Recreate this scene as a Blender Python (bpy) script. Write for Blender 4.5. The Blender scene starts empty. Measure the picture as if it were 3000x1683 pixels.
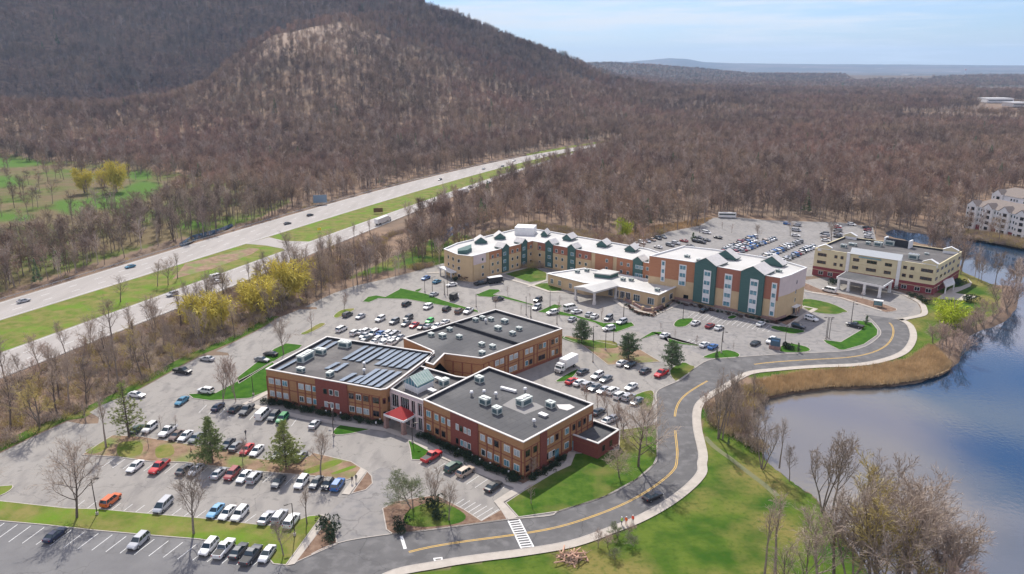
import bpy, math, random
import numpy as np
from mathutils import Vector, Matrix
R=math.radians
C=bpy.context.scene.collection
SC=bpy.context.scene
rng=random.Random(7)
# ---------------------------------------------------------------- camera
FPX,YH,CH=2200.0,195.0,85.0
PITCH=math.atan2(841.5-YH,FPX)
cam=bpy.data.cameras.new('camera'); co=bpy.data.objects.new('camera',cam); C.objects.link(co)
cam.sensor_width=36.0; cam.lens=FPX/3000*36.0; cam.clip_start=1.0; cam.clip_end=60000
co.location=(0,0,CH); co.rotation_euler=(math.pi/2-PITCH,0,0); SC.camera=co
# ---------------------------------------------------------------- light
SUN_EL,SUN_AZ=R(47),R(-12)          # azimuth from +Y, clockwise positive
sd=Vector((math.sin(SUN_AZ)*math.cos(SUN_EL),math.cos(SUN_AZ)*math.cos(SUN_EL),math.sin(SUN_EL)))
sl=bpy.data.lights.new('sun','SUN'); sl.energy=4.6; sl.angle=R(0.53); sl.color=(1,0.95,0.87)
so=bpy.data.objects.new('sun',sl); C.objects.link(so); so.rotation_euler=sd.to_track_quat('Z','Y').to_euler()
SC.view_settings.view_transform='Standard'; SC.view_settings.look='None'; SC.view_settings.gamma=1; SC.view_settings.use_curve_mapping=False
SC.view_settings.exposure=0.25
w=bpy.data.worlds.new("World"); SC.world=w; w.use_nodes=True
def build_world():
    nt=w.node_tree; N=nt.nodes; L=nt.links; N.clear()
    out=N.new('ShaderNodeOutputWorld'); bg=N.new('ShaderNodeBackground'); bg.inputs[1].default_value=0.084
    sky=N.new('ShaderNodeTexSky'); sky.sky_type='NISHITA'; sky.sun_disc=False
    sky.sun_elevation=SUN_EL; sky.sun_rotation=SUN_AZ; sky.air_density=1.2; sky.dust_density=0.35; sky.ozone_density=3.0; sky.altitude=100
    tc=N.new('ShaderNodeTexCoord'); sp=N.new('ShaderNodeSeparateXYZ'); L.new(tc.outputs['Generated'],sp.inputs[0])
    def math_(op,a,b=None,cl=False):
        m=N.new('ShaderNodeMath'); m.operation=op; m.use_clamp=cl
        for i,v in enumerate((a,b)):
            if v is None: continue
            if isinstance(v,(int,float)): m.inputs[i].default_value=v
            else: L.new(v,m.inputs[i])
        return m.outputs[0]
    x,y,z=sp.outputs
    def noise(sc,det,rough,scale):
        mp=N.new('ShaderNodeMapping'); mp.inputs['Scale'].default_value=scale; L.new(tc.outputs['Generated'],mp.inputs[0])
        n=N.new('ShaderNodeTexNoise'); n.inputs['Scale'].default_value=sc; n.inputs['Detail'].default_value=det; n.inputs['Roughness'].default_value=rough
        L.new(mp.outputs[0],n.inputs['Vector']); return n.outputs['Fac']
    def ramp(v,a,b):
        m=N.new('ShaderNodeMapRange'); m.interpolation_type='SMOOTHSTEP'; m.inputs[1].default_value=a; m.inputs[2].default_value=b; L.new(v,m.inputs[0]); return m.outputs[0]
    # thin cirrus low over the horizon
    cir=math_('MULTIPLY',ramp(noise(2.4,7,0.62,(1,1,13)),0.40,0.64),0.85)
    cir=math_('MAXIMUM',cir,math_('MULTIPLY',ramp(z,0.05,-0.01),0.5))
    # broken cumulus higher up (what the lake mirrors), with an open blue gap
    cum=noise(5.5,8,0.58,(1,1,1.5))
    gx=math_('DIVIDE',math_('SUBTRACT',x,0.50),0.34); gz=math_('DIVIDE',math_('SUBTRACT',math_('ADD',z,math_('MULTIPLY',x,0.10)),0.435),0.062)
    gap=math_('ADD',math_('MULTIPLY',gx,gx),math_('MULTIPLY',gz,gz))
    gapf=math_('MULTIPLY',ramp(gap,2.2,0.2),0.40)
    gapf.node.label='gap'
    cov=math_('SUBTRACT',cum,gapf)
    cumf=math_('MULTIPLY',math_('MULTIPLY',math_('MULTIPLY',ramp(cov,0.36,0.46),ramp(z,0.19,0.30)),ramp(z,0.72,0.56)),0.92)
    # cloud brightness: thick parts grey, thin parts white
    br=N.new('ShaderNodeMapRange'); br.inputs[1].default_value=0.38; br.inputs[2].default_value=0.72; br.inputs[3].default_value=1.0; br.inputs[4].default_value=0.45; L.new(cum,br.inputs[0])
    mix1=N.new('ShaderNodeMix'); mix1.data_type='RGBA'; L.new(cir,mix1.inputs[0]); tn=N.new('ShaderNodeVectorMath'); tn.operation='MULTIPLY'; tn.inputs[1].default_value=(0.78,0.95,1.42); L.new(sky.outputs[0],tn.inputs[0]); L.new(tn.outputs[0],mix1.inputs[6]); mix1.inputs[7].default_value=(9.0,9.3,9.8,1)
    cc=N.new('ShaderNodeVectorMath'); cc.operation='SCALE'; cc.inputs[0].default_value=(18.5,16.6,17.4); L.new(br.outputs[0],cc.inputs['Scale'])
    mix2=N.new('ShaderNodeMix'); mix2.data_type='RGBA'; L.new(cumf,mix2.inputs[0]); L.new(mix1.outputs[2],mix2.inputs[6]); L.new(cc.outputs[0],mix2.inputs[7])
    L.new(mix2.outputs[2],bg.inputs[0]); L.new(bg.outputs[0],out.inputs[0])
build_world()
HAZE=5.5e-5
SC.cycles.use_denoising=True
SC.cycles.max_bounces=5; SC.cycles.diffuse_bounces=2; SC.cycles.glossy_bounces=3; SC.cycles.transmission_bounces=2; SC.cycles.volume_bounces=0; SC.cycles.transparent_max_bounces=6
SC.cycles.caustics_reflective=False; SC.cycles.caustics_refractive=False
# ---------------------------------------------------------------- survey frames: pixels of the photo -> points on level ground
FR={'p':(0,0,1),'F':(0,0,.8587),'A':(0,1183,2.576),'B':(700,1183,2.576),'C':(700,860,3.6133),'D':(1200,860,2.58),'E':(1250,650,3.963),'S':(1800,600,3.6123),'H':(2300,600,3.613),'I':(900,850,4.293),'J':(0,400,2.576),'K':(900,350,2.576),'L':(2000,900,2.576),'M':(1400,1183,2.576),'N':(2200,1183,2.89),'O':(0,860,3.01),'P':(2600,480,3.8025)}
SP,CP=math.sin(PITCH),math.cos(PITCH)
def ray(px,py):
    x=px-1500; v=-(py-841.5); return (x,FPX*CP+v*SP,-FPX*SP+v*CP)
def G(px,py,z=0.0):
    r=ray(px,py); t=-(CH-z)/r[2]; return (r[0]*t,r[1]*t)
def pix(k,x,y):
    o=FR[k]; return (o[0]+x/o[2],o[1]+y/o[2])
def Z(k,x,y,z=0.0): return G(*pix(k,x,y),z)
def ZP(s,z=0.0):
    """'A 10,20 30,40 B 1,2' -> world polygon"""
    out=[];k='p'
    for t in s.split():
        if ',' in t:
            a,b=t.split(','); out.append(Z(k,float(a),float(b),z))
        else: k=t
    return out
def catmull(P,n=6,closed=False):
    out=[];m=len(P)
    rngi=range(m) if closed else range(m-1)
    for i in rngi:
        g=(lambda j:P[j%m]) if closed else (lambda j:P[min(max(j,0),m-1)])
        p0,p1,p2,p3=g(i-1),g(i),g(i+1),g(i+2)
        for k in range(n):
            t=k/n
            out.append(tuple(0.5*((2*b)+(-a+c)*t+(2*a-5*b+4*c-d)*t*t+(-a+3*b-3*c+d)*t**3) for a,b,c,d in zip(p0,p1,p2,p3)))
    if not closed: out.append(tuple(P[-1]))
    return out
def height_of(k,bx,by,ty):
    """height of an upright thing from its base pixel and the pixel row of its top"""
    b=Z(k,bx,by); d=math.hypot(*b); py=pix(k,bx,ty)[1]; px=pix(k,bx,by)[0]
    r=ray(px,py); t=b[1]/r[1]; return CH+r[2]*t
# ---------------------------------------------------------------- materials
MATS={}
def col(c): return (c[0],c[1],c[2],1)
def mat(name,c,rough=0.85,c2=None,scale=1.0,detail=4,lo=0.35,hi=0.65,metal=0.0,spec=0.3,coords='world',bump=0.0,bscale=None,c3=None,scale3=0.1,stretch=None,rnd=0.0,trans=0.0,rnd_hue=0.0):
    if name in MATS: return MATS[name]
    m=bpy.data.materials.new(name); MATS[name]=m; m.use_nodes=True
    nt=m.node_tree;N=nt.nodes;L=nt.links;b=N['Principled BSDF']
    b.inputs['Base Color'].default_value=col(c); b.inputs['Roughness'].default_value=rough; b.inputs['Metallic'].default_value=metal
    b.inputs['Specular IOR Level'].default_value=spec
    src=None
    if c2 or bump or c3 or rnd or rnd_hue:
        if coords=='world': g=N.new('ShaderNodeNewGeometry'); vec=g.outputs['Position']
        else: g=N.new('ShaderNodeTexCoord'); vec=g.outputs['Object']
        if stretch:
            mp=N.new('ShaderNodeMapping'); mp.inputs['Scale'].default_value=stretch[0:3]
            if len(stretch)>3: mp.inputs['Rotation'].default_value=(0,0,stretch[3])
            L.new(vec,mp.inputs[0]); vec=mp.outputs[0]
    cur=None
    if c2:
        n=N.new('ShaderNodeTexNoise'); n.inputs['Scale'].default_value=scale; n.inputs['Detail'].default_value=detail; n.inputs['Roughness'].default_value=0.6; L.new(vec,n.inputs['Vector'])
        mr=N.new('ShaderNodeMapRange'); mr.inputs[1].default_value=lo; mr.inputs[2].default_value=hi; L.new(n.outputs['Fac'],mr.inputs[0])
        mx=N.new('ShaderNodeMix'); mx.data_type='RGBA'; mx.inputs[6].default_value=col(c); mx.inputs[7].default_value=col(c2); L.new(mr.outputs[0],mx.inputs[0]); cur=mx.outputs[2]
    if c3:
        n=N.new('ShaderNodeTexNoise'); n.inputs['Scale'].default_value=scale3; n.inputs['Detail'].default_value=5; L.new(vec,n.inputs['Vector'])
        mr=N.new('ShaderNodeMapRange'); mr.inputs[1].default_value=0.48; mr.inputs[2].default_value=0.66; L.new(n.outputs['Fac'],mr.inputs[0])
        mx=N.new('ShaderNodeMix'); mx.data_type='RGBA'; mx.inputs[7].default_value=col(c3); L.new(mr.outputs[0],mx.inputs[0])
        if cur: L.new(cur,mx.inputs[6])
        else: mx.inputs[6].default_value=col(c)
        cur=mx.outputs[2]
    if rnd or rnd_hue:
        oi=N.new('ShaderNodeObjectInfo'); hs=N.new('ShaderNodeHueSaturation')
        mr=N.new('ShaderNodeMapRange'); mr.inputs[3].default_value=1-rnd; mr.inputs[4].default_value=1+rnd; L.new(oi.outputs['Random'],mr.inputs[0]); L.new(mr.outputs[0],hs.inputs['Value'])
        if rnd_hue:
            m2=N.new('ShaderNodeMath'); m2.operation='MULTIPLY'; m2.inputs[1].default_value=7.31; L.new(oi.outputs['Random'],m2.inputs[0])
            m3=N.new('ShaderNodeMath'); m3.operation='FRACT'; L.new(m2.outputs[0],m3.inputs[0])
            m4=N.new('ShaderNodeMapRange'); m4.inputs[3].default_value=0.5-rnd_hue; m4.inputs[4].default_value=0.5+rnd_hue; L.new(m3.outputs[0],m4.inputs[0]); L.new(m4.outputs[0],hs.inputs['Hue'])
        if cur: L.new(cur,hs.inputs['Color'])
        else: hs.inputs['Color'].default_value=col(c)
        cur=hs.outputs[0]
    if cur: L.new(cur,b.inputs['Base Color'])
    if bump:
        n=N.new('ShaderNodeTexNoise'); n.inputs['Scale'].default_value=bscale or scale*3; n.inputs['Detail'].default_value=3; L.new(vec,n.inputs['Vector'])
        bp=N.new('ShaderNodeBump'); bp.inputs['Strength'].default_value=0.6; bp.inputs['Distance'].default_value=bump; L.new(n.outputs['Fac'],bp.inputs['Height']); L.new(bp.outputs[0],b.inputs['Normal'])
    return m
M_lot=mat('aged_asphalt',(0.262,0.243,0.220),0.9,(0.305,0.285,0.26),0.07,9,lo=.3,hi=.7,c3=(0.225,0.21,0.195),scale3=0.35,spec=0.2,stretch=(1,.4,1,.6))
M_lotg=mat('grey_asphalt',(0.232,0.218,0.205),0.9,(0.275,0.26,0.245),0.08,9,c3=(0.20,0.192,0.188),scale3=0.5,spec=0.2)
M_lotnew=mat('newer_asphalt',(0.15,0.147,0.148),0.9,(0.19,0.186,0.184),0.12,6,spec=0.2)
M_road=mat('road_asphalt',(0.098,0.095,0.095),0.85,(0.13,0.126,0.125),0.16,9,c3=(0.155,0.15,0.148),scale3=0.4,spec=0.25)
M_hwy=mat('highway_concrete',(0.32,0.295,0.27),0.9,(0.38,0.35,0.325),0.5,6,spec=0.2,stretch=(0.35,0.04,1,-0.75))
M_con=mat('concrete',(0.40,0.36,0.31),0.9,(0.47,0.425,0.37),0.5,5,spec=0.2)
M_conw=mat('pale_concrete',(0.66,0.64,0.62),0.9,(0.74,0.72,0.7),0.5,5,spec=0.2)
M_kerb=mat('kerb_stone',(0.36,0.325,0.285),0.9,(0.44,0.40,0.36),1.3,4)
M_grass=mat('lawn_grass',(0.034,0.088,0.008),0.95,(0.085,0.14,0.018),0.35,9,lo=0.35,hi=0.65,c3=(0.16,0.15,0.045),scale3=0.09,bump=0.1,bscale=2.5,spec=0.1)
M_grassb=mat('bright_grass',(0.024,0.085,0.005),0.95,(0.05,0.13,0.010),0.4,6,bump=0.1,bscale=2.5,spec=0.1)
M_grassy=mat('yellowed_grass',(0.10,0.145,0.02),0.95,(0.21,0.185,0.06),0.22,7,lo=0.35,hi=0.62,bump=0.1,bscale=2.5,spec=0.1,c3=(0.12,0.20,0.02),scale3=0.12)
M_mulch=mat('mulch',(0.13,0.075,0.05),0.95,(0.24,0.16,0.11),0.7,7,bump=0.12,bscale=3)
M_litter=mat('leaf_litter',(0.30,0.20,0.13),0.95,(0.18,0.115,0.07),0.35,8,c3=(0.15,0.19,0.05),scale3=0.14,bump=0.15,bscale=2)
def wear(m,crack=(.10,.095,.09),sc=.11,wd=.012,seam=None,spots=0):
    """cracks or sheet seams laid over a material's own colour"""
    nt=m.node_tree;N=nt.nodes;L=nt.links;b=N['Principled BSDF']; g=N.new('ShaderNodeNewGeometry'); vec=g.outputs['Position']
    def put(fac,c_):
        src=b.inputs['Base Color'].links[0].from_socket; mx=N.new('ShaderNodeMix'); mx.data_type='RGBA'; L.new(fac,mx.inputs[0]); L.new(src,mx.inputs[6]); mx.inputs[7].default_value=col(c_); L.new(mx.outputs[2],b.inputs['Base Color'])
    def rng_(v,a,b_,c_,d_):
        r=N.new('ShaderNodeMapRange'); r.inputs[1].default_value=a;r.inputs[2].default_value=b_;r.inputs[3].default_value=c_;r.inputs[4].default_value=d_; L.new(v,r.inputs[0]); return r.outputs[0]
    if seam:
        mp=N.new('ShaderNodeMapping'); mp.inputs['Rotation'].default_value=(0,0,seam[1]); L.new(vec,mp.inputs[0]); br=N.new('ShaderNodeTexBrick'); br.inputs['Scale'].default_value=1; br.inputs['Brick Width'].default_value=seam[0]*4; br.inputs['Row Height'].default_value=seam[0]; br.inputs['Mortar Size'].default_value=.05; L.new(mp.outputs[0],br.inputs['Vector'])
        put(rng_(br.outputs['Fac'],0,1,0,.6),crack)
    else:
        nn=N.new('ShaderNodeTexNoise'); nn.inputs['Scale'].default_value=.25; nn.inputs['Detail'].default_value=4; L.new(vec,nn.inputs['Vector']); va=N.new('ShaderNodeVectorMath'); va.operation='MULTIPLY_ADD'; va.inputs[1].default_value=(5,5,0); L.new(nn.outputs['Color'],va.inputs[0]); L.new(vec,va.inputs[2])
        vo=N.new('ShaderNodeTexVoronoi'); vo.feature='DISTANCE_TO_EDGE'; vo.inputs['Scale'].default_value=sc; L.new(va.outputs[0],vo.inputs['Vector'])
        put(rng_(vo.outputs['Distance'],0,wd,.5,0),crack)
    if spots:
        v2=N.new('ShaderNodeTexNoise'); v2.inputs['Scale'].default_value=.55; v2.inputs['Detail'].default_value=2; L.new(vec,v2.inputs['Vector']); put(rng_(v2.outputs['Fac'],.62,.72,0,spots),crack)
    return m
wear(M_lot,sc=.075,wd=.007,spots=.4); wear(M_lotg,sc=.08,spots=.3); wear(M_lotnew,sc=.05,wd=.006,spots=.25); wear(M_road,crack=(.05,.05,.05),sc=.06,wd=.007)
M_wline=mat('white_paint',(0.72,0.72,0.70),0.7,(0.5,0.49,0.47),1.5,5,lo=0.45,hi=0.75)
M_yline=mat('yellow_paint',(0.66,0.40,0.06),0.7,(0.5,0.33,0.10),0.8,5)
# ---------------------------------------------------------------- mesh helpers
class MB:
    def __init__(s): s.v=[];s.f=[];s.m=[]
    def add(s,vs,fs,mi=0):
        o=len(s.v); s.v+=[tuple(q) for q in vs]; s.f+=[tuple(i+o for i in q) for q in fs]; s.m+=[mi]*len(fs)
    def box(s,c,d,rz=0.0,mi=0):
        cx,cy,cz=c; hx,hy,hz=d[0]/2,d[1]/2,d[2]/2; ca,sa=math.cos(rz),math.sin(rz)
        vs=[(cx+x*ca-y*sa,cy+x*sa+y*ca,cz+z) for z in(-hz,hz) for x,y in((-hx,-hy),(hx,-hy),(hx,hy),(-hx,hy))]
        s.add(vs,[(3,2,1,0),(4,5,6,7),(0,1,5,4),(1,2,6,5),(2,3,7,6),(3,0,4,7)],mi)
    def prism(s,P,z0,z1,mi=0,mtop=None,bottom=False):
        if area(P)<0: P=P[::-1]
        n=len(P); vs=[(x,y,z0) for x,y in P]+[(x,y,z1) for x,y in P]
        s.add(vs,[(i,(i+1)%n,n+(i+1)%n,n+i) for i in range(n)],mi)
        s.add([(x,y,z1) for x,y in P],[tuple(range(n))],mi if mtop is None else mtop)
        if bottom: s.add([(x,y,z0) for x,y in P],[tuple(range(n))[::-1]],mi)
    def sheet(s,P,z,mi=0):
        if area(P)<0: P=P[::-1]
        s.add([(x,y,z) for x,y in P],[tuple(range(len(P)))],mi)
    def tube(s,p0,p1,r0,r1,n=4,mi=0,cap=False):
        a=Vector(p0);b=Vector(p1);d=(b-a)
        if d.length<1e-6: return
        d.normalize(); u=d.orthogonal().normalized(); v=d.cross(u)
        vs=[];
        for q,r in((a,r0),(b,r1)):
            for i in range(n):
                t=2*math.pi*i/n; vs.append(q+u*(r*math.cos(t))+v*(r*math.sin(t)))
        fs=[(i,(i+1)%n,n+(i+1)%n,n+i) for i in range(n)]
        if cap: fs+=[tuple(range(n))[::-1],tuple(range(n,2*n))]
        s.add(vs,fs,mi)
    def ring(s,P,wd,z0,z1,mi=0):
        """kerb ring along polygon, wd to the inside"""
        if area(P)<0: P=P[::-1]
        Q=inset(P,wd); n=len(P)
        vs=[(x,y,z0) for x,y in P]+[(x,y,z1) for x,y in P]+[(x,y,z1) for x,y in Q]+[(x,y,z0) for x,y in Q]
        fs=[]
        for i in range(n):
            j=(i+1)%n
            fs+=[(i,j,n+j,n+i),(n+i,n+j,2*n+j,2*n+i),(2*n+i,2*n+j,3*n+j,3*n+i)]
        s.add(vs,fs,mi)
    def mesh(s,name,mats,smooth=False):
        me=bpy.data.meshes.new(name); me.from_pydata(s.v,[],s.f)
        for m in mats: me.materials.append(m)
        if len(mats)>1: me.polygons.foreach_set('material_index',s.m)
        if smooth: me.polygons.foreach_set('use_smooth',[True]*len(s.f))
        me.update(); return me
    def build(s,name,mats,parent=None,smooth=False,loc=None):
        if not isinstance(mats,(list,tuple)): mats=[mats]
        o=bpy.data.objects.new(name,s.mesh(name,mats,smooth)); C.objects.link(o)
        if parent: o.parent=parent
        if loc: o.location=loc
        return o
def area(P): return 0.5*sum(P[i][0]*P[(i+1)%len(P)][1]-P[(i+1)%len(P)][0]*P[i][1] for i in range(len(P)))
def inset(P,d):
    n=len(P);out=[]
    for i in range(n):
        a,b,c=P[i-1],P[i],P[(i+1)%n]
        def nrm(p,q):
            dx,dy=q[0]-p[0],q[1]-p[1];l=math.hypot(dx,dy) or 1; return (-dy/l,dx/l)
        n1,n2=nrm(a,b),nrm(b,c); k=1+n1[0]*n2[0]+n1[1]*n2[1]
        k=max(k,0.35)
        out.append((b[0]+d*(n1[0]+n2[0])/k,b[1]+d*(n1[1]+n2[1])/k))
    return out
def tag(o,label=None,cat=None,group=None,kind=None):
    if label: o['label']=label
    if cat: o['category']=cat
    if group: o['group']=group
    if kind: o['kind']=kind
    return o
def empty(name,loc=(0,0,0),rz=0):
    o=bpy.data.objects.new(name,None); o.empty_display_size=0.5; C.objects.link(o); o.location=loc; o.rotation_euler=(0,0,rz); return o
def copy_tree(o,parent=None):
    c=o.copy(); C.objects.link(c)
    if parent is not None: c.parent=parent
    for ch in list(o.children): copy_tree(ch,c)
    return c
def S(o): o['kind']='structure'; return o
def pip(P,X,Y):
    """vectorised point in polygon"""
    X=np.asarray(X);Y=np.asarray(Y);r=np.zeros(X.shape,bool);n=len(P)
    for i in range(n):
        x1,y1=P[i];x2,y2=P[(i+1)%n]
        if y1==y2: continue
        c=((y1>Y)!=(y2>Y))&(X<(x2-x1)*(Y-y1)/(y2-y1)+x1); r^=c
    return r
# ================================================================ TERRAIN
SHORE=ZP("p 2660,1800 2560,1683 N 850,1150 620,850 560,760 370,640 250,545 120,450 L 610,1080 540,950 480,850 500,760 600,690 720,655 850,635 1100,605 1500,590 1750,560 1900,520 2010,470 2090,400 2120,300 2160,200 2300,150 2450,90 H 2480,1050 2500,930 2400,830 2250,830 2150,800 2000,730 1880,690 1860,560 1800,470 1400,380 1150,330 1050,290 1150,255 1400,285 1640,300 1900,345 2200,395 2529,450 p 3100,740 3400,800 4300,1000 4300,1800")
RIVER=ZP("p 1275,700 1300,672 1350,652 1400,642 1400,652 1350,668 1305,700 1285,715")
CREEK=ZP("J 1350,800 1450,740 1650,690 1750,650 1760,670 1660,715 1480,770 1370,830")
CRK2=ZP("J 0,1120 200,1080 420,1000 700,930 1000,870 1300,820 1300,840 1000,900 700,960 420,1040 200,1115 0,1160")
TAB=dict(
 x =[-1500,-600,   0,  300,  480,  600,  700,  800,  900, 1000, 1100, 1200, 1350, 1500, 1640, 1700, 1800, 2000, 2400, 4500],
 c1=[  300, 300, 302,  316,  300,  262,  190,  112,   78,   62,   66,   10,   66,  130,  186,  216,  250,  300,  325,  330],
 d1=[ 1150,1150,1150, 1150, 1150, 1200, 1250, 1300, 1350, 1400, 1500, 1900, 1900, 1900, 1900, 1800, 1700, 1500, 1400, 1400],
 e1=[  820, 820, 820,  820,  820,  800,  760,  720,  700,  700,  700,  720,  760,  800,  880,  950, 1050, 1300, 1390, 1390],
 c2=[  -70, -70, -70,  -70,  -70,  -70,  -70,  -70,  -70,  -60,  -40,   10,   66,  130,  186,  205,  228,  240,  243,  243],
 d2=[ 2600,2600,2600, 2600, 2600, 2600, 2600, 2500, 2400, 2300, 2150, 2000, 2000, 2000, 2000, 2500, 3500, 4000, 4000, 4000])
def el(py):
    v=841.5-py; return (-FPX*SP+v*CP)/(FPX*CP+v*SP)
def smooth(t): t=np.clip(t,0,1); return t*t*(3-2*t)
_tx=np.array(TAB['x'],float)
def _tab(k,px): return np.interp(px,_tx,np.array(TAB[k],float))
_xs=np.linspace(-1500,4500,601)
_ker=np.hanning(9); _ker/=_ker.sum()
_T={}
for k in('c1','d1','e1','c2','d2'):
    a=_tab(k,_xs); ap=np.pad(a,4,mode='edge'); _T[k]=np.convolve(ap,_ker,'valid')
def lump(x,y):
    return (np.sin(x*.011+y*.006)*np.sin(y*.009-x*.004+1.3)+0.6*np.sin(x*.027-y*.013+.7)*np.sin(y*.023+x*.011)+0.35*np.sin(x*.061+y*.037)*np.sin(y*.053-x*.029+2))
FAR=[(-3000,188),(1500,186),(1640,184),(1700,185),(1840,181),(1900,176),(1960,171),(2010,174),(2060,183),(2150,186),(2400,189),(2700,191),(3000,193),(6000,193)]
def hterr(X,Y):
    X=np.asarray(X,float);Y=np.asarray(Y,float); D=np.hypot(X,Y); px=1500+2292*X/np.maximum(Y,1)
    v={k:np.interp(px,_xs,_T[k]) for k in _T}
    z1=np.maximum(CH+v['d1']*el(v['c1']),1.5); z2=np.maximum(CH+v['d2']*el(v['c2']),2.0)
    t=(D-v['e1'])/(v['d1']-v['e1'])
    a=z1*np.clip(smooth(t)*0.55+0.45*np.clip(t,0,1)**1.3,0,1)
    gap=np.clip((v['d2']-v['d1'])/600,0,1)
    dv=v['d1']+0.22*(v['d2']-v['d1'])
    zv=z1*(1-0.62*gap)
    b=z1+(zv-z1)*smooth((D-v['d1'])/(dv-v['d1']+1))
    c=zv+(z2-zv)*(smooth((D-dv)/(v['d2']-dv+1))*0.5+0.5*np.clip((D-dv)/(v['d2']-dv+1),0,1))
    h=np.where(D<v['d1'],a,np.where(D<dv,b,c))
    h=np.where(D>v['d2'],np.maximum(z2*(1-smooth((D-v['d2'])/2500)),4),h)
    amp=np.clip(h/40,0,1)*np.clip(t,0,1)
    h=h+lump(X,Y)*9*amp*np.where(np.abs(D-v['d1'])<120,0.5,1)
    # low wooded swell and far blue ridge
    sw=(85+5200*el(np.interp(px,[-3000,1550,1700,1800,1900,2030,2200,6000],[204,200,190,189,194,204,219,226])))*np.exp(-((D-5200)/900)**2)
    h=np.maximum(h,np.where(D>2600,sw,0))
    far=np.array(FAR); fr=(85+15500*el(np.interp(px,far[:,0],far[:,1])))*smooth((D-11500)/4000)+np.where(D>11500,lump(X*.12,Y*.12)*4,0)
    h=np.where(D>11500,fr,h)
    return np.where(D<640,0.0,h)
def build_terrain():
    NA,ND=560,600
    az=np.linspace(R(-56),R(56),NA)
    d=40*(17000/40)**(np.linspace(0,1,ND)**0.93)
    A,D=np.meshgrid(az,d); X=D*np.sin(A);Y=D*np.cos(A)
    H=hterr(X,Y)
    wat=pip(SHORE,X,Y)|pip(RIVER,X,Y)|pip(CREEK,X,Y)
    dep=np.where(wat,-2.2,0.0)
    near=(D<520)
    dd=dep.copy()
    for _ in range(2):
        q=dd.copy(); q[1:-1,1:-1]=(dd[1:-1,1:-1]*2+dd[:-2,1:-1]+dd[2:,1:-1]+dd[1:-1,:-2]+dd[1:-1,2:])/6; dd=q
    H=H+dd
    v=np.stack([X,Y,H],-1).reshape(-1,3)
    i=np.arange((ND-1)*(NA-1)); r=i//(NA-1); c=i%(NA-1); a=r*NA+c
    f=np.stack([a,a+1,a+NA+1,a+NA],-1)[:,::1]
    me=bpy.data.meshes.new('ground'); me.vertices.add(len(v)); me.vertices.foreach_set('co',v.ravel())
    me.loops.add(f.size); me.loops.foreach_set('vertex_index',f.ravel().astype(np.int32)); me.polygons.add(len(f)); me.polygons.foreach_set('loop_start',np.arange(len(f),dtype=np.int32)*4); me.polygons.foreach_set('loop_total',np.full(len(f),4,dtype=np.int32))
    me.polygons.foreach_set('use_smooth',[True]*len(f)); me.update(calc_edges=True)
    # cover: R lawn, G golf course, B far land
    cov=np.zeros((ND,NA,4),np.float32); cov[...,3]=1
    lawn=ZP("B 2600,1140 1900,1230 1500,1320 p 1100,1900 2700,1900 N 620,850 370,640 120,450 L 560,1000 430,900 300,800 180,640 300,540 470,500 1000,440 1500,395 1720,300 1700,100 H 1500,1100 1400,1000 1200,880 1500,700 1860,690 2000,730 2150,800 2280,900 2250,1150 L 2050,280 1900,300 1700,400 1100,470 620,560 600,650 500,900")
    cov[...,0]=pip(ZP("M 1730,430 1700,560 1300,850 1170,930 800,1060 0,1190 B 1500,1250 900,1330 p 1000,1900 2750,1900 2560,1683 N 620,850 370,640 120,450 L 610,1080 540,980 130,740 180,1200"),X,Y)|pip(ZP("L 460,500 1000,440 1500,395 1720,300 1700,100 H 1500,1100 1400,1000 1500,700 1840,690 2000,730 2150,800 2280,900 2250,1150 L 1880,290 1700,395 1400,450 900,500 560,540 500,520"),X,Y)|pip(ZP("E -400,560 190,500 E 210,640 600,250 500,180 300,90 p 1180,740 1010,820"),X,Y)
    cov[...,1]=pip(ZP("J -900,140 0,160 400,180 1000,210 1500,300 2000,350 2150,420 2200,500 1900,640 1300,780 700,960 0,1180 -900,1300"),X,Y)
    cov[...,2]=np.clip((D-2200)/2500,0,1)
    fw=np.zeros(X.shape,bool)
    for t_ in("J 640,470 900,420 1000,352 1180,345 1210,400 1100,470 1060,560 960,620 800,560 650,500","J -400,170 330,185 120,230 -400,235","J -200,330 100,300 130,370 -200,395","J -200,570 230,590 180,640 -200,625","J 390,830 500,800 515,900 440,945 380,900","J 410,490 640,478 720,520 640,600 430,560","J 1340,640 1550,640 1560,680 1350,700","J 970,270 1130,262 1135,320 1000,332"): fw|=pip(catmull(ZP(t_),5,True),X,Y)
    fw=fw.astype(np.float32)
    for _ in range(2): g_=fw.copy(); g_[1:-1,1:-1]=(fw[1:-1,1:-1]*2+fw[:-2,1:-1]+fw[2:,1:-1]+fw[1:-1,:-2]+fw[1:-1,2:])/6; fw=g_
    PX=1500+2292*X/np.maximum(Y,1); cov[...,3]=1-0.8*np.exp(-((PX-880)/190)**2-((D-1290)/130)**2)
    a2=me.attributes.new('fairway','FLOAT','POINT'); a2.data.foreach_set('value',fw.ravel()); at=me.color_attributes.new('cover','FLOAT_COLOR','POINT'); at.data.foreach_set('color',cov.reshape(-1))
    m=bpy.data.materials.new('ground'); m.use_nodes=True; nt=m.node_tree;N=nt.nodes;L=nt.links; b=N['Principled BSDF']; b.inputs['Roughness'].default_value=0.95; b.inputs['Specular IOR Level'].default_value=0.1
    g=N.new('ShaderNodeNewGeometry'); at=N.new('ShaderNodeAttribute'); at.attribute_name='cover'; sep=N.new('ShaderNodeSeparateColor'); L.new(at.outputs['Color'],sep.inputs[0])
    def nz(s,d=6):
        n=N.new('ShaderNodeTexNoise'); n.inputs['Scale'].default_value=s; n.inputs['Detail'].default_value=d; L.new(g.outputs['Position'],n.inputs['Vector']); return n.outputs['Fac']
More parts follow.
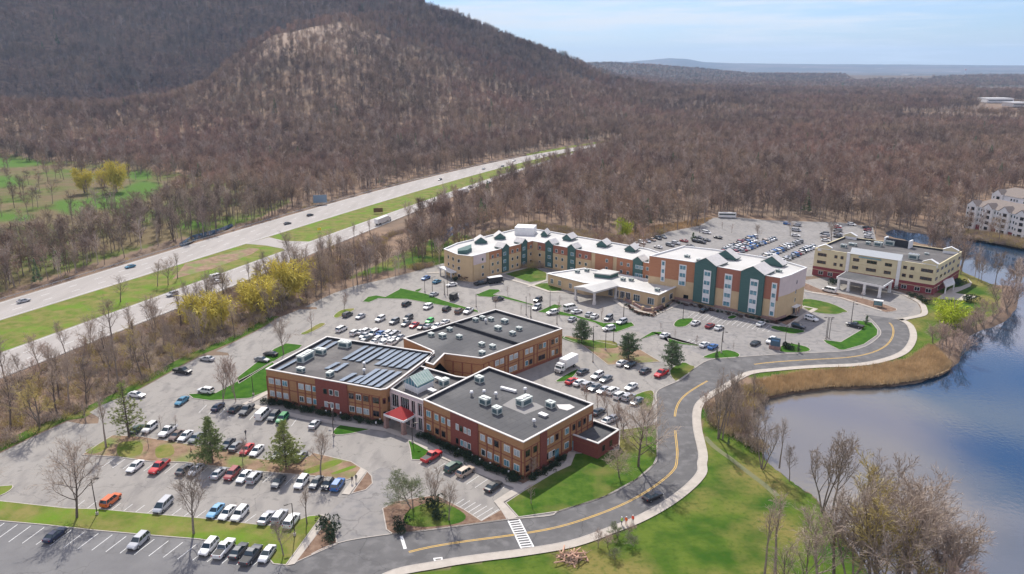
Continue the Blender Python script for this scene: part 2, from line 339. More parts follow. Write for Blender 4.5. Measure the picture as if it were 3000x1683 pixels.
    def mixc(f,a,b_,lo=None,hi=None):
        if lo is not None:
            r=N.new('ShaderNodeMapRange'); r.inputs[1].default_value=lo; r.inputs[2].default_value=hi; L.new(f,r.inputs[0]); f=r.outputs[0]
        mx=N.new('ShaderNodeMix'); mx.data_type='RGBA'; L.new(f,mx.inputs[0])
        for k,vv in((6,a),(7,b_)):
            if isinstance(vv,tuple): mx.inputs[k].default_value=col(vv)
            else: L.new(vv,mx.inputs[k])
        return mx.outputs[2]
    n1,n2,n3=nz(0.09,8),nz(0.012,5),nz(0.0011,9)
    soil=mixc(n1,(0.27,0.185,0.125),(0.15,0.105,0.078),.35,.65); soil=mixc(n2,soil,(0.17,0.13,0.095),.45,.65)
    lawn_=mixc(nz(0.14,10),(0.034,0.088,0.008),(0.10,0.145,0.02),.38,.62); lawn_=mixc(nz(0.05,9),lawn_,(0.19,0.165,0.05),.48,.62); lawn_=mixc(nz(0.9,4),lawn_,(0.05,0.09,0.012),.5,.8)
    golf=mixc(nz(0.022,8),(0.085,0.125,0.02),(0.15,0.115,0.06),.38,.56); golf=mixc(nz(0.11,8),golf,(0.19,0.145,0.08),.5,.72)
    farc=mixc(n3,(0.085,0.07,0.055),(0.16,0.12,0.095),.4,.62); farc=mixc(nz(0.004,8),farc,(0.30,0.27,0.24),.63,.70)
    soil=mixc(at.outputs['Alpha'],(0.36,0.27,0.205),soil); cur=mixc(sep.outputs[0],soil,lawn_); fa=N.new('ShaderNodeAttribute'); fa.attribute_name='fairway'; golf=mixc(fa.outputs['Fac'],golf,(0.075,0.15,0.02)); cur=mixc(sep.outputs[1],cur,golf); cur=mixc(sep.outputs[2],cur,farc)
    L.new(cur,b.inputs['Base Color'])
    bp=N.new('ShaderNodeBump'); bp.inputs['Distance'].default_value=0.5; bp.inputs['Strength'].default_value=0.4; L.new(nz(0.8,5),bp.inputs['Height']); L.new(bp.outputs[0],b.inputs['Normal'])
    me.materials.append(m); o=bpy.data.objects.new('ground',me); C.objects.link(o); S(o)
build_terrain()
def build_water():
    m=bpy.data.materials.new('lake_water'); m.use_nodes=True; nt=m.node_tree;N=nt.nodes;L=nt.links; b=N['Principled BSDF']
    b.inputs['Roughness'].default_value=0.04; b.inputs['IOR'].default_value=1.75; b.inputs['Specular IOR Level'].default_value=0.85
    g=N.new('ShaderNodeNewGeometry')
    # silty shallows by the near shore
    n=N.new('ShaderNodeTexNoise'); n.inputs['Scale'].default_value=0.03; n.inputs['Detail'].default_value=6; L.new(g.outputs['Position'],n.inputs['Vector'])
    sp=N.new('ShaderNodeSeparateXYZ'); L.new(g.outputs['Position'],sp.inputs[0])
    c0=Z('L',850,900); 
    vm=N.new('ShaderNodeVectorMath'); vm.operation='DISTANCE'; vm.inputs[1].default_value=(c0[0]-6,c0[1],-0.9); L.new(g.outputs['Position'],vm.inputs[0])
    ad=N.new('ShaderNodeMath'); ad.operation='MULTIPLY_ADD'; ad.inputs[1].default_value=28; ad.inputs[2].default_value=-14; L.new(n.outputs['Fac'],ad.inputs[0])
    a2=N.new('ShaderNodeMath'); L.new(vm.outputs['Value'],a2.inputs[0]); L.new(ad.outputs[0],a2.inputs[1])
    mr=N.new('ShaderNodeMapRange'); mr.interpolation_type='SMOOTHSTEP'; mr.inputs[1].default_value=30; mr.inputs[2].default_value=56; L.new(a2.outputs[0],mr.inputs[0])
    mx=N.new('ShaderNodeMix'); mx.data_type='RGBA'; mx.inputs[6].default_value=(0.165,0.145,0.12,1); mx.inputs[7].default_value=(0.018,0.045,0.085,1); L.new(mr.outputs[0],mx.inputs[0]); L.new(mx.outputs[2],b.inputs['Base Color'])
    n2=N.new('ShaderNodeTexNoise'); n2.inputs['Scale'].default_value=.9; n2.inputs['Detail'].default_value=6; L.new(g.outputs['Position'],n2.inputs['Vector'])
    bp=N.new('ShaderNodeBump'); bp.inputs['Strength'].default_value=0.2; bp.inputs['Distance'].default_value=0.06; L.new(n2.outputs['Fac'],bp.inputs['Height']); L.new(bp.outputs[0],b.inputs['Normal'])
    xs=[q[0] for q in SHORE]; ys=[q[1] for q in SHORE]
    k=MB(); k.sheet([(min(xs)-5,min(ys)-5),(max(xs)+5,min(ys)-5),(max(xs)+5,max(ys)+5),(min(xs)-5,max(ys)+5)],-0.9)
    S(k.build('lake_water',m))
    for nm,P in(('river_water',RIVER),('creek_water',CREEK)):
        xs=[q[0] for q in P]; ys=[q[1] for q in P]
        if nm=='river_water': P2=[(min(xs)-2,min(ys)-2),(max(xs)+2,min(ys)-2),(max(xs)+2,max(ys)+2),(min(xs)-2,max(ys)+2)]
        else: P2=P
        k=MB(); k.sheet(P2,-0.9 if nm=='river_water' else -0.5); S(k.build(nm,m))
build_water()
# ================================================================ PAVING
def sheet(name,P,z,m):
    k=MB(); k.sheet(P,z); return S(k.build(name,m))
def ribbon_mb(k,P,wd,z,off=0.0,mi=0):
    n=len(P); L_=[];R_=[]
    for i in range(n):
        a=P[max(i-1,0)];b=P[min(i+1,n-1)];dx,dy=b[0]-a[0],b[1]-a[1];l=math.hypot(dx,dy) or 1;nx,ny=-dy/l,dx/l
        L_.append((P[i][0]+nx*(off+wd/2),P[i][1]+ny*(off+wd/2),z)); R_.append((P[i][0]+nx*(off-wd/2),P[i][1]+ny*(off-wd/2),z))
    k.add(L_+R_,[(n+i,n+i+1,i+1,i) for i in range(n-1)],mi)
MAINLOT=ZP("p -290,1465 A 0,375 300,230 510,135 620,155 740,150 O 870,1125 870,1095 790,1050 900,985 1230,850 1530,685 1760,562 1900,548 2020,548 2010,525 1905,512 2050,440 2330,300 C 430,255 640,170 830,168 820,148 700,142 870,60 1000,0 p 1040,838 1120,820 1200,800 1298,772 E 500,560 1300,540 S 60,600 800,800 1800,850 H 200,800 700,740 1130,905 1250,960 1400,1040 1440,1110 1430,1160 1320,1188 L 1617,93 1690,140 1712,230 1650,330 1500,393 1300,428 1000,440 700,463 470,495 290,598 150,680 82,760 75,900 115,1100 108,1180 M 1650,520 1560,620 1400,740 1200,850 1000,930 700,1035 330,1100 0,1142 B 1500,1190 1085,1288 p 1000,1800 -290,1800")
sheet('parking_lot_paving',MAINLOT,0.03,M_lot)
FARLOT=ZP("S 100,440 350,370 560,290 900,225 1050,140 1250,130 1600,165 2348,190 H 300,180 600,190 930,240 960,360 H 1000,500 300,650 S 2100,760 1000,760 400,600")
sheet('far_parking_paving',FARLOT,0.036,M_lotg)
GREY=ZP("S 0,1000 100,1030 450,1180 720,1010 1700,1260 2100,1120 H 200,920 560,940 1100,960 1400,1060 1300,1180 L 1440,110 1495,180 1480,230 1380,300 1230,335 950,350 700,362 430,380 215,400 0,300 -300,200 p 1790,950")
sheet('front_parking_paving',GREY,0.04,M_lotg)
sheet('drive_paving',ZP("B 830,690 960,645 1010,600 1000,520 1080,480 1230,530 1180,740 1080,790 1110,950 1150,992 740,1062 720,930 640,860"),0.042,M_lotg)
sheet('lower_lot_paving',ZP("p -290,1540 A 0,890 340,920 1500,1028 2040,1200 2170,1235 2230,1216 2550,1062 p 1020,1600 1010,1800 -290,1800"),0.044,M_lotnew)
UL=catmull(ZP("p 700,1760 B 330,1262 450,1197 740,1060 1150,990 1400,965 1700,925 2040,880 2350,850 M 620,815 960,705 1200,575 1330,465 1358,400 1356,260 1352,120 1350,0 L -190,640 -100,590 0,545 100,460 215,400 430,380 700,362 950,350 1230,335 1380,300 1480,230 1495,180 1440,110 1370,55"),5)
LR=catmull(ZP("p 1000,1800 B 1085,1288 1500,1190 M 0,1142 330,1100 700,1035 1000,930 1200,850 1400,740 1560,620 1650,520 L 108,1180 115,1100 75,900 82,760 150,680 290,598 470,495 700,463 1000,440 1300,428 1500,393 1650,330 1712,230 1690,140 1617,93"),5)
sheet('road',UL+LR[::-1],0.05,M_road)
CWALK=catmull(ZP("L 1617,93 H 1320,1188 1430,1160 1442,1110 1400,1040 1250,962 1130,922 1000,890"),5)
k=MB(); ribbon_mb(k,LR,0.25,0.17,-0.12); S(k.build('kerb',M_kerb))
k=MB(); ribbon_mb(k,LR,1.9,0.16,-1.2); S(k.build('pavement',M_con))
k=MB(); ribbon_mb(k,CWALK,2.0,0.16,-1.0); S(k.build('pavement',M_con))
k=MB(); ribbon_mb(k,UL[12:],0.25,0.15,0.12); S(k.build('kerb',M_kerb))
k=MB()
def offl(P,d):
    o_=[]
    for i in range(len(P)):
        a=P[max(i-1,0)];b=P[min(i+1,len(P)-1)];dx,dy=b[0]-a[0],b[1]-a[1];l=math.hypot(dx,dy) or 1; o_.append((P[i][0]-dy/l*d,P[i][1]+dx/l*d))
    return o_
CL=offl(LR,4.5)
for _ in range(12): CL=[CL[0]]+[((CL[i-1][0]+CL[i][0]*2+CL[i+1][0])/4,(CL[i-1][1]+CL[i][1]*2+CL[i+1][1])/4) for i in range(1,len(CL)-1)]+[CL[-1]]
def near_i(fk,x,y):
    q=Z(fk,x,y); return min(range(len(CL)),key=lambda i:math.dist(CL[i],q))
for a_,b_ in((('B',1255,1100),('B',2065,985)),(('B',2180,965),('M',1480,195)),(('M',1472,110),('L',150,550)),(('L',500,415),('L',1535,118))):
    P=CL[near_i(*a_):near_i(*b_)+1]
    for off in(-0.17,0.17): ribbon_mb(k,P,0.16,0.056,off)
S(k.build('road_marking',M_yline))
k=MB()
def line(a,b,wd=0.14,z=0.056):
    ribbon_mb(k,[a,b],wd,z)
line(Z('B',1225,1000),Z('B',1255,1098),0.6)
a0,a1,b0,b1=Z('B',2032,885),Z('B',2132,1095),Z('B',2115,875),Z('B',2225,1085)
line(a0,a1,0.3); line(b0,b1,0.3)
def lerp(a,b,t): return tuple(p+(q-p)*t for p,q in zip(a,b))
for i in range(12):
    t=(i+.5)/12; line(lerp(a0,a1,t),lerp(b0,b1,t),0.3,0.058)
# stall lines ---------------------------------------------------
def stalls(s0,s1,n,tip0,tip1,z=0.05,wd=0.12):
    """n+1 lines between kerb pixels s0..s1, running to tip0..tip1"""
    for i in range(n+1):
        t=i/n; line(lerp(s0,s1,t),lerp(tip0,tip1,t),wd,z)
stalls(Z('A',-165,882),Z('A',2040,1120),21,Z('A',-340,1005),Z('A',1900,1230),0.05,0.13)
stalls(Z('A',560,792),Z('A',2130,925),17,Z('A',640,730),Z('A',2220,860),0.036,0.1)
stalls(Z('A',870,410),Z('B',770,560),21,Z('A',770,480),Z('B',690,650),0.036,0.1)
stalls(Z('B',1380,380),Z('B',2080,650),11,Z('B',1300,430),Z('B',1980,720),0.036,0.1)
stalls(Z('B',1640,760),Z('B',1830,880),6,Z('B',1700,720),Z('B',1960,800),0.036,0.1)
stalls(Z('A',1560,10),Z('A',2250,100),9,Z('A',1500,70),Z('A',2200,170),0.036,0.1)
stalls(Z('L',0,280),Z('L',160,325),5,Z('L',60,245),Z('L',230,280),0.046,0.1)
stalls(Z('L',40,80),Z('L',640,190),16,Z('L',90,40),Z('L',700,140),0.046,0.1)
stalls(Z('S',1300,500),Z('S',1640,370),12,Z('S',1230,480),Z('S',1580,350),0.042,0.1)
S(k.build('road_marking',M_wline))
# ---- highway
def fit(s,n=60,deg=3):
    P=np.array(ZP(s)); d=P[-1]-P[0]; L_=np.hypot(*d); d/=L_; nrm=np.array([-d[1],d[0]]); t=(P-P[0])@d; l=(P-P[0])@nrm
    w_=1/np.maximum(np.hypot(*P.T)/150,1)**1.0
    c=np.polyfit(t/L_,l,deg,w=w_); tt=np.linspace(0,1,n)
    return [tuple(P[0]+d*a*L_+nrm*b) for a,b in zip(tt,np.polyval(c,tt))]
UT=fit("J -400,1392 0,1245 400,1112 940,962 1300,862 1900,692 2300,582 K 250,600 700,482 1130,382 1500,312 1700,272 1890,238 2100,200 2350,165")
UB=fit("J -400,1532 0,1382 400,1265 800,1130 1130,1040 1350,960 1640,870 1850,818 2030,768 2300,682 K 250,720 400,680 850,540 1060,480 1440,370 1700,303 1890,262 2100,222 2350,180")
LT=fit("p -300,1160 O 0,490 300,410 650,270 900,190 1200,90 1440,5 J 1700,1020 1960,920 2150,855 2340,800 2576,730 K 0,925 380,790 720,690 980,600 1100,545 1300,475 1600,355 1880,268 2100,226 2350,183")
LB=fit("p -300,1235 O 0,735 270,640 700,460 1000,350 1400,200 1550,130 J 1640,1190 2060,1020 2500,835 K 300,905 480,835 800,690 1060,600 1250,525 1600,405 1900,290 2100,240 2350,192")
sheet('road',UT+UB[::-1],0.05,M_hwy); sheet('road',LT+LB[::-1],0.05,M_hwy)
sheet('highway_verge',UB+LT[::-1],0.03,M_grassy)
sheet('median_crossing',ZP("J 1850,812 2030,762 2150,790 2340,795 2380,800 2150,862 2140,850 2010,825 1930,818"),0.055,M_hwy)
sheet('bare_earth',ZP("J 1400,960 1880,840 1960,850 1900,890 1600,1000 1300,1080"),0.036,M_litter)
k=MB()
for A_,B_ in((UT,UB),(LT,LB)):
    n=len(A_)
    for fr_ in(0.06,0.94): ribbon_mb(k,[lerp(a,b,fr_) for a,b in zip(A_,B_)],0.2,0.056)
    P=[lerp(a,b,0) for a,b in zip(A_,B_)]
    for fr_ in(0.35,0.65):
        Q=[lerp(a,b,fr_) for a,b in zip(A_,B_)]; ac=0
        for i in range(n-1):
            d=math.dist(Q[i],Q[i+1]); m_=max(int(d/12),1)
            for j in range(m_): line(lerp(Q[i],Q[i+1],j/m_),lerp(Q[i],Q[i+1],(j+0.3)/m_),0.22,0.056)
S(k.build('road_marking',M_wline))
sheet('field',ZP("K 1650,262 1960,205 2300,155 2300,165 1980,215 1680,285"),0.03,M_grassy)
# ---- islands and lawns with kerbs
def island(name,s,m,top=0.14,kerb=True,smooth_=True,z0=0.0):
    P=ZP(s) if isinstance(s,str) else s
    if smooth_: P=catmull(P,3,True)
    if area(P)<0: P=P[::-1]
    if kerb:
        k=MB(); k.ring(P,0.22,z0,top+0.01); S(k.build('kerb',M_kerb))
        P=inset(P,0.22)
    k=MB(); k.prism(P,z0,top); return S(k.build(name,m))
island('lawn',"p -290,1460 A 0,735 500,790 750,797 1000,820 1550,868 1960,915 2130,925 2330,850 2440,840 2160,1225 2060,1215 2030,1180 1950,1105 1500,1028 1150,1000 700,960 340,920 0,890 p -290,1530",M_grassy,smooth_=False)
island('planting_bed',"A 2478,868 2500,890 2530,960 2548,1062 2250,1195 2225,1210",M_mulch,smooth_=False)
sheet('pavement',ZP("A 2440,843 2478,866 2225,1215 2162,1228"),0.16,M_con)
island('lawn',"A -300,660 60,620 100,620 90,650 0,700 -200,760",M_grassy)
island('planting_bed',"A 615,392 780,282 850,240 1060,250 1310,288 1500,320 1780,370 1960,420 2240,440 2330,400 B 560,372 660,395 850,440 930,490 870,560 820,580 A 2340,548 2000,520 1580,472 1400,447 1130,440 870,405",M_litter,smooth_=False)
for s in("A 1180,330 1290,310 1310,380 1190,410","A 900,300 1060,290 1060,380 900,395","A 650,350 800,290 820,330 700,380","B 500,500 700,430 780,440 640,500 520,530","B 700,525 850,470 880,480 740,530"): sheet('grass_patch',catmull(ZP(s,.15),4,True),0.146,M_grassy)
sheet('pavement',ZP("B 920,488 968,508 832,692 775,686"),0.16,M_con)
island('planting_bed',"B 968,512 1005,550 1012,605 960,655 845,685",M_mulch,smooth_=False)
island('lawn',"B 700,225 760,165 880,165 1000,190 930,212 820,235 720,240",M_grassb)
island('lawn',"B 1275,278 1440,352 1425,385 1370,430 1300,428 1290,350",M_grassb,smooth_=False)
island('planting_bed',"B 1080,795 1180,740 1490,690 1700,800 1830,885 1980,800 2030,878 1700,922 1400,962 1160,990 1110,955",M_mulch,smooth_=False)
sheet('grass_patch',catmull(ZP("B 1290,800 1500,740 1700,830 1660,900 1400,930 1250,900",.15),4,True),0.148,M_grass)
island('lawn',"M 205,752 345,660 690,452 730,380 1060,350 1070,200 1350,160 1356,400 1328,465 1198,577 958,707 620,817 305,862",M_grass,smooth_=False)
k=MB(); ribbon_mb(k,ZP("B 110,22 500,112 900,172 1120,200 1290,262 1550,402 1850,530 2130,640"),1.9,0.165); ribbon_mb(k,ZP("B 2130,640 2340,525 2480,462 2515,370"),1.7,0.17); ribbon_mb(k,ZP("B 2130,640 1960,745 2070,872"),2.0,0.175); ribbon_mb(k,ZP("O 2370,870 2280,920 2160,985"),1.8,0.165); S(k.build('pavement',M_con))
island('planting_bed',"C 300,1150 800,1250 1300,1330 1560,1380 1560,1300 900,1170 300,1060",M_mulch,kerb=False,smooth_=False)
island('planting_bed',"D 0,980 860,1440 1000,1380 1200,1220 1100,1180 850,1300 100,1000",M_mulch,kerb=False,smooth_=False)
island('lawn',"O 1650,890 1900,880 2200,720 2408,600 2430,640 2370,700 2370,860 2200,930 1850,950 1700,930",M_grassb,smooth_=False)
island('lawn',"C 370,590 500,530 680,550 640,590 480,660 300,770 0,960 -30,900",M_grassb,smooth_=False)
island('lawn',"C 650,430 720,395 850,320 920,330 800,400 700,440",M_grassy)
island('lawn',"C 1000,240 1080,180 1210,160 1220,180 1100,240 1030,265",M_grassy)
island('lawn',"I 690,150 760,90 870,70 980,90 1150,0 p 1172,845 1250,862 I 1700,130 2000,220 2150,260 2160,290 2080,275 1700,200 1250,120 900,110 780,160",M_grassb,smooth_=False)
island('lawn',"E 565,850 730,785 840,790 860,810 780,850 900,865 1250,965 1220,975 870,890 600,870",M_grassb,smooth_=False)
island('lawn',"E 1280,1050 1480,960 1580,980 1500,1030 1700,1080 2060,1180 2380,1170 2420,1210 2200,1290 2100,1270 1950,1180 1700,1110 1400,1070",M_grassb,smooth_=False)
island('lawn',"E 1240,750 1400,715 1580,790 1420,810",M_grass)
island('lawn',"E 900,610 1240,525 1400,600 1390,680 1200,710",M_grass,smooth_=False)
k=MB(); ribbon_mb(k,ZP("E 720,655 960,590 1250,515"),1.6,0.17); ribbon_mb(k,ZP("E 860,640 1200,740 1420,815 1760,830"),1.6,0.17); ribbon_mb(k,ZP("E 1170,760 1400,680"),1.4,0.172); ribbon_mb(k,ZP("S 0,1010 100,1085 430,1170 720,1035 900,1080 1750,1290"),1.5,0.17);ribbon_mb(k,ZP("S 1830,1300 2000,1180 2130,1105 2000,1080"),1.7,0.17);ribbon_mb(k,ZP("E 0,600 190,590"),1.6,0.17);ribbon_mb(k,ZP("H 205,920 600,990 1020,1125"),0.9,0.17);ribbon_mb(k,ZP("S 2000,920 2348,960"),0.8,0.172);S(k.build('pavement',M_con))
island('planting_bed',"S 100,1045 230,1150 420,1190 600,1060 660,1000 450,1130 250,1110",M_mulch,smooth_=False)
island('planting_bed',"S 680,1010 850,1020 1750,1240 1850,1290 1960,1190 1880,1180 1750,1250 900,1030 700,960",M_mulch,kerb=False,smooth_=False)
island('lawn',"S 625,1270 680,1215 820,1205 830,1230 760,1290 660,1300",M_grassb)
island('lawn',"S 275,1425 400,1350 490,1350 560,1420 580,1470 L 160,300 0,270 -200,210",M_grassb,smooth_=False)
island('lawn',"S 1190,1200 1250,1172 1300,1190 1240,1215",M_grassb)
island('lawn',"S 1655,1310 1720,1285 2010,1335 1960,1365 1850,1368",M_grassb)
island('lawn',"L 150,385 220,350 330,325 420,350 420,380 290,392",M_grassb)
island('lawn',"L 735,300 800,275 930,300 965,330 900,345 740,342",M_grassb)
island('lawn',"L 1055,248 1190,265 1350,170 1270,105 1340,105 1430,120 1475,175 1470,215 1370,285 1220,328 1180,325 1080,275",M_grassb,smooth_=False)
island('lawn',"L -100,480 0,420 60,440 95,460 0,535 -60,560",M_grass)
island('lawn',"H 195,1000 460,1040 660,1130 620,1145 540,1165 350,1150 200,1100",M_grass)
island('planting_bed',"H 205,830 380,900 560,935 850,1000 1180,1105 1100,1140 990,1122 560,990 205,900",M_mulch)
island('planting_bed',"H 1150,900 1320,980 1560,1010 1700,1000 1650,940 1200,880",M_mulch,kerb=False)
sheet('pavement',ZP("H 1600,1000 1750,890 1860,870 1960,830 1930,780 1980,830 1960,870 1800,940 2040,975 1900,1020"),0.165,M_con)
island('lawn',"D 1100,665 1270,570 1250,620 1190,665",M_grassb)
island('planting_bed',"D 1160,340 1300,390 1500,545 1560,540 1600,540 1900,520 1750,430 1500,380 1350,350 1180,320",M_litter,smooth_=False)
sheet('grass_patch',catmull(ZP("D 1160,325 1290,350 1480,355 1560,370 1560,410 1400,410 1180,350",.15),4,True),0.148,M_grass)
island('lawn',"D 1680,790 1806,735 1850,760 1830,880 1780,890",M_grass)
island('lawn',"I 1350,10 1450,-20 1400,30",M_grassb)
# verge along the wooded belt
k=MB()
for s,wd in(("p -290,1455 A 0,365 300,220 510,125 O 740,1100 870,1020 1230,840 1530,672 1760,548 2050,430 2330,290 C 430,245",4.0),):
    ribbon_mb(k,ZP(s),wd,0.028,wd/2)
S(k.build('lawn',M_grass))
# ================================================================ BUILDINGS
def proj(x,y,z):
    v=(x,y,z-CH); d=v[1]*CP-v[2]*SP; u=v[1]*SP+v[2]*CP
    return (1500+FPX*v[0]/d, 841.5-FPX*u/d)
def tx(P0,P1,z,px):
    """fraction along the wall line P0-P1 that stands in pixel column px"""
    a,b=-0.5,1.5
    for _ in range(40):
        m_=(a+b)/2
        if proj(*lerp(P0,P1,m_),z)[0]<px: a=m_
        else: b=m_
    return (a+b)/2
def X_(k,x): return FR[k][0]+x/FR[k][2]
B_tan=mat('tan_brick',(0.37,0.205,0.10),0.85,(0.29,0.155,0.075),1.6,6,stretch=(1,1,4))
B_red=mat('red_brick',(0.22,0.07,0.052),0.85,(0.165,0.05,0.04),1.8,6,stretch=(1,1,4))
B_pier=mat('dark_red_brick',(0.24,0.085,0.05),0.85,(0.18,0.065,0.045),2,5)
M_cop=mat('coping',(0.62,0.59,0.56),0.6,(0.52,0.5,0.47),0.8,4)
M_memb=mat('roof_membrane',(0.075,0.075,0.078),0.9,(0.105,0.103,0.103),0.14,7,lo=.3,hi=.7,c3=(0.14,0.138,0.135),scale3=0.09,spec=0.25)
M_memb2=mat('dusty_roof_membrane',(0.125,0.115,0.11),0.9,(0.085,0.082,0.082),0.16,7,c3=(0.17,0.16,0.15),scale3=0.1)
wear(M_memb,crack=(.045,.045,.047),seam=(1.9,R(-47)),spots=.3); wear(M_memb2,crack=(.06,.055,.052),seam=(1.9,R(22)),spots=.35)
M_black=mat('black_membrane_and_shade',(0.025,0.027,0.032),0.75,(0.04,0.04,0.045),1,3)  # shade on the inner parapet faces is put into this black
M_white_roof=mat('white_roof_membrane',(0.50,0.49,0.465),0.7,(0.41,0.40,0.38),0.12,7,lo=.4,hi=.75)
wear(M_white_roof,crack=(.55,.54,.52),seam=(3.0,R(-47)),spots=.5)
M_pane=mat('window_glass',(0.02,0.03,0.035),0.06,(0.10,0.15,0.16),0.45,2,spec=0.9,lo=.4,hi=.6)
M_paneb=mat('blue_window_glass',(0.16,0.34,0.40),0.08,(0.07,0.17,0.22),0.5,2,spec=0.9)
M_panel_=mat('blinds_behind_glass',(0.42,0.47,0.50),0.15,(0.26,0.31,0.34),0.7,2,spec=0.8)
M_dpane=mat('dark_glass',(0.012,0.014,0.018),0.07,spec=0.9)
M_frame=mat('window_frame',(0.62,0.62,0.60),0.5)
M_framed=mat('brown_window_frame',(0.14,0.07,0.05),0.5)
M_white=mat('white_trim',(0.74,0.74,0.73),0.6,(0.66,0.66,0.65),1,3)
M_pink=mat('pinkish_stucco',(0.60,0.50,0.49),0.85,(0.54,0.45,0.44),0.5,5)
M_tanst=mat('tan_stucco',(0.56,0.42,0.25),0.85,(0.50,0.37,0.22),0.4,5)
M_orange=mat('orange_siding',(0.41,0.19,0.10),0.8,(0.35,0.155,0.085),0.6,5,stretch=(1,1,9))
M_rust=mat('rust_siding',(0.34,0.14,0.09),0.8,(0.29,0.12,0.08),0.6,5,stretch=(1,1,9))
M_green=mat('green_siding',(0.07,0.135,0.125),0.75,(0.055,0.115,0.105),0.6,5,stretch=(1,1,9))
M_stone=mat('stone_base',(0.33,0.21,0.18),0.9,(0.24,0.16,0.14),1.5,5)
M_cream=mat('cream_stucco',(0.62,0.55,0.36),0.85,(0.56,0.49,0.31),0.4,5)
M_maroon=mat('maroon_brick',(0.25,0.06,0.065),0.85,(0.19,0.045,0.05),1.4,6,stretch=(1,1,4))
M_unit=mat('rooftop_unit_paint',(0.50,0.54,0.50),0.5,(0.40,0.44,0.41),0.9,4,coords='obj')
M_unitd=mat('grille',(0.10,0.16,0.17),0.6,(0.05,0.08,0.09),6,2,coords='obj',stretch=(1,1,6))
M_metal=mat('galvanised_metal',(0.42,0.43,0.44),0.4,metal=0.6)
M_pv=mat('solar_glass',(0.20,0.245,0.30),0.25,(0.26,0.31,0.37),3,2,spec=0.8)
M_dmet=mat('dark_metal',(0.06,0.05,0.045),0.5)
M_redroof=mat('red_metal_roof',(0.42,0.045,0.04),0.5,(0.36,0.04,0.035),2,3)
M_shing=mat('brown_shingles',(0.24,0.20,0.175),0.9,(0.19,0.16,0.14),1.5,5)
M_siding=mat('pale_siding',(0.72,0.74,0.77),0.8,(0.66,0.68,0.7),0.5,4)
def shift(P,n,d): return (P[0]+n[0]*d,P[1]+n[1]*d)
def nrm_of(P0,P1):
    dx,dy=P1[0]-P0[0],P1[1]-P0[1];l=math.hypot(dx,dy); return (dy/l,-dx/l),(dx/l,dy/l),l
def slab(k,P0,P1,t0,t1,z0,z1,proud,depth=0.3,mi=0):
    n,d,l=nrm_of(P0,P1); a=shift(lerp(P0,P1,t0),n,proud);b=shift(lerp(P0,P1,t1),n,proud)
    a2=shift(a,n,-proud-depth);b2=shift(b,n,-proud-depth)
    k.prism([a,b,b2,a2],z0,z1,mi,bottom=True)
def panel(root,name,P0,P1,t0,t1,z0,z1,m,proud=0.12):
    k=MB(); slab(k,P0,P1,t0,t1,z0,z1,proud); return k.build(name,m,root)
def window(root,P0,P1,t,z,w_,h,pm=None,fm=None,n=1,proud=0.1,rows=1,fr_=0.12):
    nn,d,l=nrm_of(P0,P1); dt=w_/2/l
    k=MB(); slab(k,P0,P1,t-dt,t+dt,z-h/2,z+h/2,proud,0.05); f=k.build('window',fm or M_frame,root)
    k=MB(); pw=(w_-fr_)/n
    for i in range(n):
        for j in range(rows):
            c=-w_/2+fr_/2+pw*(i+.5); hh=(h-fr_)/rows; zc=z-h/2+fr_/2+hh*(j+.5)
            slab(k,P0,P1,t+(c-pw/2+fr_/2)/l,t+(c+pw/2-fr_/2)/l,zc-hh/2+fr_/2,zc+hh/2-fr_/2,proud+0.03,0.02)
    k.build('pane',pm or M_pane,f); return f
def block(root,P,z1,wall_m,roof_m,cop_m=M_cop,par=0.8,par_m=M_black,z0=-0.3,th=0.35,over=0.12):
    if area(P)<0: P=P[::-1]
    k=MB(); n=len(P)
    k.add([(x,y,z0) for x,y in P]+[(x,y,z1) for x,y in P],[(i,(i+1)%n,n+(i+1)%n,n+i) for i in range(n)]); k.build('wall',wall_m,root)
    Q=inset(P,th); k=MB(); k.add([(x,y,z1-par-0.02) for x,y in Q]+[(x,y,z1) for x,y in Q],[((i+1)%n,i,n+i,n+(i+1)%n) for i in range(n)]); k.build('parapet',par_m,root)
    O=inset(P,-over); k=MB(); k.ring(O,th+over+0.03,z1-0.12,z1+0.06); k.build('coping',cop_m,root)
    k=MB(); k.sheet(Q,z1-par); return k.build('roof',roof_m,root)
def cen(P): return (sum(q[0] for q in P)/len(P),sum(q[1] for q in P)/len(P))
HB=8.9
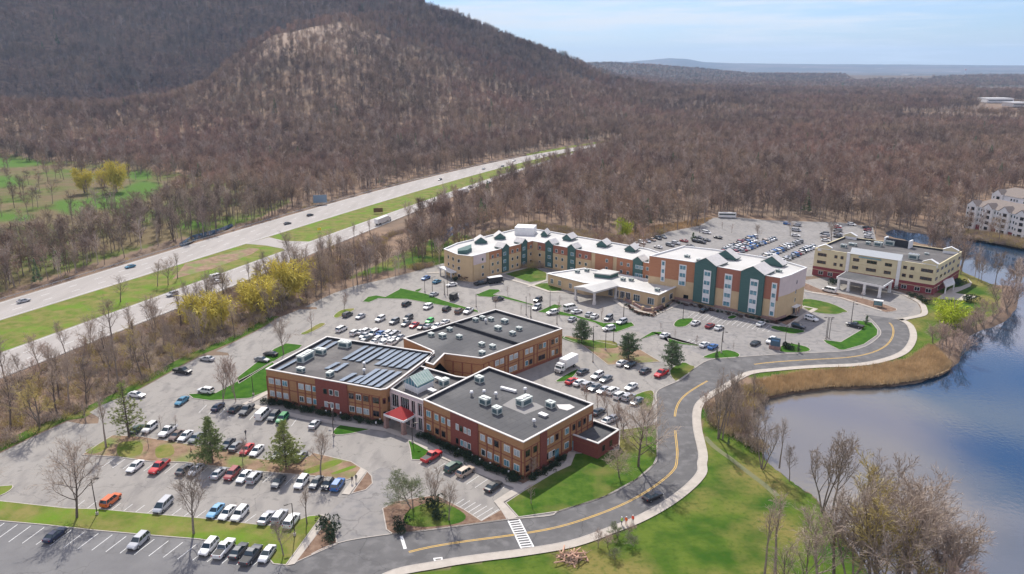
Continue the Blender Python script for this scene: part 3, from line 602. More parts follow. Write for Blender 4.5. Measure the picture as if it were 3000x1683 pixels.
# ---- front office building
ob=empty('office_building',(*Z('D',105,800,HB),0)); ob.location=(0,0,0)
tag(ob,'two storey brown brick office building with red pyramid canopy and rooftop solar panels','office building')
LW=ZP("C 285,800 1500,1020 1560,1010 1600,985 2070,630 930,455",HB)
MW=ZP("C 1602,987 1954,1116 D 600,556 430,622 350,612 75,532 C 2072,633",HB)
RW=ZP("D 103,802 860,1125 1390,835 600,555",HB)
block(ob,LW,HB,B_tan,M_memb2); block(ob,MW,HB-0.5,M_pink,M_memb2); block(ob,RW,HB,B_tan,M_memb)
for (P0,P1,u,sh) in ((LW[0],LW[1],[(345,425)],0),):
    pass
def office_face(P0,P1,fk,up,lo,piers,reds,seed):
    q=random.Random(seed)
    k=MB(); n,d,l=nrm_of(P0,P1)
    slab(k,P0,P1,0.0,1,-0.3,0.9,0.06); slab(k,P0,P1,0,1,3.85,4.1,0.05)
    for X in piers:
        t=tx(P0,P1,5,X_(fk,X)); slab(k,P0,P1,t-0.16/l,t+0.16/l,0.9,6.9,0.1)
    slab(k,P0,P1,0,1,6.85,7.0,0.07)
    k.build('brick_pier',B_pier,ob)
    for a,b in reds:
        panel(ob,'brick_panel',P0,P1,tx(P0,P1,7,X_(fk,a)),tx(P0,P1,7,X_(fk,b)),-0.3,HB-0.14,B_red,0.2)
    for lst,z in((up,5.75),(lo,2.2)):
        for e in lst:
            X,w_=e[:2]; pm=e[2] if len(e)>2 else q.choice([M_paneb,M_panel_,M_panel_,M_pane])
            t=tx(P0,P1,z,X_(fk,X)); window(ob,P0,P1,t,z,w_,1.55,pm,M_frame if pm is not M_dpane else M_framed,2 if w_>1.3 else 1,0.24 if any(a<X<b for a,b in reds) else 0.12)
D_=M_dpane
office_face(LW[0],LW[1],'C',[(345,1.6,M_panel_),(415,1.6),(488,1.6),(660,1.6,M_panel_),(735,1.6),(800,1.1),(917,1.2,D_),(980,1.2),(1040,1.2),(1190,1.5,D_),(1268,1.5),(1345,1.5,D_),(1452,1.9,D_)],
 [(357,1.5,M_panel_),(427,1.5,M_panel_),(500,1.5,M_panel_),(668,1.4),(745,1.4),(808,1.1),(930,1.1,M_panel_),(990,1.1,M_panel_),(1050,1.1,M_panel_),(1200,1.6),(1275,1.6,M_panel_),(1350,1.6,M_panel_),(1455,1.9,D_)],
 [300,380,452,530,620,700,770,1160,1230,1305,1385,1410,1490],[(812,1148)],1)
office_face(RW[0],RW[1],'D',[(145,1.5),(205,1.3),(255,1.3),(300,1.1,M_panel_),(365,1.0),(395,1.0,D_),(425,1.0),(455,1.0),(553,1.4),(608,1.3),(658,1.3,D_),(737,1.7,M_panel_),(812,1.7,M_panel_)],
 [(145,1.3,M_paneb),(210,1.3,D_),(258,1.3,D_),(365,1.0,D_),(400,1.0),(428,1.0),(456,1.0),(560,1.3),(607,1.3),(660,1.5,M_paneb),(735,1.6,M_paneb),(810,1.6,M_paneb)],
 [120,175,230,280,520,585,635,690,775,845],[(312,518)],2)
office_face(RW[1],RW[2],'D',[(890,1.5,D_),(948,1.2,D_),(1040,1.1),(1075,1.1),(1112,1.1,D_),(1187,1.4,M_paneb),(1240,1.0,D_),(1282,1.0,D_),(1320,1.0,D_),(1365,1.1,M_panel_)],
 [(888,1.2,D_),(1035,1.0,D_),(1060,1.0),(1085,1.0),(1185,1.5,M_paneb)],[870,920,965,1150,1215,1260,1300,1345,1382],[(985,1035)],3)
k=MB(); slab(k,RW[1],RW[2],0.43,0.48,0,2.6,0.16); k.build('door',M_paneb,ob)
# chamfer windows of the left wing
for a,b in((LW[1],LW[2]),(LW[2],LW[3])):
    for z in(5.75,2.2): window(ob,a,b,.5,z,0.8,1.5,M_dpane,M_framed)
# entrance facade between the wings
P0,P1=MW[0],MW[1]; n_,d_,l_=nrm_of(P0,P1)
k=MB(); slab(k,P0,P1,0.05,0.95,0.3,7.4,0.1); g=k.build('glass_wall',M_dpane,ob)
k=MB()
for t in(0.0,0.3,0.62,0.8,1.0): slab(k,P0,P1,max(t-.035,0),min(t+.035,1),0,7.6,0.3)
for z in(3.6,7.4): slab(k,P0,P1,0,1,z,z+0.5,0.26)
k.build('concrete_frame',M_pink,ob)
k=MB()
for i in range(14): slab(k,P0,P1,.06+i*.065,.066+i*.065,0.3,7.4,0.16)
k.build('mullion',M_white,ob)
def gable_box(root,a,b,c,d,z0,zr,mr,mg,names=('roof','gable')):
    """a,b front edge; d,c back edge; ridge from mid(ab) to mid(dc)"""
    m1=lerp(a,b,.5);m2=lerp(d,c,.5)
    k=MB(); k.add([(*a,z0),(*m1,zr),(*m2,zr),(*d,z0)],[(0,1,2,3)]); k.add([(*b,z0),(*m1,zr),(*m2,zr),(*c,z0)],[(3,2,1,0)])
    k.add([(*a,z0-.15),(*m1,zr-.15),(*m2,zr-.15),(*d,z0-.15)],[(3,2,1,0)]); k.add([(*b,z0-.15),(*m1,zr-.15),(*m2,zr-.15),(*c,z0-.15)],[(0,1,2,3)])
    k.add([(*a,z0-.15),(*a,z0),(*m1,zr),(*m1,zr-.15)],[(0,1,2,3)]);k.add([(*b,z0-.15),(*b,z0),(*m1,zr),(*m1,zr-.15)],[(3,2,1,0)])
    r=k.build(names[0],mr,root)
    a_,b_,c_,d_2=lerp(a,m1,.06),lerp(b,m1,.06),lerp(c,m2,.06),lerp(d,m2,.06); m1_,m2_=lerp(m1,m2,.04),lerp(m2,m1,.04)
    a_,b_=lerp(a_,d_2,.04),lerp(b_,c_,.04)
    k=MB(); k.add([(*a_,z0-.6),(*b_,z0-.6),(*b_,z0-.16),(*m1_,zr-.2),(*a_,z0-.16)],[(0,1,2,3,4)]); k.add([(*d_2,z0-.6),(*c_,z0-.6),(*c_,z0-.16),(*m2_,zr-.2),(*d_2,z0-.16)],[(4,3,2,1,0)])
    k.add([(*a_,z0-.6),(*d_2,z0-.6),(*d_2,z0-.16),(*a_,z0-.16)],[(0,1,2,3)]); k.add([(*b_,z0-.6),(*c_,z0-.6),(*c_,z0-.16),(*b_,z0-.16)],[(3,2,1,0)])
    k.build(names[1],mg,root); return r
M_greeng=mat('green_tinted_glass',(0.36,0.46,0.38),0.3,(0.26,0.37,0.31),0.9,2,spec=0.6)
sk=[Z('C',1738,955,HB),Z('C',1890,1022,HB),Z('C',2072,935,HB),Z('C',1925,868,HB)]
gable_box(ob,sk[0],sk[1],sk[2],sk[3],HB+0.9,HB+2.7,M_greeng,M_paneb,('skylight','gable'))
k=MB(); m1=lerp(sk[0],sk[1],.5);m2=lerp(sk[3],sk[2],.5)
for e0,e1 in((sk[0],sk[3]),(sk[1],sk[2])):
    for i in range(9):
        t=i/8; q=lerp(e0,e1,t); mm=lerp(m1,m2,t); k.tube((*q,HB+0.93),(*mm,HB+2.74),.06,.06,4)
for i in range(6):
    t=i/5; q=lerp(sk[0],sk[1],t); k.tube((*q,HB-1.3),(*q,HB+0.9+1.8*(1-abs(2*t-1))),.05,.05,4)
k.build('glazing_bar',M_white,ob)
k=MB(); k.prism([lerp(sk[i],cen(sk),.08) for i in range(4)],HB-1.3,HB+0.3); k.build('skylight_base',M_white,ob)
# red pyramid canopy
cc=[Z('C',1530,1285,3.6),Z('C',1745,1365,3.6),Z('C',1895,1280,3.6),Z('C',1690,1215,3.6)]
cm=cen(cc); k=MB(); k.prism(cc,3.3,3.85,bottom=True); k.build('canopy_fascia',M_white,ob)
q=[lerp(p,cm,.05) for p in cc]; k=MB(); k.add([(*p,3.85) for p in q]+[(*cm,5.9)],[(0,1,4),(1,2,4),(2,3,4),(3,0,4)]); k.build('canopy_roof',M_redroof,ob)
for p in cc:
    p=lerp(p,cm,.14); k=MB(); k.box((*p,1.7),(0.9,0.9,3.3),R(47)); k.box((*p,0.3),(1.05,1.05,0.7),R(47)); k.build('column',M_stone,ob)
# ---- rear wing
rb=empty('office_building'); tag(rb,'two storey tan brick rear office wing with dark flat roof covered in small units','office building')
BW=ZP("I 1210,605 D 650,120 1155,265 540,490 265,455 180,540 120,520 I 1585,770",HB)
block(rb,BW,HB,B_tan,M_memb)
ob_=ob; ob=rb
a,b=BW[3],BW[2]
office_face(a,b,'D',[(660,1.5,M_panel_),(697,1.5,M_panel_),(768,1.5,M_panel_),(803,1.5,M_panel_),(885,1.3),(918,1.3),(988,1.4,D_),(1018,1.3),(1080,1.2,D_),(1110,1.2)],
 [(765,1.4,M_panel_),(797,1.4),(883,1.3),(915,1.3,D_),(985,1.4,D_),(1010,1.4,D_),(1082,1.1),(1112,1.1,D_)],[560,600,640,720,745,825,860,940,965,1040,1060,1135],[],5)
office_face(BW[4],BW[3],'D',[],[],[330,400,470],[],6)
k=MB(); n_,d_,l_=nrm_of(a,b)
k2=lerp(Z('D',345,225,HB),Z('D',345,225,HB),0); ribbon=[Z('D',345,225,HB),Z('D',825,375,HB)]
nn,dd,ll=nrm_of(*ribbon); slab(k,ribbon[0],ribbon[1],0,1,HB-.8,HB+0.1,0.2,0.4); k.build('roof_divider',M_black,rb)
ob=ob_
# ---- low annex
ax=empty('brick_annex'); tag(ax,'single storey red brick annex with open dark flat roof beside the office wing','annex')
AX=ZP("D 1215,1060 1425,1135 1585,1030 1392,958",4.0); block(ax,AX,4.0,B_red,M_memb,par=0.9)
for t in(0.25,0.6): window(ax,AX[1],AX[2],t,2.0,1.1,1.6,M_dpane,M_framed)
k=MB(); slab(k,AX[0],AX[1],0.02,0.12,0,2.4,0.08); k.build('door',M_paneb,ax)
k=MB(); slab(k,AX[0],AX[1],0,1,2.6,2.9,0.06); k.build('brick_band',B_pier,ax)
# ---- rooftop things
ORD=['first','second','third','fourth','fifth','sixth','seventh','eighth','ninth','tenth','eleventh','twelfth','thirteenth','fourteenth','fifteenth','sixteenth','seventeenth','eighteenth','nineteenth','twentieth']
def nth(i): return ORD[i] if i<20 else '%d%s'%(i+1,{1:'st',2:'nd',3:'rd'}.get((i+1)%10,'th'))
def unit(x,y,z,L_,W_,H_,rz,label,group=None,name='rooftop_unit',fan=True):
    r=empty(name,(x,y,z),rz); tag(r,label,'rooftop unit',group)
    k=MB(); k.box((0,0,H_/2+.15),(L_,W_,H_)); k.box((0,0,.08),(L_*.9,W_*.9,.16)); k.box((0,0,H_+.19),(L_*1.06,W_*1.06,.08)); k.build('housing',M_unit,r)
    k=MB(); 
    for s in(-1,1): k.box((0,s*(W_/2+.015),H_*.5+.1),(L_*.7,.05,H_*.6)); k.box((s*(L_/2+.015),0,H_*.5+.1),(.05,W_*.7,H_*.6))
    k.build('grille',M_unitd,r)
    if fan:
        k=MB()
        for i in range(max(1,int(L_/1.2))): cx=(i+.5)*L_/max(1,int(L_/1.2))-L_/2; k.tube((cx,0,H_+.2),(cx,0,H_+.42),W_*.28,W_*.26,10,cap=True)
        k.build('fan_cowl',M_metal,r)
    return r
RZ=R(47)
big=[('C',1120,545,3.4,2.0,1.5,R(-22),'green-grey rooftop unit at the back corner of the solar panel roof'),('C',865,620,2.8,1.7,1.3,R(-22),'rooftop unit between the long unit and the back corner of the solar roof'),
('C',705,680,5.2,2.0,1.8,R(68),'long pale green rooftop unit, the largest on the solar panel roof'),('C',655,815,2.0,1.3,1.0,R(-22),'small rooftop unit near the front left edge of solar panel roof'),('C',965,860,2.0,1.3,1.1,R(68),'small rooftop unit in front of the short pair of solar rows'),
('D',262,680,2.2,1.6,1.7,RZ,'rooftop unit just behind the green glass skylight'),('D',527,655,2.0,1.6,1.4,R(-43),'rooftop unit near the back parapet of the right wing roof'),('D',570,820,2.4,1.8,1.5,R(-43),'rooftop unit in the middle of the right wing roof'),('D',660,890,1.9,1.6,1.5,R(-43),'rooftop unit with a side duct, nearest the front of right wing'),
('D',865,820,3.6,2.2,1.6,RZ,'largest rooftop unit of the right wing, with a round duct'),('D',1065,845,2.0,1.5,1.3,R(-43),'rooftop unit nearest the right parapet of the right wing')]
for k_,x,y,L_,W_,H_,rz,lb in big:
    p=Z(k_,x,y,HB-.8+H_*.4); unit(*p,HB-.8,L_,W_,H_,rz,lb,'large units on the office roofs')
for i,(x,y) in enumerate([(163,312),(248,322),(302,272),(375,328),(498,200),(550,185),(615,195),(718,212),(668,265),(545,385),(627,402),(548,450),(778,302),(827,267)]):
    p=Z('D',x,y,HB-.3); s=1.35 if i in(1,7,8) else 1.1
    unit(*p,HB-.8,1.4*s,1.2*s,.75*s,R(-42),'small metal rooftop unit, %s from left on the rear wing roof'%nth(sorted([163,248,302,375,498,550,615,718,668,545,627,548,778,827]).index(x)),'small units on the rear wing roof')
def vent(k_,x,y,z,lb,s=1.0):
    p=Z(k_,x,y,z+.4); r=empty('roof_vent',(*p,z)); tag(r,lb,'roof vent','vents on the office roofs')
    k=MB(); k.tube((0,0,0),(0,0,.9*s),.2*s,.2*s,8); k.build('pipe',M_metal,r)
    k=MB(); k.tube((0,0,.8*s),(0,0,1.15*s),.42*s,.3*s,10,cap=True); k.build('cap',M_white,r)
for x,y,lb in((468,765,'small white roof vent left of the middle rooftop unit'),(563,757,'white roof vent behind the middle rooftop unit'),(652,775,'tall grey roof vent right of the middle unit'),(873,740,'round capped roof vent behind the largest unit'),(940,980,'white mushroom roof vent nearest the front corner of the right wing'),(120,595,'white vent near the skylight roof'),(575,215,'small white vent among the rear wing units')):
    vent('D',x,y,HB-.8,lb,1.2)
for x,y,lb in((1325,760,'tall capped vent between two solar panel blocks'),(1325,830,'short vent in front of the tall vent between solar blocks')): vent('C',x,y,HB-.8,lb,1.1)
for x,y,d1,d2,lb in((1010,920,2.2,1.3,'flat white skylight hatch near the front of the right wing'),(215,645,1.8,1.1,'flat white hatch behind the skylight gable'),(170,735,2.2,1.3,'flat white hatch in front of the skylight gable')):
    p=Z('D',x,y,HB-.5); r=empty('roof_hatch',(*p,HB-.8),R(-43)); tag(r,lb,'roof hatch'); k=MB(); k.box((0,0,.25),(d1*.9,d2*.9,.5)); k.build('kerb_frame',M_metal,r); k=MB(); k.box((0,0,.55),(d1,d2,.12)); k.build('cover',M_white,r)
a,b=Z('D',690,712,HB-.4),Z('D',805,742,HB-.4); r=empty('air_duct'); tag(r,'long white rectangular air duct lying near the back of the right wing roof','air duct')
k=MB(); slab(k,a,b,0,1,HB-.6,HB-.1,.4,.4); k.build('duct',M_white,r); k=MB(); [slab(k,a,b,t,t+.03,HB-.8,HB-.6,.4,.4) for t in(.1,.5,.9)]; k.build('support',M_metal,r)
k=MB(); k.sheet(ZP("D 1110,840 1210,838 1250,860 1190,885 1130,870",HB-.78),HB-.785); k.build('roof_patch',M_cop,ob)
k=MB(); k.sheet(ZP("D 700,845 790,790 960,830 1020,860 870,915",HB-.79),HB-.792); k.build('roof_patch',mat('grey_patch',(.25,.24,.23),.9),ob)
rows=[(1350,548,1112,688),(1425,558,1184,700),(1500,567,1255,712),(1570,578,1327,724),(1640,588,1478,690),(1705,598,1455,748),(1775,607,1528,757),(1842,615,1602,767),(1910,623,1677,778),(1980,633,1752,790),
(1230,835,1078,918),(1302,862,1165,935),(1475,790,1235,945),(1548,798,1305,955),(1625,808,1378,968),(1702,820,1452,982),(1052,722,925,790),(1142,730,1010,815),(962,487,800,585),(1042,500,895,585),(615,690,402,803)]
for i,(x0,y0,x1,y1) in enumerate(rows):
    a,b=Z('C',x0,y0,HB-.3),Z('C',x1,y1,HB-.3); blk='upper block' if i<10 else 'lower block' if i<16 else 'short pair' if i<18 else 'left edge group'
    o0={'upper block':0,'lower block':10,'short pair':16,'left edge group':18}[blk]
    r=empty('solar_panel_row'); tag(r,'blue-grey solar panel row, %s from left in the %s on the office roof'%(nth(i-o0) if i>=16 or True else '',blk),'solar panels','solar panel rows on the left wing')
    n,d,l=nrm_of(a,b); k=MB(); m_=int(l/1.05)
    for j in range(m_):
        p=lerp(a,b,(j+.03)/m_);q=lerp(a,b,(j+.97)/m_)
        lo_=[shift(p,n,-.85),shift(q,n,-.85)];hi_=[shift(q,n,.85),shift(p,n,.85)]
        zz=HB-.62
        k.add([(*lo_[0],zz+.30),(*lo_[1],zz+.30),(*hi_[0],zz),(*hi_[1],zz),(*lo_[0],zz+.25),(*lo_[1],zz+.25),(*hi_[0],zz-.05),(*hi_[1],zz-.05)],[(3,2,1,0),(4,5,6,7),(0,1,5,4),(2,3,7,6),(1,2,6,5),(3,0,4,7)])
    k.build('panel',M_pv,r); k=MB()
    for t in np.linspace(.03,.97,max(3,int(l/3))):
        p=lerp(a,b,float(t)); k.tube((*shift(p,n,-.8),HB-.8),(*shift(p,n,-.8),HB-.36),.04,.04,4); k.tube((*shift(p,n,.8),HB-.8),(*shift(p,n,.8),HB-.62),.04,.04,4)
    k.build('rack',M_dmet,r)
# ---- four storey apartment block
ap=empty('apartment_block'); tag(ap,'four storey apartment block with green gabled bays, orange siding and white flat roof','apartment block')
HA=15.5
fr4=ZP("S 372,540 868,612 1090,655 1352,702 1600,748 1755,775 1862,745 2035,665",HA)
bk=[(100.5,273),(80.5,289.5),(69.4,295.5)]
P4=fr4+bk
block(ap,P4,HA,M_tanst,M_white_roof,M_white,par=0.5,par_m=M_white,over=.15)
def seg(i): return fr4[i],fr4[i+1]
def colwin(root,P0,P1,X,w_,zs,n,backz=None,pm=None,fk='S',h=1.7):
    t=tx(P0,P1,8,X_(fk,X)); n_,d,l=nrm_of(P0,P1)
    if backz: panel(root,'window_surround',P0,P1,t-(w_/2+.2)/l,t+(w_/2+.2)/l,backz[0],backz[1],M_white,0.2)
    for z in zs: window(root,P0,P1,t,z,w_,h,pm or M_paneb,M_white,n,0.26)
a,b=seg(0); panel(ap,'siding',a,b,0.0,1,7.6,HA-.14,M_orange); colwin(ap,a,b,512,1.2,(7.3,10.3,13.3),1,(6.2,14.4)); colwin(ap,a,b,718,2.4,(6.8,9.9,12.8),2,(5.8,13.9))
panel(ap,'stone_base',a,b,0,1,-.3,1,M_stone,.14); panel(ap,'entrance_recess',a,b,.78,.88,0,2.4,M_dpane,.1)
a,b=seg(1); panel(ap,'siding',a,b,0.0,1,.8,HA,M_green,0.9); n_,d_,l_=nrm_of(a,b)
def bay_gable(root,a,b,zb,zp,proud,depth,mg=None,name='gable_roof'):
    n,d,l=nrm_of(a,b); q=[shift(shift(a,n,proud+.25),d,-.25),shift(shift(b,n,proud+.25),d,.25)]; q+= [shift(q[1],n,-depth),shift(q[0],n,-depth)]
    gable_box(root,q[0],q[1],q[2],q[3],zb,zp,M_cop,mg or M_green,(name,'gable'))
bay_gable(ap,a,b,HA+.3,HA+2.8,.9,9)
def bay_win(P0,P1,X,w_,zs,proud):
    n,d,l=nrm_of(P0,P1); Q0,Q1=shift(P0,n,proud-.1),shift(P1,n,proud-.1); colwin(ap,Q0,Q1,X,w_,zs,2,(1.2,13.6))
bay_win(a,b,978,2.5,(2.4,5.6,8.9,12.3),.9)
a,b=seg(2); panel(ap,'siding',a,b,0.0,1,7.6,HA-.14,M_rust); colwin(ap,a,b,1200,2.5,(2.4,5.6,9.0,12.2),2,(1.4,13.5)); panel(ap,'stone_base',a,b,0,1,-.3,1,M_stone,.14)
a,b=seg(3); panel(ap,'siding',a,b,0.0,1,.8,HA,M_green,0.9); bay_gable(ap,a,b,HA+.3,HA+2.8,.9,9); bay_win(a,b,1470,2.6,(2.2,5.5,8.7,12.0),.9)
a,b=seg(4); panel(ap,'siding',a,b,0.0,1,7.2,HA-.14,M_rust); colwin(ap,a,b,1682,1.4,(2.4,5.6,8.9,12.2),1,(1.4,13.4)); panel(ap,'stone_base',a,b,0,1,-.3,1,M_stone,.14)
a,b=seg(5); panel(ap,'siding',a,b,0.0,1,8.6,HA-.14,M_pink); panel(ap,'stone_base',a,b,0,1,-.3,1,M_stone,.14)
a,b=seg(6); panel(ap,'siding',a,b,-.0,1,8.6,HA-.14,M_pink)
for z in(5.0,8.2,11.6): window(ap,a,b,.45,z,.9,1.6,M_dpane,M_frame)
k=MB(); slab(k,a,b,.3,.62,2.7,2.95,1.6); k.build('door_canopy',M_white,ap); k=MB(); slab(k,a,b,.4,.52,0,2.3,.15); k.build('door',M_dpane,ap)
k=MB()
for t in(.38,.55): q=shift(lerp(a,b,t),nrm_of(a,b)[0],1.4); k.box((*q,1.35),(.3,.3,2.7),R(47))
k.build('canopy_post',M_stone,ap)
for (x0,y0,x1,y1) in((1060,545,1290,585),(1548,612,1780,655)):
    a,b=Z('S',x0,y0,HA),Z('S',x1,y1,HA); bay_gable(ap,a,b,HA+.5,HA+3.2,0,4,name='rear_gable_roof')
    k=MB(); slab(k,a,b,.05,.95,HA-.5,HA+.5,-.1); k.build('gable_base',M_green,ap)
for i,(x,y) in enumerate([(770,545),(900,590),(1180,560),(1740,700),(1130,600)]):
    p=Z('S',x,y,HA); unit(*p,HA-.5,2.0,1.3,.8,R(-40),'white box on the four storey block roof, %s from left'%nth([770,900,1130,1180,1740].index(x)),'units on the four storey roof')
# ---- three storey L-shaped apartment building
a3=empty('apartment_building'); tag(a3,'three storey L-shaped apartment building with white roof, green bays and tan lower walls','apartment building')
H3=11.0
A0,A1,A2,AK,AE=(-28.8,309.1),(-22.3,299.3),(-16.3,296.4),(9.0,324.5),(54.6,284.6)
P3=[A0,A1,A2,AK,AE,(64.5,297),(57.5,309.5),(21,341.5),(11,349.5),(1,348.5),(-24,320)]
block(a3,P3,H3,M_tanst,M_white_roof,M_white,par=.5,par_m=M_white,over=.15)
for a,b,Xs in((A0,A1,[(255,1.1),(310,1.4)]),(A1,A2,[(375,1.2)])):
    for X,w_ in Xs:
        t=tx(a,b,6,X_('E',X))
        for z in(2,5.2,8.3): window(a3,a,b,t,z,w_,1.5,M_dpane,M_frame)
a,b=A1,A2
k=MB(); n_,d_,l_=nrm_of(A0,A1); slab(k,A0,A1,.0,.9,3.0,3.5,2.6); k.build('porch_roof',M_white,a3)
for t in(.05,.45,.85): q=shift(lerp(A0,A1,t),n_,2.3); k=MB(); k.box((*q,1.5),(.45,.45,3),R(33)); k.build('porch_column',M_cop,a3)
spec=[('L',540,683,'pink',[650]),('L',728,868,'or',[765,825]),('L',872,945,'gr',[905]),('L',952,1092,'or',[995,1052]),('L',1098,1158,'gr',[1128]),('L',1165,1238,'or',[1207]),
('R',1292,1382,'rust',[1315]),('R',1386,1468,'gr',[1425]),('R',1472,1640,'rust',[1507,1577]),('R',1645,1732,'gr',[1690]),('R',1738,1914,'rust',[1780,1850]),('R',1962,2165,'full',[2090]),('R',2212,2398,'full',[2260,2338]),('R',2405,2512,'gr',[2440,2488]),('R',2518,2590,'full',[2560])]
for side,x0,x1,kind,wx in spec:
    a,b=(A2,AK) if side=='L' else (AK,AE)
    t0,t1=tx(a,b,H3,X_('E',x0)),tx(a,b,H3,X_('E',x1)); t0,t1=max(t0,0),min(t1,1)
    q0,q1=lerp(a,b,t0),lerp(a,b,t1)
    if kind=='gr':
        panel(a3,'siding',q0,q1,0,1,.6,H3+.2,M_green,.5); bay_gable(a3,q0,q1,H3+.3,H3+2.0,.5,5); pr=.44
    else:
        m_={'pink':M_pink,'or':M_orange,'rust':M_rust,'full':M_orange}[kind]
        panel(a3,'siding',q0,q1,0,1,{'pink':7.0,'or':7.6,'rust':7.4,'full':3.6}[kind],H3-.14,m_,.22)
        pr=.16
        panel(a3,'siding',q0,q1,0,1,.6,{'pink':7.0,'or':7.6,'rust':7.4,'full':3.6}[kind]-.02,M_tanst,.22)
    n_,d_,l_=nrm_of(a,b); Q0,Q1=shift(a,n_,pr),shift(b,n_,pr)
    for X in wx:
        t=tx(Q0,Q1,6,X_('E',X))
        for z in(2.0,5.3,8.6): window(a3,Q0,Q1,t,z,1.25 if kind!='gr' else 1.7,1.45,M_pane if kind!='gr' else M_paneb,M_white,1 if kind!='gr' else 2)
# rooftop gables facing the camera, white roofs
for (x0,y0,x1,y1) in((560,235,700,232),(790,185,915,182),(1325,150,1400,155),(1575,190,1680,205),(1970,265,2090,280),(2295,320,2420,335)):
    a,b=Z('E',x0,y0+12,H3),Z('E',x1,y1+12,H3); bay_gable(a3,a,b,H3+.7,H3+2.6,0,6,name='roof_gable'); k=MB(); slab(k,a,b,.05,.95,H3-.5,H3+.9,-.1,.3); k.build('gable_base',M_green,a3)
a,b=Z('E',1020,140,H3),Z('E',1240,150,H3)
k=MB(); n_,d_,l_=nrm_of(a,b); slab(k,a,b,0,1,H3-.5,H3+3.0,0,8); k.build('lift_penthouse',M_white,a3)
k=MB(); P=ZP("E 360,345 520,290 520,330 470,360 360,370",H3+.1); k.prism(P,H3-.5,H3+1.2,0); k.build('roof_screen',M_green,a3)
# ---- lobby pavilion with canopy
lb=empty('entrance_pavilion'); tag(lb,'single storey tan lobby pavilion with broad white roof and drive-through canopy','pavilion')
HL=5.0
LP=[Z('E',1410,600,HL),Z('E',1830,705,HL),Z('E',2100,720,HL),Z('S',180,890,HL),Z('S',462,952,HL),Z('S',655,862,HL),(56,281),(30,300)]
block(lb,LP,HL,M_tanst,M_white_roof,M_white,par=.35,par_m=M_white,over=.5)
for X in(1455,1545,1670): window(lb,LP[0],LP[1],tx(LP[0],LP[1],2,X_('E',X)),2.2,1.5,2.0,M_pane,M_white,2)
for t in(.15,.4,.65,.88): window(lb,LP[2],LP[3],t,1.9,2.0,2.8,M_dpane,M_white,3)
for t in(.22,.75): window(lb,LP[3],LP[4],t,1.9,2.8,2.6,M_pane,M_white,3)
for t in(.3,.72): window(lb,LP[4],LP[5],t,1.9,2.4,2.2,M_pane,M_white,3)
cp=ZP("E 1705,762 1945,822 2230,745 2060,680",HL); k=MB(); k.prism(cp,HL-.5,HL+.15,bottom=True); k.build('canopy_roof',M_white_roof,lb)
rm=[lerp(cp[0],cp[1],.5),lerp(cp[3],cp[2],.5)]; 
k=MB(); k.add([(*lerp(cp[0],cp[1],.04),HL+.16),(*lerp(cp[1],cp[0],.04),HL+.16),(*rm[0],HL+1.0),(*rm[1],HL+1.0),(*lerp(cp[3],cp[2],.04),HL+.16),(*lerp(cp[2],cp[3],.04),HL+.16)],[(0,2,3,4),(2,1,5,3),(0,1,2),(5,4,3)]); k.build('canopy_ridge',M_white_roof,lb)
for p in [lerp(cp[0],cen(cp),.1),lerp(cp[1],cen(cp),.1),lerp(cp[2],cen(cp),.12),lerp(cp[3],cen(cp),.1)]:
    k=MB(); k.box((*p,HL/2-.2),(.7,.7,HL-.5),R(47)); k.box((*p,.6),(1.0,1.0,1.3),R(47)); k.build('column',M_cop,lb)
cu=ZP("E 1930,590 2130,612 2240,575 2050,545",HL+1.6); k=MB(); k.prism([lerp(p,cen(cu),.1) for p in cu],HL-.3,HL+1.1); k.build('cupola_glazing',M_green,lb); k=MB(); k.prism(cu,HL+1.1,HL+1.5,bottom=True); k.build('cupola_roof',M_white_roof,lb)
for i,(x,y) in enumerate([(1750,575),(1860,560),(2280,665),(2375,670)]):
    p=Z('E',x,y,HL+.3); unit(*p,HL-.3,1.7,1.4,.9,R(-42),'metal unit on the lobby pavilion roof, %s from left'%nth(i),'units on the pavilion roof')
p=Z('S',455,898,HL+.3); unit(*p,HL-.3,1.7,1.4,.9,R(-42),'metal unit at the right end of the lobby pavilion roof','units on the pavilion roof')
# patio wall + planters in front of pavilion
pw=catmull(ZP("S 110,1015 200,1060 300,1115 400,1125 520,1085",0),4); r=empty('patio_wall'); tag(r,'low cream masonry patio wall curving in front of the lobby pavilion','wall'); k=MB(); ribbon_mb(k,pw,.5,1.0); 
for off in(-.25,.25): 
    for i in range(len(pw)-1):
        pass
for i in range(0,len(pw)-1):
    a,b=pw[i],pw[i+1]; n_,d_,l_=nrm_of(a,b); slab(k,a,b,0,1,0,.99,.25,.25)
k.build('masonry',M_stone,r)
for i in range(0,len(pw),4): k=MB(); k.box((*pw[i],.7),(.8,.8,1.4),R(20)); k.build('pier',M_tanst,r)
# ---- medical building
md=empty('clinic_building'); tag(md,'three storey cream clinic with maroon brick base, dark roof and white columned portico','clinic')
HM=11.5
f0,f1,f2=Z('H',318,462,HM),Z('H',1602,652,HM),Z('H',1872,498,HM); b0=(172,314.5); b1=(150,331)
PM=[f0,f1,f2,b0,b1]
block(md,PM,HM,M_cream,M_memb2,M_cream,par=.8,par_m=M_black)
for a,b in((f0,f1),(f1,f2)):
    panel(md,'brick_base',a,b,0,1,-.3,4.0,M_maroon,.25)
    k=MB(); slab(k,a,b,0,1,4.0,4.25,.3); slab(k,a,b,0,1,7.6,7.7,.08); slab(k,a,b,0,1,2.6,2.75,.3); k.build('trim_band',M_cream,md)
for X,w_ in((390,3.6),(535,1.2),(600,1.2),(748,2.4),(915,3.8),(1090,2.6),(1265,1.4),(1343,1.4),(1498,4.2)):
    t=tx(f0,f1,8,X_('H',X))
    for z in(6.0,9.2): window(md,f0,f1,t,z,w_,1.3,M_dpane,M_framed,max(1,int(w_/1.2)))
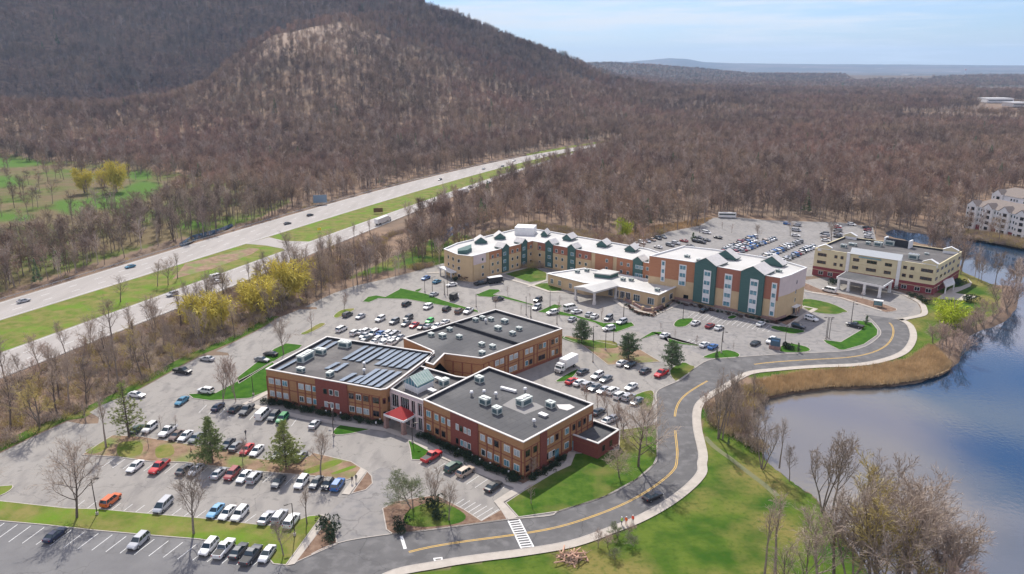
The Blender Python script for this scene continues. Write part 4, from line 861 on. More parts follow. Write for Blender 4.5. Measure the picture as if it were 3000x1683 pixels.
for t in(.08,.25,.4,.55,.7,.93):
    for z in(6.0,9.2): window(md,f1,f2,t,z,2.6,1.2,M_dpane,M_framed,2)
for t in(.2,.45,.7): window(md,f1,f2,t,1.6,2.2,1.8,M_dpane,M_frame,2,.3)
for X in(1260,1400,1520): window(md,f0,f1,tx(f0,f1,2,X_('H',X)),1.5,2.0,1.6,M_dpane,M_frame,2,.3)
for X in(380,480): window(md,f0,f1,tx(f0,f1,2,X_('H',X)),1.5,2.0,1.6,M_dpane,M_frame,2,.3)
tA,tB=tx(f0,f1,HM,X_('H',690)),tx(f0,f1,HM,X_('H',1232))
for t in(tA-.01,tB-.01): panel(md,'pilaster',f0,f1,t-.014,t+.014,0,HM+.3,M_white,.45)
n_,d_,l_=nrm_of(f0,f1); qa,qb=lerp(f0,f1,tA),lerp(f0,f1,tB)
k=MB(); fo=[shift(qa,n_,.6),shift(qb,n_,.6)]; bo=[shift(qa,n_,-1.4),shift(qb,n_,-1.4)]
k.add([(*fo[0],HM+.1),(*fo[1],HM+.1),(*bo[1],HM+2.3),(*bo[0],HM+2.3),(*bo[0],HM-.5),(*bo[1],HM-.5)],[(0,1,2,3),(3,2,5,4),(0,3,4),(1,5,2)]); k.build('mansard_roof',mat('pale_metal_roof',(.68,.70,.68),.4),md)
k=MB(); slab(k,qa,qb,.18,.62,10.45,10.95,.3); k.build('awning',mat('teal_awning',(.2,.32,.36),.6),md)
def pediment(a,b,z0,dep=1.6):
    n,d,l=nrm_of(a,b); q=[shift(a,n,.2),shift(b,n,.2)]; q+=[shift(q[1],n,-dep),shift(q[0],n,-dep)]
    gable_box(md,q[0],q[1],q[2],q[3],z0+.9,z0+2.2,M_white,M_cream,('pediment_roof','pediment'))
    k=MB(); slab(k,a,b,.02,.98,z0-.8,z0+.9,.12); k.build('pediment_base',M_white,md)
for (x0,y0,x1,y1) in((345,455,500,470),(1450,610,1620,640),(1670,480,1840,500),(620,325,760,345)):
    pediment(Z('H',x0,y0,HM+.5),Z('H',x1,y1,HM+.5),HM)
pp=ZP("H 545,762 1045,862 1148,795 640,705",5.0); k=MB(); k.prism(pp,4.1,4.9,bottom=True); k.build('portico_beam',M_white,md); k=MB(); k.prism([lerp(p,cen(pp),.04) for p in pp],4.9,5.05); k.build('portico_roof',M_memb,md)
for t,e in((0.03,0),(.26,0),(.62,0),(.96,0),(.9,1)):
    p=lerp(pp[0],pp[1],t) if e==0 else lerp(pp[1],pp[2],t); p=lerp(p,cen(pp),.06); k=MB(); k.box((*p,2.0),(.9,.9,4.2),R(47)); k.box((*p,.35),(1.15,1.15,.8),R(47)); k.build('column',M_white,md)
q=ZP("H 1665,800 1780,770 1800,830 1700,870",3.2); k=MB(); k.prism(q,2.7,3.2,bottom=True); k.build('side_porch_roof',M_white,md)
for p in q: k=MB(); k.box((*lerp(p,cen(q),.12),1.35),(.4,.4,2.7),R(47)); k.build('porch_column',M_white,md)
for i,(x,y,a_,b_,c_) in enumerate([(620,440,2.4,1.6,1.2),(715,420,3,1.8,.9),(880,410,1.8,1.4,1.1),(985,425,3.2,2,1.6),(1110,415,4,2.2,1.8),(1360,560,3.6,2.6,1.8),(1500,515,1.6,1,.5)]):
    p=Z('H',x,y,HM-.2); unit(*p,HM-.8,a_,b_,c_,R(-41),'grey rooftop unit on the clinic roof, %s from left'%nth(i),'units on the clinic roof')
a,b=Z('H',1060,380,HM+1),Z('H',1320,420,HM+1); k=MB(); slab(k,a,b,0,1,HM-.8,HM+2.2,0,.5); k.build('roof_screen',M_black,md)
for t in(0,1): k=MB(); slab(k,a,b,t-.03,t+.03,HM-.8,HM+2.5,.8,3); k.build('screen_pier',M_white,md)
# ---- far condominiums
def condo(a,b,depth,H,seed,label,nb):
    r=empty('apartment_house'); tag(r,label,'apartment house','pale apartment houses across the river')
    n,d,l=nrm_of(a,b); c_,e_=shift(b,n,-depth),shift(a,n,-depth)
    k=MB(); k.prism([a,b,c_,e_],0,H); k.build('wall',M_siding,r)
    q=[shift(shift(a,n,.6),d,-.6),shift(shift(b,n,.6),d,.6),shift(shift(c_,n,-.6),d,.6),shift(shift(e_,n,-.6),d,-.6)]
    m1=shift(lerp(q[0],q[3],.5),d,depth*.42);m2=shift(lerp(q[1],q[2],.5),d,-depth*.42)
    k=MB(); k.add([(*p,H) for p in q]+[(*m1,H+4),(*m2,H+4)],[(0,1,5,4),(1,2,5),(2,3,4,5),(3,0,4)]); k.build('roof',M_shing,r)
    for i in range(nb):
        t0=(i+.5)/nb; dt=3.2/l
        if i%2==0:
            panel(r,'bay',a,b,t0-dt,t0+dt,0,H+.2,M_white,1.4); A_,B_=shift(lerp(a,b,t0-dt),n,1.4),shift(lerp(a,b,t0+dt),n,1.4)
            bay=[shift(A_,n,.4),shift(B_,n,.4),shift(B_,n,-5),shift(A_,n,-5)]; gable_box(r,*bay,H+.3,H+3.0,M_shing,M_white,('gable_roof','gable'))
            for z in(2.2,5.2,8.2,11.1)[:int(H/3)]: window(r,A_,B_,.62,z,2.4,1.9,M_dpane,M_white,1,.08); window(r,A_,B_,.18,z,1,1.4,M_pane,M_white,1,.08)
        else:
            panel(r,'brick_base',a,b,t0-dt*.9,t0+dt*.9,0,2.9,M_maroon,.1)
            for z in(5.2,8.2,11.1)[:int(H/3)-1]:
                for s in(-.5,.1,.7): window(r,a,b,t0+s*dt,z,1.1,1.5,M_pane,M_white,1,.08)
    return r
a=Z('P',885,690,1); b=Z('P',1300,790,1); b=lerp(a,b,1.9)
condo(a,b,17,12.6,1,'four storey white apartment house on the river bank, nearest the water',9)
n_,d_,l_=nrm_of(a,b); a2=G(2907,566,13); condo(a2,shift(a2,d_,70),17,13,2,'white apartment house standing behind the riverside one',7)
# ---- distant buildings
for i,(x,y,w_,h,dz,lb,m_) in enumerate([(2915,300,62,9,40,'long white flat-roofed hall far off in the woods',M_white),(2975,312,40,8,30,'pale low hall right of the long white hall',M_cop),(2400,222,40,7,25,'grey block on the distant plain right of the wooded swell',M_cop),(2905,232,90,6,40,'white low warehouse on the horizon plain at far right',M_white),(2655,236,70,6,40,'white long shed on the distant plain',M_white),(2240,228,20,12,16,'thin pale block on the distant plain',M_cop)]):
    q=G(x,y,4); zz=float(hterr(q[0],q[1])); r=empty('distant_building',(q[0],q[1],zz),R(10*i)); tag(r,lb,'distant building')
    k=MB(); k.box((0,0,h/2+2),(w_,dz,h)); k.build('wall',m_,r); k=MB(); k.box((0,0,h+2.4),(w_+1,dz+1,.8)); k.build('roof',M_white,r); k=MB(); k.box((0,-dz/2-.1,h/2+2),(w_*.9,.3,h*.2)); k.build('window_band',M_dpane,r)
sheet('road',ZP("p 2620,349 2800,345 3060,340 3060,351 2800,355 2620,355"),0.6,M_hwy)
q=G(2828,214,10); r=empty('water_tower',(q[0],q[1],0)); tag(r,'tiny red and white water tower on the far horizon plain','water tower'); k=MB(); k.tube((0,0,0),(0,0,42),5,3,8); k.build('stem',M_white,r); k=MB(); k.tube((0,0,38),(0,0,48),6,12,12); k.tube((0,0,48),(0,0,56),12,5,12,cap=True); k.build('tank',mat('red_tank',(.5,.12,.1),.5),r)
# ================================================================ VEHICLES
PAINT={'white':(.72,.72,.70),'silver':(.42,.43,.45),'grey':(.20,.21,.22),'dark grey':(.07,.075,.085),'black':(.018,.018,.022),'red':(.50,.02,.025),'dark red':(.25,.03,.035),'blue':(.03,.13,.36),'light blue':(.16,.36,.55),'teal blue':(.04,.19,.30),'navy':(.02,.03,.07),'orange':(.62,.13,.035),'green':(.02,.22,.07),'lime green':(.04,.50,.08),'dark green':(.03,.08,.06),'brown':(.14,.09,.07),'tan':(.45,.36,.28)}
def paint(c):
    return mat('paint_'+c.replace(' ','_'),PAINT[c],0.28,spec=0.7,metal=0.15 if c in('silver','grey','dark grey') else 0.0)
M_glass=mat('car_glass',(.025,.04,.045),0.08,spec=0.9)
M_tyre=mat('tyre',(.02,.02,.02),0.9); M_rim=mat('rim',(.38,.38,.39),0.35,metal=.7); M_lamp=mat('headlight_glass',(.7,.7,.68),0.15,spec=.8); M_tail=mat('taillight',(.35,.015,.015),0.3); M_trim=mat('black_trim',(.03,.03,.032),0.6)
SHAPES={ # stations (x, halfw, zlow, zbelt), cabin (xb0,xb1,xr0,xr1,zroof,hw_roof), wheel x, wheel r
'sedan':dict(st=[(-2.38,.70,.45,.84),(-2.28,.84,.30,.97),(-1.4,.90,.24,1.00),(0,.91,.22,.97),(1.1,.91,.24,.94),(1.9,.88,.28,.84),(2.30,.78,.32,.72),(2.40,.64,.42,.62)],cab=(-1.85,1.05,-1.15,.25,1.44,.60),wx=(-1.42,1.45),wr=.33),
'hatch':dict(st=[(-2.0,.74,.42,.92),(-1.92,.85,.30,1.0),(-1.2,.89,.24,1.02),(0,.9,.22,1.0),(1.0,.9,.24,.98),(1.7,.86,.28,.88),(2.0,.78,.34,.76),(2.08,.64,.44,.66)],cab=(-1.93,1.1,-1.55,.3,1.52,.62),wx=(-1.25,1.3),wr=.33),
'SUV':dict(st=[(-2.35,.78,.45,1.05),(-2.28,.9,.34,1.12),(-1.4,.95,.28,1.13),(0,.96,.26,1.10),(1.1,.96,.28,1.08),(1.9,.93,.32,1.0),(2.30,.84,.36,.88),(2.38,.7,.48,.76)],cab=(-2.25,1.1,-1.95,.45,1.74,.68),wx=(-1.42,1.45),wr=.38),
'minivan':dict(st=[(-2.5,.80,.42,1.02),(-2.42,.92,.30,1.10),(-1.4,.97,.26,1.12),(0,.98,.24,1.10),(1.3,.97,.26,1.08),(2.1,.93,.30,.92),(2.45,.82,.36,.76),(2.55,.68,.46,.66)],cab=(-2.42,1.7,-2.2,.75,1.76,.72),wx=(-1.5,1.6),wr=.35),
'van':dict(st=[(-2.75,.92,.42,1.3),(-2.70,.98,.34,1.34),(-1.4,1.0,.3,1.34),(0,1.0,.3,1.34),(1.4,1.0,.3,1.3),(2.2,.96,.32,1.12),(2.65,.86,.36,.95),(2.75,.72,.46,.8)],cab=(-2.72,1.9,-2.68,1.2,2.2,.86),wx=(-1.7,1.75),wr=.37),
'pickup':dict(st=[(-2.88,.88,.55,1.1),(-2.82,.96,.42,1.16),(-1.5,.99,.36,1.16),(-.6,.99,.34,1.18),(1.1,.99,.36,1.15),(2.2,.96,.40,1.08),(2.75,.88,.42,.98),(2.88,.74,.54,.82)],cab=(-.9,1.25,-.6,.5,1.84,.70),wx=(-1.75,1.85),wr=.42)}
def loft(k,st,mi=0):
    rings=[]
    for x,hw,zl,zb in st:
        zm=(zl+zb)/2
        half=[(hw*.82,zl),(hw*.99,zl+.1),(hw,zm),(hw*.95,zb-.05),(hw*.82,zb+.02)]
        pts=half+[(-y,z) for y,z in half[::-1]]
        rings.append([(x,y,z) for y,z in pts])
    n=10;vs=[p for r in rings for p in r];fs=[]
    for i in range(len(rings)-1):
        for j in range(n): fs.append((i*n+j,i*n+(j+1)%n,(i+1)*n+(j+1)%n,(i+1)*n+j))
    fs.append(tuple(range(n))[::-1]); fs.append(tuple((len(rings)-1)*n+j for j in range(n)))
    k.add(vs,fs,mi)
def cabin_pts(s,zb_off=0.0):
    xb0,xb1,xr0,xr1,zr,hr=s['cab']; hw=max(q[1] for q in s['st'])*.90
    zb=[q[3] for q in s['st'] if xb0<=q[0]<=xb1]; z=max(zb)-.06
    return xb0,xb1,xr0,xr1,zr,hr,hw,z
def body_mb(kind,k=None,mi=0):
    s=SHAPES[kind]; k=k or MB(); loft(k,s['st'],mi)
    xb0,xb1,xr0,xr1,zr,hr,hw,z=cabin_pts(s)
    # roof skin with thickness and pillars
    k.add([(xr0,-hr,zr-.05),(xr1,-hr,zr-.05),(xr1,hr,zr-.05),(xr0,hr,zr-.05),(xr0+.06,-hr+.08,zr),(xr1-.06,-hr+.08,zr),(xr1-.06,hr-.08,zr),(xr0+.06,hr-.08,zr)],[(0,1,5,4),(1,2,6,5),(2,3,7,6),(3,0,4,7),(4,5,6,7)],mi)
    for sy in(-1,1):
        k.tube((xb0,sy*hw,z),(xr0,sy*hr,zr-.03),.06,.05,4,mi); k.tube((xb1,sy*hw,z),(xr1,sy*hr,zr-.03),.05,.045,4,mi)
        for f in((.5,) if kind in('sedan','hatch','pickup') else (.32,.64)): 
            k.tube((xb0+(xb1-xb0)*f,sy*hw*1.0,z),(xr0+(xr1-xr0)*f,sy*hr,zr-.03),.05,.045,4,mi)
    return k
def glass_mb(kind,which,k=None,mi=0):
    s=SHAPES[kind];k=k or MB(); xb0,xb1,xr0,xr1,zr,hr,hw,z=cabin_pts(s); zt=zr-.05
    q={'windshield':[(xb1,-hw,z),(xb1,hw,z),(xr1,hr,zt),(xr1,-hr,zt)],'rear_window':[(xb0,hw,z),(xb0,-hw,z),(xr0,-hr,zt),(xr0,hr,zt)],'l':[(xb1,hw,z),(xb0,hw,z),(xr0,hr,zt),(xr1,hr,zt)],'r':[(xb0,-hw,z),(xb1,-hw,z),(xr1,-hr,zt),(xr0,-hr,zt)]}[which]
    k.add(q,[(0,1,2,3)],mi); return k
def wheel_mb(r,k=None,c=(0,0,0),mi=0):
    k=k or MB(); x,y,z=c; k.tube((x,y-.12,z),(x,y+.12,z),r,r,12,mi,cap=True); return k
PROTO={}
def proto_detailed(kind):
    s=SHAPES[kind]; root=empty({'SUV':'suv'}.get(kind,kind)+'_car' if kind in('sedan','hatch','SUV') else kind)
    body_mb(kind).build('body',paint('white'),root)
    for w_ in('windshield','rear_window'): glass_mb(kind,w_).build(w_,M_glass if kind!='van' or w_=='windshield' else paint('white'),root)
    for w_ in 'lr': glass_mb(kind,w_).build('side_window',M_glass if kind!='van' else M_glass,root)
    hw=max(q[1] for q in s['st'])
    for x in s['wx']:
        for sy in(-1,1):
            o=wheel_mb(s['wr']).build('wheel',M_tyre,root,loc=(x,sy*(hw-.10),s['wr'])); k=MB(); k.tube((0,sy*.08,0),(0,sy*.135,0),s['wr']*.62,s['wr']*.55,10,cap=True); k.build('rim',M_rim,o)
    xf,xr_=s['st'][-2],s['st'][1]
    for sy in(-1,1):
        k=MB(); k.box((xf[0]+.02,sy*xf[1]*.74,xf[3]-.12),(.14,.34,.16)); k.build('headlight',M_lamp,root)
        k=MB(); k.box((xr_[0]-.04,sy*xr_[1]*.80,xr_[3]-.16),(.10,.22,.22)); k.build('taillight',M_tail,root)
    k=MB(); k.box((s['st'][-1][0]+.0,0,.52),(.08,1.1,.16)); k.build('grille',M_trim,root)
    if kind=='pickup':
        k=MB(); k.box((-1.85,0,1.19),(1.75,1.56,.03)); k.build('cargo_bed',M_trim,root)
    return root
M_prim=[None,M_glass,M_tyre]
def proto_simple(kind):
    s=SHAPES[kind];k=body_mb(kind)
    for w_ in('windshield','rear_window','l','r'): glass_mb(kind,w_,k,1)
    hw=max(q[1] for q in s['st'])
    for x in s['wx']:
        for sy in(-1,1): wheel_mb(s['wr'],k,(x,sy*(hw-.10),s['wr']),2)
    if kind=='pickup': k.box((-1.85,0,1.19),(1.75,1.56,.03),0,2)
    return k.mesh(kind,[paint('white'),M_glass,M_tyre])
SIMPLE={}
def place_car(kind,c,p,rz,label,group,detail=True,z=0.05):
    nm={'SUV':'suv_car','sedan':'sedan_car','hatch':'hatch_car'}.get(kind,kind)
    if detail:
        if kind not in PROTO: PROTO[kind]=proto_detailed(kind); r=PROTO[kind]
        else: r=copy_tree(PROTO[kind])
        for ch in r.children:
            if ch.name.split('.')[0]=='body' or (kind=='van' and ch.name.split('.')[0]=='rear_window'):
                ch.material_slots[0].link='OBJECT'; ch.material_slots[0].material=paint(c)
    else:
        if kind not in SIMPLE: SIMPLE[kind]=proto_simple(kind)
        r=bpy.data.objects.new(nm,SIMPLE[kind]); C.objects.link(r)
        r.material_slots[0].link='OBJECT'; r.material_slots[0].material=paint(c)
    r.location=(p[0],p[1],z); r.rotation_euler=(0,0,rz)
    tag(r,label,{'SUV':'SUV','hatch':'car','sedan':'car'}.get(kind,kind),group); return r
def heading(fk,x0,y0,x1,y1):
    a,b=Z(fk,x0,y0),Z(fk,x1,y1); return math.atan2(b[1]-a[1],b[0]-a[0])
ABB={'s':'sedan','h':'hatch','u':'SUV','m':'minivan','v':'van','p':'pickup'}
CAB={'w':'white','si':'silver','g':'grey','dg':'dark grey','k':'black','r':'red','dr':'dark red','b':'blue','lb':'light blue','tb':'teal blue','n':'navy','o':'orange','gr':'green','lg':'lime green','dgr':'dark green','br':'brown','t':'tan'}
def fleet(fk,hd,items,where,detail=True,z=0.05,group=None):
    L_=[]
    for e in items.split(';'):
        a=e.split(); L_.append((float(a[0]),float(a[1]),ABB[a[2]],CAB[a[3]],float(a[4]) if len(a)>4 else 0))
    order=sorted(range(len(L_)),key=lambda i:L_[i][0])
    for rank,i in enumerate(order):
        X,Y,kd,c,fl=L_[i]; p=Z(fk,X,Y,0.75)
        rz=hd+(math.pi if rng.random()<.35 else 0)+(R(fl) if fl else 0)+R(rng.uniform(-1.5,1.5))
        nm={'sedan':'sedan','hatch':'hatchback','SUV':'SUV','minivan':'minivan','van':'van','pickup':'pickup'}[kd]
        lb='%s %s, %s from left in the %s'%(c,nm,nth(rank),where) if len(L_)>1 else '%s %s %s'%(c,nm,where)
        place_car(kd,c,p,rz,lb,group or 'cars in the '+where if len(L_)>1 else None,detail,z)
h1=heading('A',240,918,80,1040)
fleet('A',h1,'415 985 s n;1045 1035 u si;1575 1080 u w;1690 1090 p w;1800 1105 s dg;1895 1140 p dg;2015 1130 s si','lowest parking row below the grass bank')
h2=heading('A',900,690,780,770)
fleet('A',h1,'835 725 u o;1230 765 m si;1625 805 s lb;1715 820 s w;1810 830 u w;2010 855 s si;2110 850 u si;2200 880 u w','row along the top of the grass bank')
fleet('A',h1,'1020 470 s w;1200 475 p r;1390 492 s dg;1475 497 s si;1650 520 s si;1750 530 u dr;1840 547 s w;1920 555 u si;2100 585 s dg;2275 592 u w;2385 592 s dg;2470 605 h k;2548 608 u b','row below the planted island')
fleet('A',h1,'1030 190 s dgr;1130 180 u w;1265 205 p w;1330 237 s br;1400 240 s w;1475 255 s g;1720 300 s dg;1780 318 s g;1862 340 s r;1938 352 s w;2100 380 s si;2190 385 u w;2270 390 s g','row above the planted island')
fleet('A',h1,'1645 20 s n;1775 35 s k;1860 45 p dg;1985 82 v w;2065 95 u dg;2130 112 u gr;2375 150 s si','row facing the front walkway')
hp=heading('O',1140,885,1265,905)
fleet('O',hp,'1205 890 s w;1610 682 p k;1825 572 s si;2310 580 s g;2385 530 s k;1815 855 u w','side drive next to the wooded belt')
fleet('O',h1,'1602 945 s tb','parked alone at the open corner of the upper left lot')
hr=heading('B',1400,425,1510,360)
fleet('B',hr,'1455 395 p r;1615 475 u dgr;1710 510 u t;1920 620 s k','bays along the right wing walkway')
hm=heading('M',1262,722,1372,672)
fleet('M',hm,'1320 695 s k','driving on the curving road beside the lawn')
h8=heading('C',1445,300,1545,245)
fleet('C',h8,'1150 222 u dg;1285 240 s si;1495 268 u w;1645 295 u g;1790 258 u dg;1768 315 s g;1855 332 s r;1935 346 s br;2003 345 s si;2018 288 h lg','lot behind the solar panel wing',z=.04)
fleet('C',h8,'1085 375 m w','parked nearest the back corner of the solar roof')
fleet('I',h8,'600 535 u w;685 520 s w;745 515 u w;835 540 m w;930 540 s b;1030 540 u w;1110 545 u si;720 570 s si;975 570 s w;740 605 s g;900 610 u w;995 600 s w;860 640 s w;960 655 s w;1075 655 u w;1160 595 s si;1095 610 s w;1050 585 u si','crowded block behind the solar panel wing',z=.04)
fleet('I',h8,'1250 172 u k;1520 210 u w;1755 235 u k;1912 262 u br;2028 260 p w;1735 395 s w;1625 450 s w','row behind the rear wing',z=.04)
he=heading('E',1225,1030,1335,965); hx=heading('E',1390,1070,1530,1040)
fleet('E',he,'85 838 s si;-10 650 s b;120 690 s tb;20 975 u w','upper left lot past the bright lawn',False,.05)
fleet('E',hx,'290 728 s w;625 712 p k;830 892 u dg','drive before the left apartment wing',False,.05)
fleet('E',he,'1292 905 u k;1280 992 u si;1885 1070 s si;1950 1092 s w;2112 1115 u g;2265 1150 s dg;1690 1125 s si','island lot before the canopy',False,.05)
fleet('E',hx,'1460 1052 u w;1670 1000 v w;1742 1038 s w;2115 1237 u w','crosswise rows before the canopy',False,.05)
hd=heading('D',1170,690,1280,635)
fleet('D',hd,'1225 658 s r;1285 670 s w;1345 692 u si;1400 708 s g;1465 728 s si;1535 735 u w;1310 587 s dg;1420 620 u w;1485 642 s g','paired rows behind the right wing',z=.04)
fleet('D',hd,'1590 770 u w;1655 782 u si;1718 812 s g;1545 935 s si;1428 890 s dg;1500 955 s w','rows near the annex',z=.04)
fleet('D',hd,'1675 702 s w','parked alone between the truck lot rows')
fleet('D',hd,'1605 522 s w;1670 537 s k;1782 580 s dg','row under the dark pines',z=.04)
fleet('p',hd,'1937 1094 p r','parked under the round pine beside the road bend')
hs=heading('S',810,1275,915,1225)
fleet('S',hs,'950 1112 s k;860 1247 s w;1012 1277 s dr;1108 1297 s w;1550 1257 s w;535 1378 s w;80 1237 u si','lot before the four storey block',False,.05)
fleet('S',heading('S',2000,1180,2160,1225),'1950 1285 u k;2085 1205 u w','bays at the four storey end wall',False,.05)
fleet('L',hs,'165 280 s w;228 295 s b;550 268 s dg;668 252 u w','lower rows before the four storey block',False,.05)
fleet('L',heading('L',1245,125,1350,150),'1300 137 p k','parked on the edge of the big green island')
fleet('H',heading('H',390,890,540,925),'465 908 v w','waiting beside the clinic portico')
fleet('J',heading('J',130,1250,230,1225),'178 1238 s si','on the near left of the far carriageway',z=.06)
for (x,y,kd,c,lb) in ((982,980,'s','tb','driving on the far carriageway'),(2170,655,'s','dg','on the far carriageway past the crossing'),(2340,592,'s','k','approaching the blue road sign'),(1300,1190,'u','si','on the near carriageway beside the median trees'),(1632,1062,'v','w','side by side with a car on the near carriageway'),(1645,1092,'s','w','passing a van on the near carriageway')):
    fleet('J',heading('J',130,1250,230,1225),'%d %d %s %s'%(x,y,kd,c if c in CAB else 'dg'),lb,True,.06)
hk=heading('K',900,500,1200,400)
for i,(x,y,c) in enumerate(((1003,453,'k'),(1332,372,'w'),(1562,312,'w'),(1475,352,'g'),(1790,268,'w'),(1370,478,'k'),(1232,512,'k'))):
    fleet('K',hk,'%d %d s %s'%(x,y,c),['beyond the road sign on the highway','farther along the far carriageway','before the wooded hill foot','on the highway left lane near the median','as a speck where the highway enters the woods','half hidden by roadside trees','just ahead of the white lorry'][i],False,.06)
# far lots
pal=['w','w','si','si','g','dg','k','w','b','dr','si','t']
def farrow(fk,x0,y0,x1,y1,n,hd,where,seed):
    q=random.Random(seed); it=[]
    for i in range(n):
        t=i/max(n-1,1); it.append('%.1f %.1f %s %s'%(x0+(x1-x0)*t,y0+(y1-y0)*t,q.choice('sssuuumh'),q.choice(pal)))
    fleet(fk,hd,';'.join(it),where,False,.06)
hf=heading('S',1300,510,1240,490); 
hq=heading('S',1430,300,1500,330)
farrow('S',1150,490,1215,440,4,hq,'first short far lot row',1)
farrow('S',1235,440,1485,335,11,hq,'farthest diagonal row of the big lot',2)
farrow('S',1290,505,1690,355,15,hq,'second diagonal row of the big lot',3)
farrow('S',1560,570,1960,385,15,hq,'third diagonal row of the big lot',4)
farrow('S',1720,610,2110,440,15,hq,'fourth diagonal row of the big lot',5)
farrow('S',1255,480,1480,372,9,hq,'inner diagonal row of the big lot',12)
farrow('S',1600,530,1900,410,11,hq,'inner row before the clinic',13)
farrow('S',235,412,520,338,6,heading('S',210,395,290,425),'row by the tan marsh edge',6)
hc=heading('S',850,390,950,410)
fleet('S',hc,'462 445 s w;590 425 u g;652 405 u si;735 380 s dr;803 435 s dg;870 385 u k;925 395 u k;975 372 s dg;1095 345 s k;975 292 m w;890 345 s dg','scattered part of far lot',False,.06)
farrow('H',125,215,112,322,3,heading('H',70,300,165,310),'column by the bare tree in far lot',7)
farrow('H',418,305,432,375,4,heading('H',370,330,480,340),'second column of far lot',8)
farrow('H',555,240,560,335,4,heading('H',510,240,610,250),'third column of far lot',9)
farrow('H',868,240,885,345,5,heading('H',820,240,920,250),'fourth column of far lot behind clinic',10)
farrow('H',20,200,560,225,2,hc,'far kerb beneath the woods',11)
fleet('H',hc,'705 208 u w','parked alone at the far lot edge',False,.06)
# ---- trucks
def truck(p,rz,z,Lb,label,semi=False,bus=False):
    r=empty('bus' if bus else 'lorry',(*p,z),rz); tag(r,label,'bus' if bus else 'lorry')
    if bus:
        k=MB(); k.box((0,0,1.75),(Lb,2.5,2.6)); k.box((0,0,3.1),(Lb*.6,1.8,.25)); k.build('body',paint('white'),r)
        for s in(-1,1): k=MB(); k.box((0,s*1.26,2.2),(Lb*.92,.04,.9)); k.build('side_window',M_glass,r)
        k=MB(); k.box((Lb/2+.01,0,2.1),(.04,2.2,1.3)); k.build('windshield',M_glass,r); wx=(-Lb*.3,Lb*.33)
    else:
        k=MB(); k.box((-.9,0,2.35),(Lb,2.45,2.5)); k.build('cargo_box',paint('white'),r)
        k=MB(); k.box((Lb/2+.3,0,1.45),(2.0,2.2,1.7)); k.box((Lb/2+1.5,0,1.1),(.9,2.0,1.0)); k.box((Lb/2+.1,0,2.5),(1.4,2.1,.5)); k.build('cab',paint('white' if semi else 'white'),r)
        k=MB(); k.box((Lb/2+1.32,0,1.95),(.06,1.9,.7)); k.build('windshield',M_glass,r)
        for s in(-1,1): k=MB(); k.box((Lb/2+.6,s*1.11,1.9),(1.0,.04,.6)); k.build('side_window',M_glass,r)
        k=MB(); k.box((0,0,.85),(Lb+2.2,1.0,.3)); k.build('chassis',M_trim,r); k=MB(); k.box((Lb/2+1.97,0,.95),(.06,1.3,.6)); k.build('grille',M_metal,r)
        wx=(-Lb*.42,-Lb*.42+1.2,Lb/2+1.2) if semi else (-Lb*.34,Lb/2+1.2)
    for x in wx:
        for s in(-1,1):
            k=MB(); k.tube((0,-.16,0),(0,.16,0),.5,.5,12,cap=True); o=k.build('wheel',M_tyre,r,loc=(x,s*1.05,.5)); k=MB(); k.tube((0,s*.1,0),(0,s*.18,0),.28,.25,8,cap=True); k.build('rim',M_rim,o)
truck(Z('D',1190,570,.0),heading('D',1250,520,1100,600),.05,6.4,'white box lorry parked beside the rear wing')
truck(Z('K',570,785,.0),heading('K',900,640,1100,560),.06,13,'white semi lorry on the near carriageway below the brown sign',True)
truck(Z('K',1175,565,.0),heading('K',1000,620,1250,520),.06,12,'white lorry partly hidden by roadside trees',True)
truck(Z('S',1190,140,.0),heading('S',1130,140,1250,143),.06,10,'white coach parked at the edge of the far woods',bus=True)
# black trailer beside left apartment wing
r=empty('trailer',(*Z('E',790,712,0),.05),heading('E',690,712,850,690)); tag(r,'black enclosed trailer behind a pickup at the left apartment wing','trailer')
k=MB(); k.box((0,0,1.5),(6.2,2.3,2.2)); k.build('body',M_trim,r); k=MB(); k.box((0,0,2.65),(6.3,2.4,.12)); k.build('roof',M_white,r)
for x in(-.6,.6):
    for s in(-1,1): k=MB(); k.tube((x,s*1.05-.12,.38),(x,s*1.05+.12,.38),.38,.38,10,cap=True); k.build('wheel',M_tyre,r)
r=empty('box_van',(*Z('E',318,905,0),.05),heading('E',270,930,350,880)); tag(r,'small black box van parked on the bright lawn edge','van'); k=MB(); k.box((-.4,0,1.5),(3.4,2.0,2.1)); k.build('cargo_box',M_trim,r); k=MB(); k.box((1.9,0,1.0),(1.3,1.8,1.3)); k.build('cab',paint('white'),r); k=MB(); k.box((2.56,0,1.35),(.05,1.6,.5)); k.build('windshield',M_glass,r)
for x in(-1.3,1.7):
    for s in(-1,1): k=MB(); k.tube((x,s*.9-.1,.35),(x,s*.9+.1,.35),.35,.35,10,cap=True); k.build('wheel',M_tyre,r)
